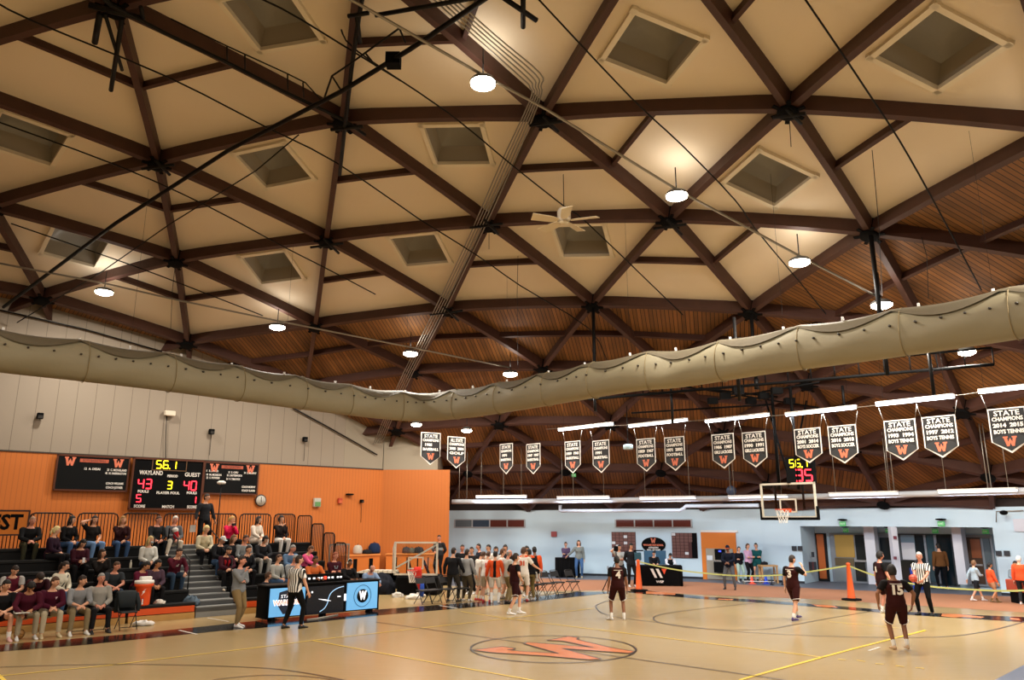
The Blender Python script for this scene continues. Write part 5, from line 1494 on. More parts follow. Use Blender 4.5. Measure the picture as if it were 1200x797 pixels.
for i in range(4):
    p, X_, n = far(948.5 + i * 2.3, 664, RW + .8); mb = MB(); mb.box(p, (.09, .08, .42), 0, (X_, n, Z)); mb.build('leaflet_stack', mat('leaflet_%d' % i, ('4a1f22', '22262c', '5a2a2e', '2a2c34')[i], .6), t)
small_sign('thermostat', 'small black control box inside the recess above the leaflet rack', 'control', 951, 954, 647, 653, DKS, .05, RW + .8)
t = thing('recycling_bin', 'blue recycling bin behind the referee with the ball', 'bin', G(1077, 691))
p = G(1077, 691); mb = MB(); mb.lathe(p, [(.22, .02), (.27, .5), (.29, .78), (.26, .8)], 4, smooth=False); mb.build('bin_body', mat('bin_blue', '2444b0', .5), t)
mb = MB(); mb.lathe(p, [(.3, .78), (.3, .84), (.2, .92)], 4, smooth=False); mb.build('lid', mat('bin_blue_dark', '1c3488', .5), t)

# ================================================================== bleachers
V0, DV, Z0, DZ, NR = 11.0, .62, .45, .31, 6
def urow(px, py, v): return (PV(px, py, v) - CO).dot(SD)
UEND = urow(386, 650, 12.6)
ua0, ua1 = urow(229, 712, V0), urow(279, 710, V0)
SEAT = mat('bleacher_seat_black', '0d0d0e', .5, spec=.3); DECKM = mat('bleacher_deck_dark', '141415', .7, spec=.2); STEPG = mat('step_grey', '8b8d8c', .5); STEPD = mat('step_riser', '4a4b4c', .6)
bl_ = thing('bleachers', 'long black telescoping bleachers with grey aisle steps along the orange wall', 'bleachers', UV(-10, V0))
AX = (SD, ND, Z)
def ubox(mb, u0, u1, v0, v1, z0, z1, mi=0, bev=0.0): mb.box(UV((u0+u1)/2, (v0+v1)/2, (z0+z1)/2), (u1-u0, v1-v0, z1-z0), mi, AX, bev)
secs = [(-22.0, ua0), (ua1, UEND)]
for k in range(NR):
    v, z = V0 + DV * k, Z0 + DZ * k
    for u0, u1 in secs:
        mb = MB(); ubox(mb, u0, u1, v, v + .30, z - .09, z, 0, .015); mb.build('seat_plank', SEAT, bl_)
        mb = MB(); ubox(mb, u0, u1, v + .03, v + .06, z - .36 if k else .16, z - .09); mb.build('riser', DECKM, bl_)
        mb = MB(); ubox(mb, u0, u1, v + .30, v + DV + .05, z - .16, z - .12); mb.build('foot_deck', DECKM, bl_)
        mb = MB(); ubox(mb, u0, u1, v + .285, v + .30, z - .03, z - .0); mb.build('seat_edge', mat('seat_edge', '3a3b3c', .45), bl_)
    # aisle steps
    mb = MB(); ubox(mb, ua0 + .03, ua1 - .03, v + .02, v + DV * .5 + .02, 0 if k == 0 else z - .5, z - .15 if k else .30, 0); mb.build('aisle_step', STEPG, bl_)
    mb = MB(); ubox(mb, ua0 + .03, ua1 - .03, v + DV * .5, v + DV + .03, z - .4, z + .0 if k else .45, 0); mb.build('aisle_step', STEPG, bl_)
    for zz, vv in ((z - .15 if k else .30, v + .015), (z if k else .45, v + DV * .5 - .005)):
        mb = MB(); ubox(mb, ua0 + .03, ua1 - .03, vv - .006, vv + .004, zz - .14, zz - .03); mb.build('step_riser', STEPD, bl_)
ZT = Z0 + DZ * (NR - 1) - .12; VT = V0 + DV * NR
mb = MB(); ubox(mb, -22, UEND, VT, VT + .75, ZT - .1, ZT); mb.build('top_walkway', DECKM, bl_)
mb = MB(); ubox(mb, -22, UEND, VT + .7, VT + .75, 0.1, ZT - .1); mb.build('back_frame', BLACKM, bl_)
for u0, u1 in ((-22, -5.95), (-5.9, ua0), (ua1, UEND)):
    mb = MB(); ubox(mb, u0, u1 - .04, V0 - .04, V0 + .02, .19, Z0 - .09); mb.build('orange_front_panel', mat('orange_panel', 'd9521c', .45), bl_)
    mb = MB(); ubox(mb, u0, u1 - .03, V0 - .06, V0 + .04, .0, .17); mb.build('wooden_kick_panel', mat('kick_wood', 'c09455', .4, noise=(5, .15)), bl_)
for u in (ua0 - .02, ua1 - .0):
    for k in (1, 3):
        v = V0 + DV * k + .1; z = Z0 + DZ * k - .12
        mb = MB(); mb.tube([UV(u, v, z), UV(u, v, z + .95), UV(u, v + .9, z + .95 + .35), UV(u, v + .9, z + .4)], .022, 8); mb.build('aisle_handrail', BLACK, bl_)
# guard rails
VR = VT + .62
us = [urow(x, 600, VR) for x in (36, 86.5)]; LS = us[1] - us[0]
def rail_section(A, B, h, lab, drop=0.0, nb_=11, r_=.016):
    t = thing('guard_rail', lab, 'railing', (A + B) / 2, 0, 'black guard rail sections behind the bleachers')
    d = (B - A).normalized(); L = (B - A).length; c = .14
    up = Z
    P_ = [A + Z * .06, A + Z * (h - c), A + Z * (h - c * .3) + d * (c * .3), A + Z * h + d * c, B + Z * h - d * c, B + Z * (h - c * .3) - d * (c * .3), B + Z * (h - c), B + Z * .06]
    mb = MB(); mb.tube(P_, .024, 8, cap=True); mb.tube([A + Z * .08, B + Z * .08], .02, 6); mb.build('frame', BLACK, t)
    for i in range(1, nb_):
        p = A.lerp(B, i / nb_); mb = MB(); mb.tube([p + Z * .08, p + Z * h], r_, 6); mb.build('bar', BLACK, t)
names_ = ['behind the GUEST banner', 'behind the bald man in the top row', 'behind the three women in the top row', 'under the left part of the scoreboard', 'under the right part of the scoreboard', 'beside the standing man', 'behind the woman in pink', 'behind the laughing woman in the top row', 'last one before the stepped end rails']
for i in range(-1, 9):
    u0 = us[0] + i * (LS + .14)
    u1 = u0 + LS
    if u1 > UEND: u1 = UEND - .05
    if u1 - u0 < .5: break
    rail_section(UV(u0, VR, ZT), UV(u1, VR, ZT), 1.16, 'black guard rail section ' + names_[min(i + 1, 8)], nb_=12)
for i, (va, vb, zb) in enumerate(((VR, VR - 1.15, ZT), (VR - 1.2, VR - 2.1, ZT - .3), (VR - 2.15, VR - 2.95, ZT - .62), (VR - 3.0, VR - 3.8, ZT - .95))):
    h = 1.16 if i == 0 else 1.16
    rail_section(UV(UEND + .06, va, max(.1, zb - 1.0)), UV(UEND + .06, vb, max(.1, zb - 1.0)), zb - max(.1, zb - 1.0) + 1.1, 'stepped black end rail at the right end of the bleachers, %s from the top' % ('first', 'second', 'third', 'fourth')[i], nb_=9, r_=.012)
# GUEST banner
a, b = PV(-58, 613, VR - .06), PV(34, 613, VR - .06); tz, bz = PV(5, 597.5, VR - .06).z, PV(5, 628, VR - .06).z
c = Vector(((a.x + b.x) / 2, (a.y + b.y) / 2, (tz + bz) / 2)); w = (b - a).length; h = tz - bz
t = thing('guest_banner', 'orange banner with the black word GUEST on the guard rail at the left edge', 'banner', c)
mb = MB(); mb.box(c, (w, .02, h), 0, AX); mb.build('cloth', mat('guest_orange', 'd97a22', .7), t)
mb = MB(); frame_rect(mb, c - ND * .012, SD, Z, w, h, .05, .02, NW); mb.build('border', mat('guest_border', '3a1a10', .6), t)
mb = MB(); put_text(mb, 'GUEST', h * .8, c - ND * .02, SD, Z, 0, width=w * .82, extrude=.004, bold=.02); mb.build('lettering', BLACKM, t)

# ================================================================== scorers' table
VT_ = 8.75
u0, u1 = urow(312, 710, VT_), urow(444, 700, VT_)
tb_ = thing('scorers_table', 'black scorers table with three lit screens on its front', 'table', UV((u0+u1)/2, VT_ + .3))
mb = MB(); ubox(mb, u0, u1, VT_, VT_ + .12, .08, .95, 0); ubox(mb, u0, u0 + .06, VT_, VT_ + .65, .06, .95); ubox(mb, u1 - .06, u1, VT_, VT_ + .65, .06, .95); mb.build('cabinet', BLACKM, tb_)
mb = MB(); ubox(mb, u0 - .03, u1 + .03, VT_ - .04, VT_ + .68, .95, .99, 0, .01); mb.build('table_top', BLACK, tb_)
for u in (u0 + .25, (u0+u1)/2, u1 - .25):
    mb = MB(); ubox(mb, u - .05, u + .05, VT_ + .02, VT_ + .3, 0, .08); mb.build('foot', BLACKM, tb_)
SCB = mat('screen_blue', '5f9cc4', .4, emit='6fb2e6', estr=.72); SCK = mat('screen_black', '10141b', .2, emit='0f1a2a', estr=.25)
SCW = mat('screen_white', 'ffffff', .3, emit='f2f6ff', estr=1.0); SCD = mat('screen_dark_mark', '0c0d10', .4); SCO = mat('screen_orange', 'ee7a2a', .3, emit='ee7a2a', estr=.9); SCL = mat('screen_glow', '9ec4e6', .3, emit='9ec4e6', estr=.9)
def uz(px, py, v=VT_ - .02): q = PV(px, py, v); return (q - CO).dot(SD), q.z
def screen(x0, x1, y0, y1, m):
    a, _ = uz(x0, (y0+y1)/2); b, _ = uz(x1, (y0+y1)/2); _, z1 = uz((x0+x1)/2, y0); _, z0 = uz((x0+x1)/2, y1)
    mb = MB(); ubox(mb, a, b, VT_ - .03, VT_ + .01, z0, z1); mb.build('screen', m, tb_)
    return UV((a+b)/2, VT_ - .035, (z0+z1)/2), b - a, z1 - z0
c, w, h = screen(316, 357, 689, 722, SCB)
mb = MB(); sp_ = [(-.05, .42), (.25, .4), (.28, .1), (.1, -.4), (-.12, -.42), (-.28, -.1), (-.25, .35)]
mb.prism([c + SD * (x * w) + Z * (y * h) for x, y in sp_], -ND * .004); mb.build('shield', mat('screen_navy', '27324a', .3), tb_)
mb = MB(); put_text(mb, 'STATE', .13, c - ND * .008 + Z * (h * .2), SD, Z, 0, width=w * .4, extrude=.003); put_text(mb, 'WARRIORS', .2, c - ND * .012 - Z * (h * .02), SD, Z, 0, width=w * .84, extrude=.004, bold=.014); mb.build('screen_lettering', SCW, tb_)
mb = MB(); put_text(mb, 'WARRIORS', .17, c - ND * .018 - Z * (h * .02), SD, Z, 0, width=w * .8, extrude=.003); mb.build('screen_word', SCO, tb_)
c, w, h = screen(359.5, 402.5, 686.5, 719, SCK)
mb = MB(); cur = [c - ND * .01 + SD * (x * w) + Z * (y * h) for x, y in ((.48, .44), (.3, .38), (.15, .25), (.08, .08), (.05, -.12), (-.02, -.3), (-.15, -.42))]
mb.tube(smooth_path(cur, 4), .012, 6); mb.build('light_arc', SCL, tb_)
mb = MB(); mb.tube([c - ND * .012 + SD * (x * w) + Z * (y * h) for x, y in ((-.2, .04), (.0, -.02), (.14, -.06))], [.006, .022, .006], 6); mb.ball(c - ND * .01 + SD * (-.38 * w) + Z * (.3 * h), (.03, .01, .03)); mb.box(c - ND * .01 + SD * (.36 * w) + Z * (.08 * h), (.11, .01, .03), 0, AX); mb.build('bright_marks', SCW, tb_)
c, w, h = screen(406.5, 442, 682.5, 714, SCB)
mb = MB()
for r_ in (.40,): mb.tube([c - ND * .006 + SD * (math.cos(a) * r_ * h * .95) + Z * (math.sin(a) * r_ * h) for a in [2*PI*i/28 for i in range(29)]], .01, 5, cap=False)
mb.build('ring', mat('screen_teal', '2b6f8f', .3), tb_)
mb = MB(); mb.lathe(c - ND * .004, [(h * .25, 0), (h * .25, .006), (.01, .007)], 28, 0, NW); mb.build('disc', SCD, tb_)
mb = MB(); put_text(mb, 'W', h * .42, c - ND * .016, SD, Z, 0, width=h * .32, extrude=.004, bold=.02); mb.build('screen_emblem', SCW, tb_)
u_, z_ = uz(404.5, 700); mb = MB(); ubox(mb, u_ - .03, u_ + .03, VT_ - .03, VT_, z_ - .1, z_ + .1); mb.build('white_arrow_light', SCW, tb_)
# possession box on the table
a, b = uz(356, 677, VT_ + .2)[0], uz(401, 677, VT_ + .2)[0]
t = thing('possession_display', 'long black display box with white and red lights on the scorers table', 'display', UV((a+b)/2, VT_ + .25, .99))
mb = MB(); ubox(mb, a, b, VT_ + .15, VT_ + .33, .99, 1.22); mb.build('housing', BLACKM, t)
mb = MB()
for f_ in (.12, .24, .36, .44, .62, .72, .86, .94): ubox(mb, a + (b-a)*f_ - .035, a + (b-a)*f_ + .035, VT_ + .14, VT_ + .15, 1.08, 1.13)
mb.build('white_lights', SCW, t)
mb = MB(); ubox(mb, a + (b-a)*.5, a + (b-a)*.56, VT_ + .14, VT_ + .15, 1.06, 1.15); mb.build('red_light', mat('red_glow', 'ff4030', .4, emit='ff3020', estr=3), t)
mb = MB()
cable = [G(360, 727), G(372, 725.5), G(388, 722.5), G(396, 721)]
mb.tube([p + Z * .02 for p in cable], .018, 6); tag(mb.build('floor_cable', mat('cable_pale', 'b9b2a4', .5)), 'pale cable lying on the black band before the scorers table', 'cable')

# ================================================================== portable hoop on the left, cabinets
PH_ = AY(487.5, 654.5, 30.5)
t = thing('portable_hoop', 'lowered portable glass hoop with black padded base left of the huddle', 'basketball hoop', Vector((PH_.x, PH_.y, 0)))
Xp = Vector((.98, -.1, 0)).normalized(); Fp = Vector((Xp.y, -Xp.x, 0))
PW = 50 * 30.5 / FPX * 1.0
hoop(t, PH_, Xp, Fp, w=PW, h=1.24, pad=False, rimz=-.42, rimc='c8402c')
base_ = Vector((PH_.x, PH_.y, 0)) - Fp * .9
mb = MB(); mb.box(base_ + Z * .36, (1.6, 1.3, .72), 0, (Xp, -Fp, Z), bev=.08); mb.build('padded_base', BLACKM, t)
for sg in (-1, 1):
    mb = MB(); mb.bar(PH_ - Fp * .05 + Xp * (sg * .3) - Z * .1, base_ + Xp * (sg * .35) + Z * .7, .07, .09, 0); mb.build('lift_arm', BLACKM, t)
mb = MB(); mb.bar(PH_ - Fp * .06 - Xp * (PW * .46) - Z * .35, PH_ - Fp * .06 + Xp * (PW * .45) + Z * .5, .05, .06, 0); mb.build('white_strut', WHITE, t)
mb = MB(); mb.tube([PH_ - Fp * .06 - Xp * (PW * .5) + Z * .6, PH_ - Fp * .5 - Xp * (PW * .6) + Z * .35, PH_ - Fp * .5 - Xp * (PW * .6) - Z * .5], .03, 6); mb.build('side_frame', WHITE, t)
RJ = AY(489, 678, 30.0)
mb = MB()
mb.tube([RJ + Z * .42, RJ + Z * .25, RJ - Z * .1 + Xp * .06, RJ - Z * .42 + Xp * .12], [.12, .17, .11, .04], 10, ry=[.05, .07, .06, .03]); tag(mb.build('red_jersey', cloth('c8352c')), 'red jersey hung over the rim of the lowered portable hoop', 'jersey')
BJ = AY(494.5, 692, 29.9)
mb = MB(); mb.tube([BJ + Z * .3, BJ, BJ - Z * .22], [.07, .09, .06], 8, ry=[.05, .05, .05]); tag(mb.build('blue_bag', cloth('2c4aa0')), 'small blue bag standing under the red jersey at the portable hoop', 'bag')
# second, folded glass board
FB = AY(397, 657, 33)
t = thing('folded_hoop', 'narrow glass backboard frame folded away before the orange wall', 'basketball hoop', Vector((FB.x, FB.y, 0)))
Xq = Vector((.55, .83, 0)).normalized(); Fq = Vector((Xq.y, -Xq.x, 0))
mb = MB(); frame_rect(mb, FB, Xq, Z, 1.15, 1.35, .06, .05, Fq); mb.build('frame', GREYM, t)
mb = MB(); mb.box(FB, (1.05, .012, 1.25), 0, (Xq, Fq, Z)); mb.build('glass', GLASS, t)
mb = MB(); mb.box(Vector((FB.x, FB.y, .33)) + Vector((.3, .5, 0)), (1.2, .8, .62), 0, (Xq, -Fq, Z), bev=.06); mb.build('padded_base', BLACKM, t)
mb = MB(); mb.bar(FB + Vector((.1, .1, -.6)), Vector((FB.x + .3, FB.y + .5, .5)), .08, .1, 0); mb.build('lift_arm', BLACKM, t)
# orange cabinets along the corner
CAB = mat('orange_cabinet', 'd3742a', .55)
zc_ = AY(480, 650, YC - .7).z
A_ = AY(452, 665, YC - .75); B_ = AY(514, 665, YC - .75)
t = thing('storage_cabinet', 'long low orange cabinet against the corner wall behind the portable hoop', 'cabinet', Vector(((A_.x+B_.x)/2, A_.y, 0)))
mb = MB(); mb.box(((A_.x+B_.x)/2, A_.y + .33, zc_/2), (B_.x - A_.x, .66, zc_)); mb.build('body', CAB, t)
mb = MB(); mb.box(((A_.x+B_.x)/2, A_.y + .31, zc_ + .02), (B_.x - A_.x + .06, .74, .05)); mb.build('top', mat('cabinet_top', 'dd8b45', .5), t)
for f_ in (.2, .4, .6, .8):
    mb = MB(); mb.box((A_.x + (B_.x-A_.x)*f_, A_.y - .01, zc_*.5), (.05, .02, zc_*.8)); mb.build('door_gap', BLACKM, t)
ua_, ub_ = urow(404, 650, VW - .75), urow(445, 650, VW - .75)
t = thing('storage_cabinet', 'low orange cabinet against the ribbed wall right of the bleacher end rails', 'cabinet', UV((ua_+ub_)/2, VW - .4))
mb = MB(); ubox(mb, ua_, ub_, VW - .75, VW - .06, 0, zc_ - .02); mb.build('body', CAB, t)
mb = MB(); ubox(mb, ua_ - .03, ub_ + .02, VW - .8, VW - .05, zc_ - .02, zc_ + .04); mb.build('top', mat('cabinet_top', 'dd8b45', .5), t)
for f_ in (.3, .75):
    mb = MB(); ubox(mb, ua_ + (ub_-ua_)*f_ - .1, ua_ + (ub_-ua_)*f_ + .1, VW - .77, VW - .74, .1, zc_ - .15); mb.build('dark_slot', BLACKM, t)
def bag(p, sx, sy, sz, c, lab, nm='bag', cat='bag'):
    t = thing(nm, lab, cat, p)
    mb = MB(); mb.lathe(p, [(sx * 1.1, .01), (sx * 1.25, sz * .2), (sx * 1.2, sz * .65), (sx * .8, sz * .95), (sx * .3, sz)], 12)
    mb.v = [(x, p.y + (y - p.y) * sy / sx, z) for x, y, z in mb.v]; mb.build('pouch', cloth(c), t)
    mb = MB(); mb.tube([p + Z * (sz * .85) - Vector((sx * .3, 0, 0)), p + Z * (sz * 1.12), p + Z * (sz * .85) + Vector((sx * .3, 0, 0))], .015, 5); mb.build('strap', cloth('1c1c1e'), t)
def ctop(px, u_off=.35):
    p = AY(px, 648, YC - .45); return Vector((p.x, p.y, zc_ + .045))
for px, sx, sz, c_, lb in ((476, .16, .3, '3c3c40', 'small dark bag on the orange cabinet, seen through the left of the glass backboard'), (482.5, .14, .26, '57574f', 'brown-grey bag between two others on the orange cabinet'), (490.5, .2, .3, '2a2b30', 'larger dark bag on the orange cabinet behind the glass backboard')):
    bag(ctop(px), sx, .14, sz, c_, lb)
for px, sx, sz, c_, lb in ((438.5, .24, .5, '1d2c4a', 'navy backpack on the orange cabinet near the corner'), (430, .2, .2, '232326', 'low black bag on the orange cabinet beside the navy backpack'), (419, .18, .42, 'b9b2a6', 'pale bag on the orange cabinet nearest the bleacher end rails')):
    p = PV(px, 648, VW - .42); p.z = zc_ + .045; bag(p, sx, .16, sz, c_, lb)
# white folding bench / stacked mat before the cabinets
p = AY(432, 677, 33.5); t = thing('mat_cart', 'cart with a pale slatted cover between the two glass backboards', 'cart', Vector((p.x, p.y, 0)))
mb = MB(); mb.prism([p + Vector((-1.2, 0, -.12)), p + Vector((1.15, 0, -.12)), p + Vector((1.15, 0, .28)), p + Vector((-.2, 0, .30)), p + Vector((-.9, 0, .12))], (0, .7, 0)); mb.build('cover', stripes('pale_slats', 'cfc6b4', '9a9284', 5, 0, .6, .8), t)
mb = MB(); mb.box((p.x + .1, p.y + .35, .32), (2.2, .7, .64)); mb.build('cart_body', BLACKM, t)

# ================================================================== folding chairs
CH = mat('chair_black', '141415', .45); CHS = mat('chair_pad', '1f1f21', .6)
def make_chair(lab, loc, rz, group='black folding chairs along the bench'):
    t = thing('folding_chair', lab, 'chair', (0, 0, 0), 0, group)
    mb = MB(); mb.box((0, .02, .45), (.42, .40, .04), bev=.012); mb.build('seat', CHS, t)
    mb = MB(); mb.box((0, -.2, .76), (.40, .03, .2), 0, (Vector((1,0,0)), Vector((0,.97,.24)), Vector((0,-.24,.97)))); mb.build('backrest', CHS, t)
    for sg in (-1, 1):
        mb = MB(); mb.tube([(sg*.21, .26, .01), (sg*.21, .02, .42), (sg*.21, -.16, .68), (sg*.2, -.24, .86)], .013, 6); mb.build('leg', CH, t)
        mb = MB(); mb.tube([(sg*.19, -.28, .01), (sg*.19, .0, .3), (sg*.19, .16, .43)], .013, 6); mb.build('leg', CH, t)
    mb = MB(); mb.tube([(-.2, -.24, .86), (-.12, -.255, .895), (.12, -.255, .895), (.2, -.24, .86)], .013, 6); mb.build('top_rail', CH, t)
    mb = MB(); mb.tube([(-.21, .22, .08), (.21, .22, .08)], .01, 6); mb.build('crossbar', CH, t)
    t.location = loc; t.rotation_euler = (0, 0, rz); return t
YB = math.radians(-138)
proto = make_chair('black folding chair at the right end of the bench row, nearest the far corner', G(671, 695.5), YB)
for i, (px, py, lb) in enumerate(((658, 697, 'second black folding chair from the right end of the bench row'), (646, 698.5, 'third black folding chair from the right end of the bench row'), (634, 700, 'fourth black folding chair from the right, beside the huddle'), (623, 702, 'black folding chair half hidden at the right side of the huddle'),
     (548, 706, 'black folding chair behind the legs of the coach in grey'), (531, 707, 'black folding chair behind the coach in the black jacket'), (514, 708, 'black folding chair just left of the coach in the black jacket'), (503, 709, 'leftmost black folding chair beside the portable hoop'))):
    c_ = copy_tree(proto); c_.location = G(px, py) + ND * (.35 if px < 560 else .2); c_['label'] = lb
c_ = copy_tree(proto); c_['label'] = 'black chair draped with a dark jacket beside the seated man in grey'; c_.location = UV(urow(147, 735, 9.75), 9.75); c_['group'] = 'chairs at the near end'
jc = c_.location; t = thing('jacket', 'dark grey jacket draped over the empty chair beside the seated man in grey', 'jacket', jc + Z * .48)
mb = MB(); mb.tube([jc + ND * .22 + Z * .42 - SD * .0, jc + ND * .25 + Z * .72, jc + ND * .22 + Z * .95, jc + ND * .16 + Z * .93, jc + ND * .05 + Z * .55], [.27, .3, .26, .24, .2], 12, ry=[.06, .08, .07, .06, .04], up=ND); mb.build('body_cloth', cloth('2b3033'), t)
mb = MB(); mb.tube([jc + SD * .24 + ND * .2 + Z * .9, jc + SD * .33 + ND * .16 + Z * .6, jc + SD * .3 + ND * .1 + Z * .45], [.07, .065, .05], 8); mb.build('sleeve', cloth('2b3033'), t)
for px, py, v, lb in ((92, 735, 9.85, 'black chair under the man in the grey polo'), (116, 735, 9.8, 'black chair under the older man in the grey sweater'), (311, 726, 9.55, 'black chair at the left end of the scorers table')):
    c_ = copy_tree(proto); c_['label'] = lb; c_.location = UV(urow(px, py, v), v); c_['group'] = 'chairs at the near end'
    if px == 311: c_.rotation_euler = (0, 0, YB)

# ================================================================== cooler, towels, balls, odds and ends
cu = urow(167, 705, V0 + .15); cp_ = UV(cu, V0 + .16, Z0)
t = thing('drink_cooler', 'big orange drink cooler with a white lid on the front bleacher seat', 'cooler', cp_)
mb = MB(); mb.lathe(cp_, [(.18, .0), (.19, .03), (.21, .5), (.25, .52), (.26, .6), (.24, .61)], 24); mb.build('body', mat('cooler_orange', 'f0541c', .4), t)
mb = MB(); mb.lathe(cp_, [(.265, .6), (.26, .68), (.1, .70)], 24); mb.build('lid', WHITEL, t)
nc = (EYEP - cp_); nc.z = 0; nc.normalize(); xc = Vector((-nc.y, nc.x, 0))
mb = MB(); o = cp_ + nc * .222 + Z * .37; mb.prism([o + xc * x + Z * y for x, y in ((.08, .11), (-.04, .0), (.0, .0), (-.06, -.1), (.05, .02), (.01, .02))], nc * .012); mb.build('bolt_emblem', WHITEL, t)
mb = MB(); mb.box(cp_ + nc * .208 + Z * .12, (.06, .02, .17), 0, (xc, nc, Z)); mb.build('red_label', mat('label_red', 'b3202a', .5), t)
mb = MB(); mb.prism([cp_ + nc * .222 + Z * .12 + xc * x + Z * y for x, y in ((-.015, -.07), (.015, -.07), (.015, .07), (-.015, .07))], nc * .008); mb.build('label_mark', WHITEL, t)
mb = MB(); mb.tube([cp_ + nc * .2 + Z * .05, cp_ + nc * .27 + Z * .05], .02, 8); mb.build('tap', WHITEL, t)
t = thing('cup_stack', 'stack of white cups and towels on the cooler lid', 'cups', cp_ + Z * .70)
mb = MB(); mb.box(cp_ + Z * .74 + SD * .03, (.3, .2, .09), 0, AX, bev=.02); mb.build('towel', WHITEL, t)
def crumple(p, sx, sy, sz, c, lab, nm, cat, seed=1):
    random.seed(seed); mb = MB(); mb.ball(p + Z * (sz * .3), (sx, sy, sz), 20, 12)
    mb.v = [(x + random.uniform(-.03, .03), y + random.uniform(-.03, .03), max(p.z + .005, z + random.uniform(-.25, .25) * sz)) for x, y, z in mb.v]
    return tag(mb.build(nm, cloth(c)), lab, cat)
crumple(G(168, 733), .3, .2, .1, 'e6e0d8', 'white towel crumpled on the floor under the orange front panel', 'towel', 'towel', 3)
crumple(UV(urow(187, 707, V0 + .12), V0 + .14, Z0), .16, .09, .09, 'e2dcd2', 'small white paper pile beside the orange cooler', 'paper_pile', 'paper', 4)
crumple(UV(urow(224, 704, V0 + .4), V0 + .40, Z0 - .12), .25, .13, .2, '5a6a78', 'blue-grey bag lying on the first bleacher row before the aisle', 'duffel_bag', 'bag', 5)
crumple(UV(urow(58, 662, V0 + DV * 2 + .2), V0 + DV * 2 + .2, Z0 + DZ * 2), .34, .16, .13, 'd5d0c4', 'white crumpled jacket on the bleacher seat behind the woman in cream', 'white_jacket', 'jacket', 6)
p = UV(urow(155, 648, V0 + DV * 3 + .15), V0 + DV * 3 + .18, Z0 + DZ * 3)
t = thing('water_bottle', 'small clear water bottle standing on an empty bleacher seat', 'bottle', p)
mb = MB(); mb.lathe(p, [(.033, 0), (.035, .02), (.035, .15), (.014, .2), (.014, .22)], 12); mb.build('bottle_body', mat('bottle_plastic', 'd5d0bf', .3), t)
mb = MB(); mb.lathe(p, [(.017, .22), (.017, .24)], 10); mb.build('cap', WHITEL, t)
BALL = mat('basketball_leather', 'a84a26', .5, bump=(120, .3, .004))
def ball(p, lab, r=.12, m=None):
    t = thing('basketball', lab, 'ball', p - Z * r)
    mb = MB(); mb.ball(p, r, 20, 14); mb.build('leather', m or BALL, t)
    mb = MB()
    for ax in (Vector((1, 0, 0)), Vector((0, 1, 0)), Vector((.2, .3, 1)).normalized()):
        u1_ = ax.cross(Vector((.3, .2, .9))).normalized(); u2_ = ax.cross(u1_)
        mb.tube([p + (u1_ * math.cos(a) + u2_ * math.sin(a)) * (r * 1.004) for a in [2*PI*i/24 for i in range(25)]], .0035, 4, cap=False)
    mb.build('seam', BLACKM, t); return t
ball(G(25, 751) + Z * .12 + ND * .35, 'tan basketball on the floor under the front bench', .12, mat('ball_tan', 'a9793f', .5))
for (px, py, s_, c_, lb) in ((466, 700, .22, 'd8d2c8', 'white shoes and towel heap left of the portable hoop base'), (484, 702, .3, 'e4ded4', 'white towel heap in front of the portable hoop base'), (492, 700, .2, 'e4ded4', 'small white towel right of the heap at the portable hoop')):
    crumple(G(px, py), s_, s_ * .6, .13, c_, lb, 'towel_heap', 'towel', px)
crumple(G(453, 697) + ND * .3, .5, .3, .55, '1a1c24', 'dark coats piled on the floor at the right end of the scorers table', 'coat_pile', 'coats', 9)

# ================================================================== cones, tape, stand, media table
def post(px, py, h, w, lab):
    p = G(px, py); t = thing('delineator_post', lab, 'cone', p)
    mb = MB(); mb.lathe(p, [(w * 1.0, .06), (w * .9, .1), (w * .42, h - .05), (w * .5, h - .03), (w * .5, h), (w * .2, h + .03)], 16); mb.build('post', mat('cone_orange', 'f0642a', .45), t)
    mb = MB(); mb.lathe(p, [(.36, 0), (.36, .05), (.2, .07)], 8, smooth=False); mb.build('rubber_base', BLACKM, t); return p
p1_ = post(749, 692.5, 1.2, .15, 'tall orange cone post beside the black media table')
p2_ = post(998, 703.5, 1.28, .15, 'tall orange cone post standing on the track before the recess')
TAPE = mat('yellow_tape', 'c4c878', .5)
def tape(pts, lab):
    P_ = smooth_path(pts, 6); mb = MB(); vs = []; n = len(P_)
    for i, p in enumerate(P_): vs += [p + Z * .026, p - Z * .026]
    d = Vector((0, .004, 0)); vs2 = [v + d for v in vs]
    mb.add(vs + vs2, [(2*i, 2*i+1, 2*i+3, 2*i+2) for i in range(n-1)] + [(2*n+2*i, 2*n+2*i+2, 2*n+2*i+3, 2*n+2*i+1) for i in range(n-1)] + [(2*i, 2*i+2, 2*n+2*i+2, 2*n+2*i) for i in range(n-1)] + [(2*i+1, 2*n+2*i+1, 2*n+2*i+3, 2*i+3) for i in range(n-1)])
    tag(mb.build('barrier_tape', TAPE), lab, 'tape')
tape([p1_ + Z * 1.15, AY(785, 666.5, 32.4), AY(818, 671, 32), AY(860, 674.5, 31.2), AY(905, 674.5, 30.4), AY(945, 670.5, 29.6), p2_ + Z * 1.2], 'yellow tape strung between the two tall cone posts')
tape([p2_ + Z * 1.2, AY(1030, 676, 28), AY(1080, 686, 26.6), AY(1130, 690.5, 25.5), AY(1200, 692, 24), AY(1290, 680, 22)], 'yellow tape running from the right cone post to the right edge')
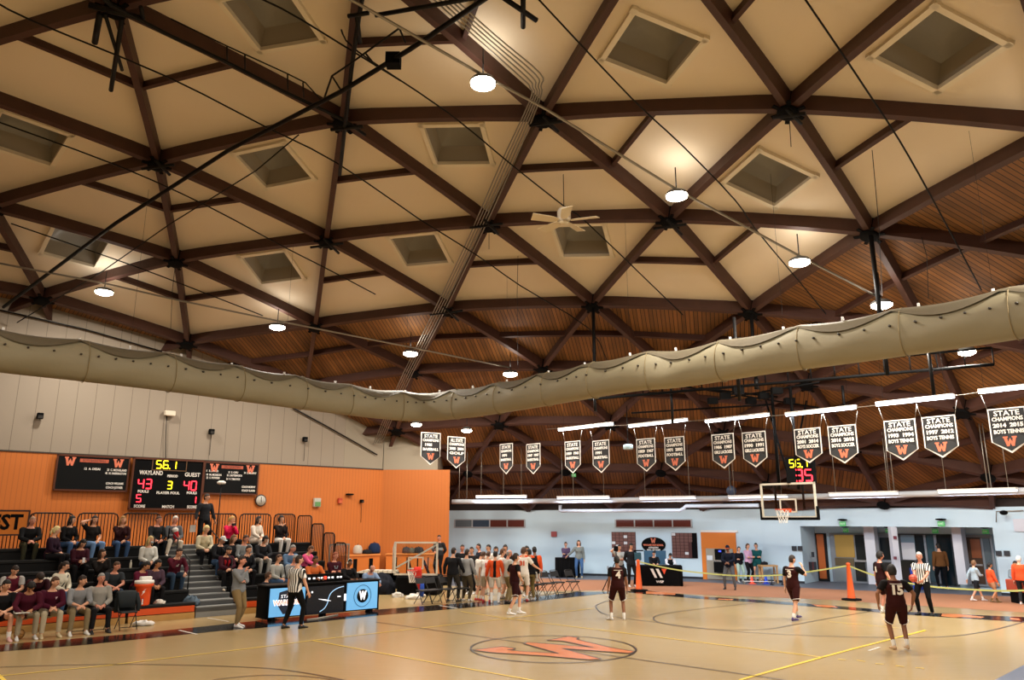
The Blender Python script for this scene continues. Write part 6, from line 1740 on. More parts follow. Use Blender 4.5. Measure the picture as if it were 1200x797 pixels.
# black stand with the two women
SP = AY(665, 676, 40.2); zt_ = AY(665, 653.5, 40.2).z
t = thing('covered_table', 'tall table under a black cloth before the far wall', 'table', (SP.x, SP.y, 0))
w = 27 * 40 / FPX; mb = MB(); mb.lathe((SP.x, SP.y, 0), [(w * .62, .02), (w * .60, .3), (w * .64, zt_ - .02), (w * .6, zt_)], 4, smooth=False)
mb2 = MB(); mb2.box((SP.x, SP.y, zt_ / 2), (w, .7, zt_), bev=.03)
n0 = len(mb2.v); mb2.build('cloth_cover', BLACKM, t)
for i in range(6):
    mb = MB(); x = SP.x - w / 2 + w * (i + .5) / 6; mb.tube([(x, SP.y - .36, .02), (x + .02, SP.y - .355, zt_ * .9)], [.045, .015], 6); mb.build('fold', BLACKM, t)
# media table
MT = G(775, 687); MX = Vector((1, -.12, 0)).normalized(); MN = Vector((-.12, -1, 0)).normalized()
ML = 47 * 37 / FPX * .97
t = thing('media_table', 'black cloth-covered table with a white and orange logo before the oval sign', 'table', MT)
zt2 = .86
mb = MB(); mb.box(MT - MN * .38 + Z * (zt2 / 2), (ML, .76, zt2), 0, (MX, -MN, Z), bev=.03); mb.build('cloth_cover', BLACKM, t)
for f_ in (-.47, .47):
    mb = MB(); mb.tube([MT + MX * (f_ * ML) + MN * .0, MT + MX * (f_ * ML * .985) + Z * zt2 * .95], [.05, .015], 6); mb.build('cloth_fold', BLACKM, t)
o = MT + MN * .012 + Z * .54 - MX * .1
mb = MB()
for dx in (-.3, -.06): mb.prism([o + MX * (dx + x) + Z * y for x, y in ((-.06, .19), (.07, .19), (.24, -.19), (.13, -.19))], MN * .01)
mb.build('logo_bar', WHITEL, t)
mb = MB(); mb.prism([o + MX * x + Z * y for x, y in ((.13, .19), (.36, .19), (.25, -.05))], MN * .01); mb.build('logo_triangle', mat('logo_orange', 'e8502c', .5), t)
mb = MB(); put_text(mb, 'WSP', .13, MT + MN * .012 + Z * .18 - MX * .05, MX, Z, 0, width=.34, extrude=.004, bold=.006); mb.build('logo_lettering', WHITEL, t)
for i, (px, lb) in enumerate(((762, 'left teal office chair behind the media table'), (776, 'right teal office chair behind the media table'))):
    p = AY(px, 662, 38.6); t = thing('office_chair', lb, 'chair', (p.x, p.y, 0), 0, 'teal chairs behind the media table')
    mb = MB(); mb.box((p.x, p.y + .22, 1.02), (.5, .08, .66), bev=.03); mb.build('backrest', mat('teal_chair', '27506a', .6), t)
    mb = MB(); mb.box((p.x, p.y, .5), (.5, .48, .08), bev=.03); mb.build('seat', mat('teal_chair', '27506a', .6), t)
    mb = MB(); mb.lathe((p.x, p.y, 0), [(.25, .02), (.25, .06), (.04, .08), (.04, .46)], 10); mb.build('pedestal', BLACKM, t)
# tripod with camera
tp = G(716, 692); tz_ = AY(722, 643, tp.y).z
t = thing('camera_tripod', 'black camera tripod standing behind player 4', 'tripod', tp)
top_ = Vector((AY(722, 650, tp.y).x, tp.y, tz_ - .1))
for px, py in ((706, 692.5), (724, 690), (732, 695)):
    f_ = G(px, py); mb = MB(); mb.tube([f_, top_ - Z * .35], .02, 6); mb.build('leg', BLACK, t)
mb = MB(); mb.tube([top_ - Z * .5, top_], .022, 6); mb.build('centre_column', BLACK, t)
mb = MB(); mb.box(top_ + Z * .1, (.16, .3, .2), bev=.02); mb.build('camera', BLACKM, t)
p = AY(747, 652, 34.5); t = thing('video_camera', 'teal-cased video camera on a stand beside the man in black', 'camera', (p.x, p.y, 0))
mb = MB(); mb.box(p, (.3, .3, .32), bev=.03); mb.build('case', mat('teal_case', '1f4c5c', .5), t)
mb = MB(); mb.box(p + Vector((.05, 0, .24)), (.42, .08, .05)); mb.build('handle', BLACKM, t)
mb = MB(); mb.tube([p - Z * .15, Vector((p.x, p.y, .0))], .03, 6); mb.build('stand', BLACK, t)
# bench, cones, hurdles by the girls
bp = AY(901, 681, 36.6); t = thing('wooden_bench', 'small wooden table against the white wall right of the girls', 'table', (bp.x, bp.y, 0))
WD = mat('pine_wood', 'b98f5e', .5, noise=(8, .15)); zb = AY(901, 663, 36.6).z
mb = MB(); mb.box((bp.x, bp.y, zb), (.78, .5, .07)); mb.build('table_top', WD, t)
for sx in (-1, 1):
    for sy in (-1, 1): mb = MB(); mb.box((bp.x + sx * .34, bp.y + sy * .2, zb / 2), (.07, .07, zb)); mb.build('leg', WD, t)
bag(Vector((bp.x - .15, bp.y, zb + .04)), .14, .1, .14, '1c1d20', 'small black pouch on the wooden table by the girls')
def cone(px, py, c, lab):
    p = G(px, py); t = thing('training_cone', lab, 'cone', p)
    mb = MB(); mb.lathe(p, [(.13, .02), (.1, .05), (.03, .36), (.015, .37)], 14); mb.build('cone_body', mat('cone_' + c, c, .45), t)
    mb = MB(); mb.box(p + Z * .012, (.3, .3, .024)); mb.build('cone_base', mat('cone_' + c, c, .45), t)
cone(881.5, 684.5, 'f2573a', 'small orange cone on the floor in front of the girls'); cone(898, 684.5, '2346c8', 'small blue cone on the floor under the wooden table')
t = thing('training_hurdle', 'low dark training hurdle beside the blue cone', 'hurdle', G(911, 685.5)); p = G(911, 685.5)
mb = MB(); mb.tube([p - Vector((.25, 0, 0)), p + Vector((-.25, 0, .45)), p + Vector((.25, 0, .45)), p + Vector((.25, 0, 0))], .02, 6); mb.build('hurdle_frame', mat('hurdle_navy', '28344c', .5), t)
for sx in (-1, 1): mb = MB(); mb.box(p + Vector((sx * .25, 0, .015)), (.05, .35, .03)); mb.build('hurdle_foot', BLACKM, t)
mb = MB(); a = G(872, 684.5); b = G(908, 685); mb.tube([a + Z * .12, b + Z * .12], .02, 6); t = thing('floor_bar', 'pale low bar on the floor behind the small cones', 'bar', (a + b) / 2); mb.build('rod', WHITE, t)
for q in (a, b): mb = MB(); mb.box(q + Z * .06, (.05, .2, .12)); mb.build('bar_foot', GREYM, t)
# table with red cloth on the right edge
rp = AY(1216, 690, 27.9); zr = AY(1200, 679.5, 27.9).z; zf = 0
t = thing('ticket_table', 'small table under a red-orange cloth at the right edge', 'table', (rp.x, rp.y, 0))
mb = MB(); mb.box((rp.x, rp.y, zr - .2), (1.75, .75, .4), bev=.03); mb.build('red_cloth', cloth('b5523c'), t)
mb = MB(); mb.box((rp.x, rp.y, (zr - .38) / 2), (1.6, .6, zr - .38)); mb.build('dark_under_cloth', BLACKM, t)

q = PV(256.5, 600, VT + .5); t = thing('pole_light', 'thin black pole with a small white dome beside the standing man', 'pole', Vector((q.x, q.y, ZT)))
zt3 = PV(256.5, 566, VT + .5).z; b3 = Vector((q.x, q.y, ZT))
mb = MB(); mb.tube([b3, Vector((q.x, q.y, zt3))], .02, 6); mb.build('pole', BLACK, t)
mb = MB(); mb.lathe(Vector((q.x, q.y, zt3)), [(.05, -.05), (.14, -.03), (.16, .03), (.08, .08)], 14); mb.build('dome', WHITEL, t)
mb = MB(); mb.lathe(b3, [(.16, 0), (.16, .02), (.03, .04)], 10); mb.build('pole_base', BLACK, t)
q = PV(226, 619.5, VR - .05); mb = MB(); mb.box(q, (.2, .02, .24), 0, AX); tag(mb.build('rail_notice', WHITEL), 'small white notice tied to the guard rail left of the standing man', 'notice')

# ================================================================== the people
MAR = '4a1626'; MARD = '301118'; NAVY = '1d2436'; GY = '8b8d90'; KH = '8f7d5c'; JEAN = '3f5a80'; LJ = '6f8fb8'; BK = '18181b'; WH = 'e6e2da'
def seat(label, px, py, k, **kw):
    v = V0 + DV * k + .16
    q = PV(px, py, v); base = Vector((q.x, q.y, Z0 + DZ * k))
    kw.setdefault('feet', ((-.13, .34, -.43), (.13, .36, -.43)) if k else ((-.13, .4, -.45), (.13, .42, -.45)))
    kw.setdefault('H', 1.84)
    return person(label, base, YB + kw.pop('dy', 0.0), sit=.43, group='people seated on the bleachers', **kw)
def phone(i=1, col='e8e8ea', size=(.07, .012, .14)):
    def fn(k):
        w = k['wr'][i]; mb = MB(); mb.box(w + Vector((0, .10, .03)), size, 0, None); mb.build('phone', mat('phone_' + col, col, .4), k['root'], local=True)
    return fn
L_ = .75      # usual turn of the heads towards the huddle
# front bench row
def bench(label, px, py, v=9.95, **kw):
    kw.setdefault('H', 1.9); kw.setdefault('wide', 1.15)
    q = PV(px, py, v); return person(label, Vector((q.x, q.y, .47)), YB + kw.pop('dy', 0), sit=.47, group='people on the front bench', feet=kw.pop('feet', ((-.17, .42, -.47), (.17, .42, -.47))), **kw)
bench('seated player in a black t-shirt with bare legs and pink shoes at the left edge', 3, 692, lean=.35, head=(.5, 0), nod=.1, arms=('clasp', 'clasp'), top=(BK, 'short'), legs=('2a1016', 'short'), shoes='e3b6b4', socks='w', hair=('short', 'black'))
bench('seated man in a dark maroon pullover looking down at a clipboard', 32, 695, lean=.42, head=(-.1, 0), nod=.6, arms=('clasp', 'knee'), top=(MAR, 'long'), legs=('9a8f78', 'long'), shoes='dcdcda', hair=('mop', 'black'), skin='tan', extras=lambda k: (lambda mb: (mb.box(k['wr'][1] + Vector((-.02, .09, .02)), (.3, .2, .012)), mb.build('clipboard', mat('clipboard', 'cfcbc0', .5), k['root'], local=True)))(MB()))
bench('seated man in a maroon quarter-zip and light khakis looking right', 60.5, 686, lean=.3, head=(.7, 0), arms=('clasp', 'clasp'), top=('451024', 'long'), legs=('b5a88e', 'long'), shoes='c9b894', hair=('short', 'brown'), wide=1.12, extras=chest_mark('d9c3cc', .06, -.07, .36))
bench('seated man in a grey polo and khaki trousers looking right', 92, 688, lean=.3, head=(.8, 0), arms=('clasp', 'clasp'), top=('85878a', 'mid'), legs=('86775a', 'long'), shoes='e6e6e4', hair=('short', 'dark'), wide=1.05)
bench('older seated man with glasses in a grey sweater and black trousers', 116.5, 687, lean=.06, head=(.1, 0), arms=('lap', 'lap'), top=('96938c', 'long'), legs=(BK, 'long'), shoes='2a2a2a', hair=('buzz', 'grey'), skin='ruddy', wide=1.12)
# bleacher rows
seat('young man in a grey and maroon baseball shirt, second row at the left edge', 15, 666, 1, lean=.35, head=(.1, 0), nod=.35, arms=('clasp', 'clasp'), top=('5a1a2a', 'short', 'a8a5a2'), legs=('dcd8d2', 'long'), shoes='d8d8d8', hair=('short', 'dark'))
seat('person in a maroon hoodie bent forward with head down and hands clasped', 42, 676, 1, lean=.75, nod=.75, arms=('clasp', 'clasp'), top=(MARD, 'long'), legs=(BK, 'long'), shoes='d8d4cc', hair=('mop', 'dark'), wide=1.1)
seat('dark-haired woman in a cream sweater with a black cross strap and jeans', 72, 660, 1, lean=.1, dy=.5, head=(.5, 0), nod=.2, arms=('lap', 'lap'), female=True, top=('cdc6b2', 'long'), legs=('4a6285', 'long'), shoes='2b2b2d', hair=('bun', 'dark'), extras=lambda k: (lambda mb: (mb.tube([k['sh'][0] + Vector((0.03, .10, .0)), k['pel'] + Vector((0, .17, .22)), k['pel'] + Vector((.14, .13, .06))], .014, 6), mb.build('cross_strap', BLACK, k['root'], local=True)))(MB()))
seat('man in a dark grey t-shirt and jeans with elbows on his knees, second row', 133, 659, 1, lean=.4, head=(.7, 0), arms=('clasp', 'clasp'), top=('2e3338', 'short'), legs=('364458', 'long'), shoes='1e1e20', hair=('buzz', 'brown'), skin='ruddy', wide=1.05)
seat('dark-haired woman in a maroon sweater looking at her phone', 163, 656, 1, lean=.4, dy=.4, head=(.3, 0), nod=.3, arms=('phone', 'phone'), female=True, wide=1.12, top=('5c1830', 'long'), legs=(BK, 'long'), shoes='1e1e20', hair=('bun', 'black'), skin='tan', extras=phone())
seat('dark-haired woman in a purple-grey top beside the woman with the phone', 182, 656, 1, lean=.25, head=(.5, 0), nod=.2, arms=('lap', 'lap'), female=True, top=('4c3946', 'long'), legs=(BK, 'long'), shoes='1e1e20', hair=('bun', 'black'), skin='tan')
seat('man in a maroon sweatshirt with his hand on his face, at the aisle', 206, 643, 2, lean=.35, head=(.5, 0), nod=.15, arms=('knee', 'chin'), top=('4d1222', 'long'), legs=('33465c', 'long'), shoes='9fa4aa', hair=('short', 'dark'), wide=1.05, extras=chest_mark())
seat('woman in a maroon hoodie holding a phone, fourth row at the left', 93, 641, 3, lean=.3, head=(.2, 0), nod=.4, arms=('phone', 'phone'), female=True, top=('3a1622', 'long'), legs=(BK, 'long'), shoes='1e1e20', hair=('long', 'black'), extras=phone(0))
seat('woman with long brown hair in black leaning with her hand at her cheek', 122, 645, 2, lean=.2, side_lean=.15, head=(.6, .2), arms=('lap', 'chin'), female=True, top=('1c1817', 'long'), legs=(BK, 'long'), shoes='1e1e20', hair=('long', '33241a'))
seat('blond woman in a white sweater wearing a face mask', 174, 635, 3, lean=.15, head=(.5, 0), arms=('lap', 'lap'), female=True, top=('cfcfc8', 'long'), legs=('2c3d58', 'long'), shoes='2b2b2d', hair=('long', 'c6ab72'), extras=lambda k: (lambda mb: (mb.ball(k['hc'] + k['hm'] @ Vector((0, .07, -.045)), (.055, .045, .045)), mb.build('face_mask', mat('mask', 'b8c4cc', .7), k['root'], local=True)))(MB()))
seat('woman with short blond hair in dark purple, turned away to the right', 62, 621, 4, lean=.1, dy=.9, head=(.5, 0), arms=('lap', 'lap'), female=True, top=('2a1626', 'long'), legs=('1d1c20', 'long'), shoes='cbb9a5', hair=('bun', 'd8c48a'))
seat('bald man in a black jacket and olive trousers, top row at the left', 36, 610, 5, lean=.3, head=(.2, 0), arms=('clasp', 'clasp'), top=('17181a', 'long'), legs=('3d3c2c', 'long'), shoes='1e1e20', hair=('buzz', 'a5826a'), skin='ruddy', wide=1.12)
seat('woman with long black hair in a black hoodie and blue jeans, top row', 80, 613, 5, lean=.15, dy=.4, head=(.6, 0), arms=('lap', 'lap'), female=True, top=('141416', 'long'), legs=(JEAN, 'long'), shoes='2b2b2d', hair=('long', 'black'))
seat('woman in a black top and light jeans with a hand in her hair, top row', 108, 615, 5, lean=.1, dy=.3, head=(-.1, 0), arms=('lap', 'headback'), female=True, top=('1b1817', 'short'), legs=(LJ, 'long'), shoes='2b2b2d', hair=('long', 'dark'))
seat('blond woman in a dark maroon sweater and blue jeans, top row', 142, 614, 5, lean=.15, head=(.1, 0), arms=('lap', 'chin'), female=True, top=('2c1114', 'long'), legs=(JEAN, 'long'), shoes='6a4a38', hair=('long', '9b7442'))
seat('balding man in a black leather jacket, top row under the scoreboard', 183, 611, 5, lean=.15, dy=.2, head=(.4, 0), arms=('lap', 'knee'), top=('222427', 'long'), legs=('1a1d24', 'long'), shoes='1e1e20', hair=('buzz', 'brown'), skin='ruddy')
def flag_item(k):
    mb = MB(); c = k['wr'][1] + Vector((0, .06, .06)); mb.ball(c, (.09, .08, .16)); mb.build('red_bundle', cloth('a8202a'), k['root'], local=True)
    mb = MB(); mb.ball(c + Vector((.03, 0, .14)), (.1, .08, .09)); mb.build('white_bundle', cloth('dad5cf'), k['root'], local=True)
seat('white-haired man in a grey jacket holding a red and white bundle', 204, 609, 5, lean=.1, head=(.3, 0), arms=('lap', 'phone'), top=('5c5f64', 'long'), legs=('cfc5b4', 'long'), shoes='c9c2b8', hair=('short', 'white'), skin='ruddy', feet=((-.12, .34, -.43), (.3, .52, -.36)), extras=flag_item)
# right block
seat('woman with curly white-blond hair in a cream cardigan over black', 239, 623, 4, lean=.2, head=(.2, 0), nod=.1, arms=('lap', 'lap'), female=True, wide=1.1, top=('cbbf9c', 'long', 'd6cdb0'), legs=(BK, 'long'), shoes='1e1e20', hair=('curly', 'dcc78c'))
seat('man in a white cap and dark jacket right of the aisle', 257, 633, 3, lean=.25, head=(.4, 0), nod=.3, arms=('clasp', 'clasp'), top=('1d1e22', 'long'), legs=('39506e', 'long'), shoes='1e1e20', hair=('short', 'dark'), extras=cap_on('cfcfcc', '9fb0b8'))
seat('woman in a bright pink jacket holding up a camera, top row', 269, 613, 5, lean=.1, dy=.3, head=(.5, 0), arms=('chin', 'up'), female=True, top=('d01c4a', 'long'), legs=(BK, 'long'), shoes='1e1e20', hair=('bun', 'c0975a'), extras=phone(1, '1a1a1c', (.12, .08, .09)))
seat('woman with brown hair in a dark blouse below the woman in pink', 271, 634, 3, lean=.1, dy=.2, head=(.5, 0), arms=('lap', 'lap'), female=True, top=('1c1d22', 'long'), legs=(BK, 'long'), shoes='1e1e20', hair=('long', '6b4a2c'))
def scarf(k):
    for sg in (-1, 1):
        mb = MB(); a = k['sh'][0].lerp(k['sh'][1], .5 + sg * .16); mb.tube([a + Vector((0, .05, .03)), a + Vector((0, .13, -.12)), k['pel'] + Vector((sg * .06, .16, .12))], [.03, .035, .03], 8, ry=[.02, .02, .02]); mb.build('scarf_end', cloth('a01a22'), k['root'], local=True)
seat('dark-haired woman in maroon with a bright red scarf', 264, 644, 2, lean=.3, head=(.3, 0), nod=.3, arms=('clasp', 'clasp'), female=True, top=('3c1420', 'long'), legs=(BK, 'long'), shoes='c7b9a5', hair=('short', 'black'), extras=scarf)
seat('man in a light grey hoodie in the middle of the right block', 285, 633, 3, lean=.2, head=(.6, 0), arms=('lap', 'lap'), top=('8f9496', 'long'), legs=('25262a', 'long'), shoes='1e1e20', hair=('short', 'brown'), skin='ruddy')
seat('small woman in black with her hand at her chin below the grey hoodie', 288, 646, 2, lean=.25, head=(.4, 0), arms=('lap', 'chin'), female=True, top=('16171b', 'long'), legs=(BK, 'long'), shoes='b9c3cc', hair=('short', 'dark'))
seat('brown-haired woman in a cream-white sweater hugging her knee, top row', 299, 616, 5, lean=.15, dy=.4, head=(.4, 0), arms=('lap', 'knee'), female=True, top=('d8ccbd', 'long'), legs=('d8ccbd', 'long'), shoes='1e1e20', hair=('long', 'dark'))
seat('black-haired man in a dark hoodie and light grey trousers', 306, 634, 3, lean=.35, head=(.4, 0), nod=.2, arms=('clasp', 'clasp'), top=('242529', 'long'), legs=('b3b1ac', 'long'), shoes='d8d8d8', hair=('mop', 'black'))
seat('laughing woman with curly black hair, black jacket and white trousers, top row', 329, 614, 5, lean=.0, head=(.3, 0), nod=-.15, arms=('lap', 'chin'), female=True, top=('1a1212', 'long'), legs=('e0ddd8', 'long'), shoes='1e1e20', hair=('curly', 'black'))
seat('brown-haired person in a pale grey sweater and jeans, low right block', 323, 654, 1, lean=.15, dy=.4, head=(.4, 0), arms=('lap', 'lap'), top=('a9aaa4', 'long'), legs=('3b5679', 'long'), shoes='1e1e20', hair=('short', 'brown'))
seat('grey-haired man in a blue-grey shirt behind the referee', 339, 642, 2, lean=.3, head=(.5, 0), nod=.1, arms=('clasp', 'clasp'), top=('5c7796', 'long'), legs=('2c323c', 'long'), shoes='1e1e20', hair=('buzz', 'grey'), skin='ruddy')
seat('grey-haired man in a light grey shirt partly hidden by the referee', 342, 651, 1, lean=.3, head=(.4, 0), nod=.2, arms=('clasp', 'clasp'), top=('8f9497', 'long'), legs=('2c323c', 'long'), shoes='1e1e20', hair=('short', 'grey'), skin='ruddy')
seat('woman in a bright pink jacket bending forward, right of the referee', 355, 641, 2, lean=.45, dy=.5, head=(-.3, 0), nod=.2, arms=('knee', 'table'), female=True, top=('d95584', 'long', 'd95584'), legs=(BK, 'long'), shoes='1e1e20', hair=('bun', '5a3a22'))
seat('red-haired youth in a maroon hoodie with a white print by the end rails', 392, 656, 1, lean=.0, head=(.3, 0), arms=('cross', 'cross'), top=('3f1420', 'long'), legs=(BK, 'long'), shoes='1e1e20', hair=('short', 'red'), skin='ruddy', extras=chest_mark('a8c4cc', .12))
# standing man at the top
q = PV(240, 600, VT + .35)
person('man in a black leather jacket standing at the top of the bleachers beside the scoreboard', Vector((q.x, q.y, ZT)), YB + .1, H=1.86, head=(.6, 0), arms=('loose', 'loose'), top=('26282c', 'long'), legs=('0f0f11', 'long'), shoes='111111', hair=('short', 'dark'), wide=1.05, feet=((-.2, 0, 0), (.2, 0, 0)))
# coach, referee, table crew
person('coach in a grey long-sleeved shirt and khaki trousers standing with his hand at his chin', G(276, 735), YB + .55, H=1.86, head=(.25, 0), arms=('cross', ((-.15, .20, .0), (.2, .3, -1))), top=('7f8387', 'long'), legs=('877350', 'long'), shoes='eeeceb', hair=('short', 'dark'), skin='ruddy', wide=1.2, feet=((-.12, -.05, 0), (.12, .1, 0)),
       extras=lambda k: (lambda mb: (mb.tube([k['pel'] + Vector((-.12, -.14, .02)), k['pel'] + Vector((-.16, -.2, .15))], .02, 6), mb.build('rolled_paper', WHITEL, k['root'], local=True)))(MB()))
person('referee in a striped shirt and black trousers seen from behind before the scorers table', G(343, 737), -.55, H=1.90, head=(-.4, 0), arms=('down', 'loose'), top=('ffffff', 'short', 'ref'), legs=('0f0f11', 'long'), shoes='101010', hair=('short', 'dark'), feet=((-.2, -.12, 0), (.14, .12, 0)), lean=.05)
def tseat(label, px, py, v, **kw):
    q = PV(px, py, v); return person(label, Vector((q.x, q.y, kw.pop('z', .46))), YB + kw.pop('dy', 0), sit=.46, group='people at the scorers table', feet=((-.13, .3, -.46), (.13, .3, -.46)), **kw)
tseat('boy with brown hair in a dark jacket at the left end of the scorers table', 311, 676, 9.55, z=.5, dy=.7, lean=.1, head=(.4, 0), arms=('lap', 'lap'), top=('23262e', 'long'), legs=('202228', 'long'), shoes='1e1e20', hair=('mop', 'brown'), H=1.55)
tseat('man in an orange pullover with a dark lanyard behind the scorers table', 366, 664, 9.45, z=.84, lean=.2, head=(.5, 0), arms=('table', 'table'), top=('cf6c36', 'long'), legs=(BK, 'long'), hair=('buzz', 'dark'), skin='brown', wide=1.2)
tseat('man in black with a headset behind the scorers table', 406, 672, 9.5, z=.74, lean=.2, head=(.2, 0), arms=('table', 'table'), top=('17171a', 'long'), legs=(BK, 'long'), hair=('short', 'black'), skin='brown', H=1.68,
      extras=lambda k: (lambda mb: (mb.tube([k['hc'] + k['hm'] @ Vector((math.cos(a) * .098, 0, math.sin(a) * .13)) for a in [PI * i / 10 for i in range(11)]], .01, 6), [mb.ball(k['hc'] + k['hm'] @ Vector((sg * .095, 0, -.005)), (.02, .035, .04)) for sg in (-1, 1)], mb.build('headset', mat('headset', 'c9c9c6', .5), k['root'], local=True)))(MB()))
tseat('bald man in a light blue shirt bending at the right end of the scorers table', 429, 673, 9.6, z=.6, lean=.55, nod=.3, head=(-.2, 0), arms=('table', 'lap'), top=('8aa2c4', 'long'), legs=('7f93ad', 'long'), hair=('fringe', 'grey'), skin='ruddy', wide=1.1)
# man in the grey vest on a chair before the corner wall
person('bearded man in a grey vest standing before the orange corner wall', AY(514, 684, 35.5) * 1.0 if False else Vector((AY(514, 680, 35.5).x, 35.5, .32)), PI - .5, H=1.84, head=(.3, 0), arms=('behind', 'clasp'), top=('2b2c30', 'long'), legs=('141416', 'long'), shoes='dcdad4', hair=('buzz', 'dark'), skin='ruddy', wide=1.1,
       extras=lambda k: (lambda mb: (ellipse_tube(mb, [k['pel'] + Vector((0, 0, z)) for z in (.0, .15, .3, .42)], [.19, .18, .2, .17], [.15, .135, .15, .125], Vector((1, 0, 0))), mb.build('vest', cloth('8d9294'), k['root'], local=True)))(MB()))
t = thing('riser_box', 'low dark platform under the bearded man in the grey vest', 'platform', (AY(514, 680, 35.5).x, 35.5, 0))
mb = MB(); mb.box((AY(514, 680, 35.5).x, 35.5, .16), (.9, .7, .32), bev=.02); mb.build('platform', BLACKM, t)
# huddle
HG = 'people in the team huddle'
def hud(label, px, py, yaw, **kw):
    return person(label, G(px, py), yaw, group=HG, **kw)
OR_ = 'd95427'
hud('coach in a black jacket seen from behind at the left of the huddle', 530, 705.5, -.35, H=1.86, wide=1.15, head=(-.2, 0), arms=(((.12, .05, -.5), (.3, -1, 0)), ((.14, .18, -.44), (.4, -1, 0))), top=('1c1c1f', 'long'), legs=('3a3630', 'long'), shoes='3a332c', hair=('short', 'dark'), feet=((-.17, 0, 0), (.17, .05, 0)))
hud('coach in a light grey sweater and brown trousers seen from behind', 546, 705, -.5, H=1.80, head=(-.1, 0), arms=('loose', 'loose'), top=('9a9c9e', 'long'), legs=('5c5241', 'long'), shoes='e6e4e0', hair=('short', 'dark'))
hud('man in a black jacket behind the coach in grey', 541, 693, PI + .2, H=1.83, arms=('down', 'down'), top=('18181b', 'long'), legs=(BK, 'long'), shoes='222222', hair=('short', 'dark'), skin='ruddy')
hud('person with a hand at the forehead behind the left of the huddle', 552.5, 696, PI - .3, H=1.78, arms=('down', 'face'), top=('232326', 'long'), legs=(BK, 'long'), shoes='e0e0e0', hair=('short', 'dark'))
hud('tall man in a navy jacket looking left above the huddle', 561.5, 692, PI * .6, H=1.86, arms=('cross', 'cross'), top=('1d2330', 'long'), legs=(BK, 'long'), shoes='222222', hair=('buzz', 'dark'), skin='ruddy')
hud('player in a white shirting top with head bowed and red shoes', 560, 704, -.9, H=1.74, lean=.2, nod=.5, arms=('chin', 'loose'), top=('dcd6cc', 'short'), legs=('d6cfc6', 'shorts'), shoes='c43a40', socks='w', hair=('mop', 'brown'))
hud('player in a white jersey and beige shorts with red shoes, back turned', 570, 706, -.3, H=1.76, lean=.15, nod=.4, arms=('loose', 'loose'), top=('e8e3dc', 'short'), legs=('b7a68e', 'shorts'), shoes='cf3138', socks='w', hair=('short', 'brown'), extras=number_on('1', 'd0402c', .2))
hud('dark-haired tall player in white facing left in the middle of the huddle', 573, 697, PI * .75, H=1.88, arms=('down', 'down'), top=('e6e2dc', 'short'), legs=('e6e2dc', 'shorts'), shoes='b8b4b0', socks='w', hair=('short', 'black'))
hud('player in an orange warm-up top with a black back stripe and white shorts', 580, 707, -.1, H=1.76, head=(0, 0), nod=.1, arms=('loose', 'loose'), wide=1.05, top=(OR_, 'long', 'stripe'), legs=('e4dfd8', 'shorts'), shoes='e8e4e0', socks='tall', hair=('short', 'black'))
hud('dark-haired player just behind the orange warm-up top', 581, 697, PI, H=1.80, arms=('down', 'down'), top=('c9c4bc', 'short'), legs=('d8d4cc', 'shorts'), shoes='55504c', socks='w', hair=('mop', 'black'))
hud('player with wavy brown hair in white looking right inside the huddle', 588, 702, -PI * .55, H=1.78, arms=('down', 'loose'), top=('e0dcd4', 'short'), legs=('d4d0c8', 'shorts'), shoes='77706a', socks='w', hair=('mop', '5b3a20'))
hud('dark-haired player at the back of the huddle, left of the bald man', 592, 694.5, PI, H=1.84, arms=('down', 'down'), top=('26262a', 'short'), legs=('e0dcd4', 'shorts'), shoes='66605a', socks='w', hair=('mop', 'black'))
hud('bald coach in a pale shirt and khaki trousers inside the huddle', 595, 707, -PI * .35, H=1.80, head=(-.2, 0), nod=.15, arms=('loose', 'loose'), top=('bdbcb6', 'long'), legs=('8c7a54', 'long'), shoes='3a332c', hair=('fringe', 'grey'), skin='ruddy', wide=1.12)
hud('player wearing number 31 in white with a red shirt number on the back', 613, 705, -.15, H=1.86, nod=.1, head=(-.5, 0), arms=('loose', 'side'), top=('e8e2da', 'short', 'e8e2da'), legs=('e8e2da', 'shorts'), shoes='b23a3a', socks='w', hair=('mop', 'brown'), extras=number_on('31', 'd0502c', .2))
hud('dark-haired player partly hidden behind number 31', 617, 699, PI + .4, H=1.84, arms=('down', 'down'), top=(OR_, 'long'), legs=('e4dfd8', 'shorts'), shoes='d8d4d0', socks='w', hair=('mop', 'black'))
hud('man in a black sweater and olive trousers right of number 31', 622, 704, .5, H=1.80, lean=.1, head=(.3, 0), arms=('loose', ((.1, -.1, -.5), (.3, -1, 0))), top=('151517', 'long'), legs=('6b5c36', 'long'), shoes='c4c2bf', hair=('short', 'black'), skin='tan')
hud('player in an orange and black warm-up top at the right end of the huddle', 627, 699, .35, H=1.82, arms=('down', 'down'), top=(OR_, 'long', 'stripe'), legs=('e4dfd8', 'shorts'), shoes='c9c5c2', socks='w', hair=('short', 'black'), skin='brown')
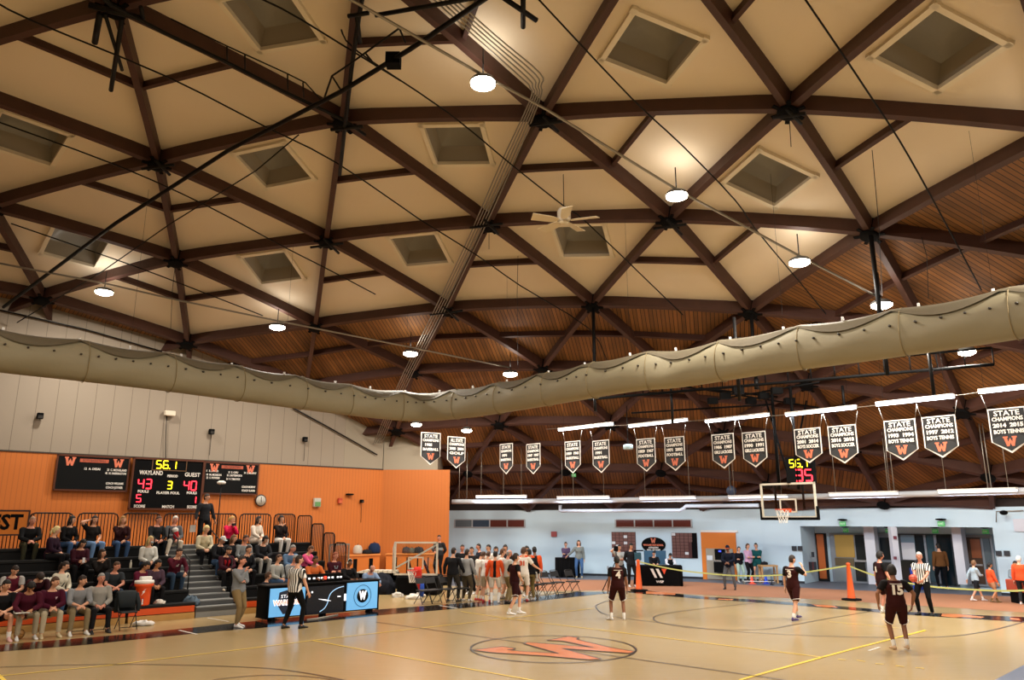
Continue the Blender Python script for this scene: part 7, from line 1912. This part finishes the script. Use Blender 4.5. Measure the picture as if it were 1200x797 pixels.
# players on the court
person('player in maroon number 1 with a hand on his hip walking before the huddle', G(603, 720), -PI * .5 + .2, H=1.80, head=(-.1, 0), arms=('hip', ((.02, .10, -.36), (1, -.35, 0))), top=('2e1014', 'short', '101012'), legs=('2e1014', 'shorts'), shoes='e8e6e4', socks='w', hair=('mop', 'dark'), twist=.35, feet=((-.1, .16, 0), (.1, -.2, 0)), vox=.016, extras=both(number_on('1', 'd8c8c4', .14, back=False), shorts_trim))
person('player wearing number 4 in maroon standing with his back turned', G(725, 727), .05, H=1.80, skin='brown', arms=('down', 'down'), top=('32100f', 'short', '141213'), legs=('32100f', 'shorts'), shoes='dedcd8', socks='w', hair=('short', 'black'), feet=((-.2, .02, 0, .5), (.16, 0, 0, -.15)), vox=.016, extras=both(number_on('4', 'e8e0d4', .26, line=1), shorts_trim))
person('player wearing number 3 in maroon walking with a hand raised to his face', G(932.5, 727), -PI * .28, H=1.82, head=(-.3, 0), nod=.1, arms=('down', ((-.02, .26, .06), (.5, .1, -1))), top=('32100f', 'short', '141213'), legs=('32100f', 'shorts'), shoes='4a3a78', socks='w', hair=('short', 'dark'), feet=((-.12, .34, 0), (.12, -.32, .0)), vox=.016, extras=both(number_on('3', 'e8e0d4', .26, line=1), shorts_trim))
person('player in black and maroon looking right behind number 15', G(1037, 719), -PI * .45, H=1.86, head=(-.1, 0), arms=('down', 'loose'), top=('2a1012', 'short', '121214'), legs=('2a1012', 'shorts'), shoes='e6e4e0', socks='w', hair=('mop', 'black'), skin='ruddy', vox=.018, extras=number_on('1', 'e8e0d4', .2))
person('player wearing number 15 in maroon, nearest player, seen from behind', G(1056, 762), -.12, H=1.83, skin='brown', head=(0, 0), arms=(((.16, .02, -.46), (1, -.5, 0)), ((.12, -.02, -.46), (1, -.5, 0))), wide=1.14, top=('32100f', 'short', '151213'), legs=('32100f', 'shorts'), shoes='c9a987', socks='w', hair=('mop', 'black'), feet=((-.11, .06, 0), (.12, -.06, .03)), vox=.014, extras=both(number_on('15', 'efe8dc', .26, line=1), shorts_trim))
person('white-haired referee in a striped shirt holding the basketball', G(1085.5, 721), PI * .72, H=1.86, head=(.35, 0), arms=(((-.02, .36, -.37), (.8, -.3, -.6)), ((-.16, .34, -.40), (.8, -.3, -.6))), top=('ffffff', 'short', 'ref'), legs=('0d0d0f', 'long'), shoes='0e0e0e', hair=('short', 'white'), skin='ruddy', wide=1.05, feet=((-.18, 0, 0), (.18, 0, 0)), vox=.016)
rb = G(1085.5, 721); fd_ = Vector((-math.sin(PI * .72), math.cos(PI * .72), 0)); ball(Vector((rb.x, rb.y, 1.10)) + fd_ * .50 - Vector((.05, .0, 0)), 'orange basketball held by the white-haired referee', .12, mat('ball_orange', 'c0503a', .5))
# far side
person('woman in a purple top behind the black stand with folded arms', Vector((AY(663.5, 675, 41.0).x, 41.0, 0)), PI + .1, H=1.70, female=True, arms=('cross', 'cross'), top=('5c4a66', 'long'), legs=('22242a', 'long'), shoes='222222', hair=('bun', 'dark'))
person('woman with long hair in a grey sweater and jeans leaning a hand on the stand', Vector((AY(679, 676, 39.6).x, 39.6, 0)), PI - .15, H=1.83, female=True, head=(.1, 0), arms=('down', ((.42, .12, -.40), (.3, -.4, -1))), top=('6f7571', 'long'), legs=('3c5c86', 'long'), shoes='b7a98c', hair=('long', '3a2a20'))
q = AY(727, 690, 35.2)
person('person in a pale grey t-shirt with an arm raised behind player 4', Vector((q.x, q.y, 0)), PI + .2, H=1.74, arms=('cross', 'wave'), top=('b9bcb8', 'short'), legs=('2b2c30', 'long'), shoes='333333', hair=('short', 'dark'))
person('person in black with loose black trousers beside the orange cone post', G(740.5, 687.8), PI + .2, H=1.82, head=(.1, 0), nod=.15, arms=('behind', 'behind'), top=('1f2024', 'long'), legs=('121214', 'long'), shoes='d4d4d2', hair=('mop', 'black'))
q = AY(764.5, 660, 38.2); person('youth in black seated behind the media table on the left', Vector((q.x, q.y - .35, .56)), PI, sit=.46, lean=.25, nod=.2, arms=('table', 'table'), top=('16171b', 'long'), legs=(BK, 'long'), hair=('short', 'black'), H=1.6)
q = AY(783, 660, 38.0); person('youth in a black jersey over white sleeves writing at the media table', Vector((q.x, q.y - .35, .5)), PI, sit=.46, lean=.35, nod=.35, arms=('table', 'table'), top=('16171b', 'long', 'd8d8dc'), legs=(BK, 'long'), hair=('mop', 'black'), H=1.6)
person('man in a navy sweater and grey trousers with an orange-brimmed cap reading his hands', G(856, 691), PI * .85, H=1.80, head=(0, 0), nod=.3, arms=('clasp', 'clasp'), top=('171d2c', 'long'), legs=('5d6166', 'long'), shoes='2b2b2b', hair=('short', 'dark'), skin='brown', feet=((-.2, 0, 0), (.2, .02, 0)), extras=cap_on('1b2233', 'd0562a'))
person('girl in a black hoodie and pale green leggings by the alcove', G(868, 682.3), PI + .2, H=1.60, female=True, arms=('cross', 'down'), top=('14151c', 'long'), legs=('a8c2b4', 'long'), shoes='c9c9c6', hair=('bun', 'dark'))
person('girl in a pink sweater and black leggings, middle of the three girls', G(878.5, 682.3), PI + .5, H=1.74, female=True, arms=('cross', 'cross'), top=('c9a0be', 'long'), legs=('141418', 'long'), shoes='26262a', hair=('bun', '5a4030'))
person('girl in a teal hoodie with bare legs, right of the three girls', G(889, 682.3), PI - .5, H=1.76, female=True, arms=('cross', 'cross'), wide=1.1, top=('134a4c', 'long'), legs=('134a4c', 'short'), shoes='26262a', socks='w', hair=('bun', 'black'))
q = G(1106, 690.5)
person('man in a brown jacket walking away through the open double door', q, -.1, H=1.86, arms=('down', 'down'), top=('6a4526', 'long'), legs=('101013', 'long'), shoes='b9bfc6', hair=('short', 'black'), wide=1.1, feet=((-.1, .15, 0), (.1, -.12, 0)))
person('child in a pale blue sweatshirt and dark shorts walking right', G(1146, 704.5), -PI * .5, H=1.40, arms=('walkb', 'phone'), top=('a9bcc6', 'long'), legs=('1e2026', 'shorts'), shoes='dcd6d4', socks='w', hair=('mop', 'lightbrown'), feet=((-.06, .28, 0), (.06, -.3, .02)))
person('girl in an orange top with brown boots walking right', G(1165, 706.5), -PI * .5, H=1.36, female=True, arms=('down', 'loose'), top=('d9542c', 'long'), legs=('b98a6a', 'short'), shoes='6e5634', socks='6e5634', hair=('bun', 'black'), skin='tan', feet=((-.06, .2, 0), (.06, -.14, .02)))
q = AY(1194, 690, 28.8); person('person in a grey hoodie seated behind the red-clothed table', Vector((q.x, q.y, .5)), PI - .6, sit=.46, H=1.66, head=(0, 0), arms=('table', 'table'), top=('7e868c', 'long'), legs=(BK, 'long'), hair=('short', 'dark'), skin='tan')
person('person in an orange sweatshirt cut off by the right edge', G(1201, 709), -PI * .3, H=1.62, arms=('down', 'down'), top=('d9542c', 'long'), legs=('2a2a2c', 'long'), shoes='e0dcd8', hair=('short', 'white'))
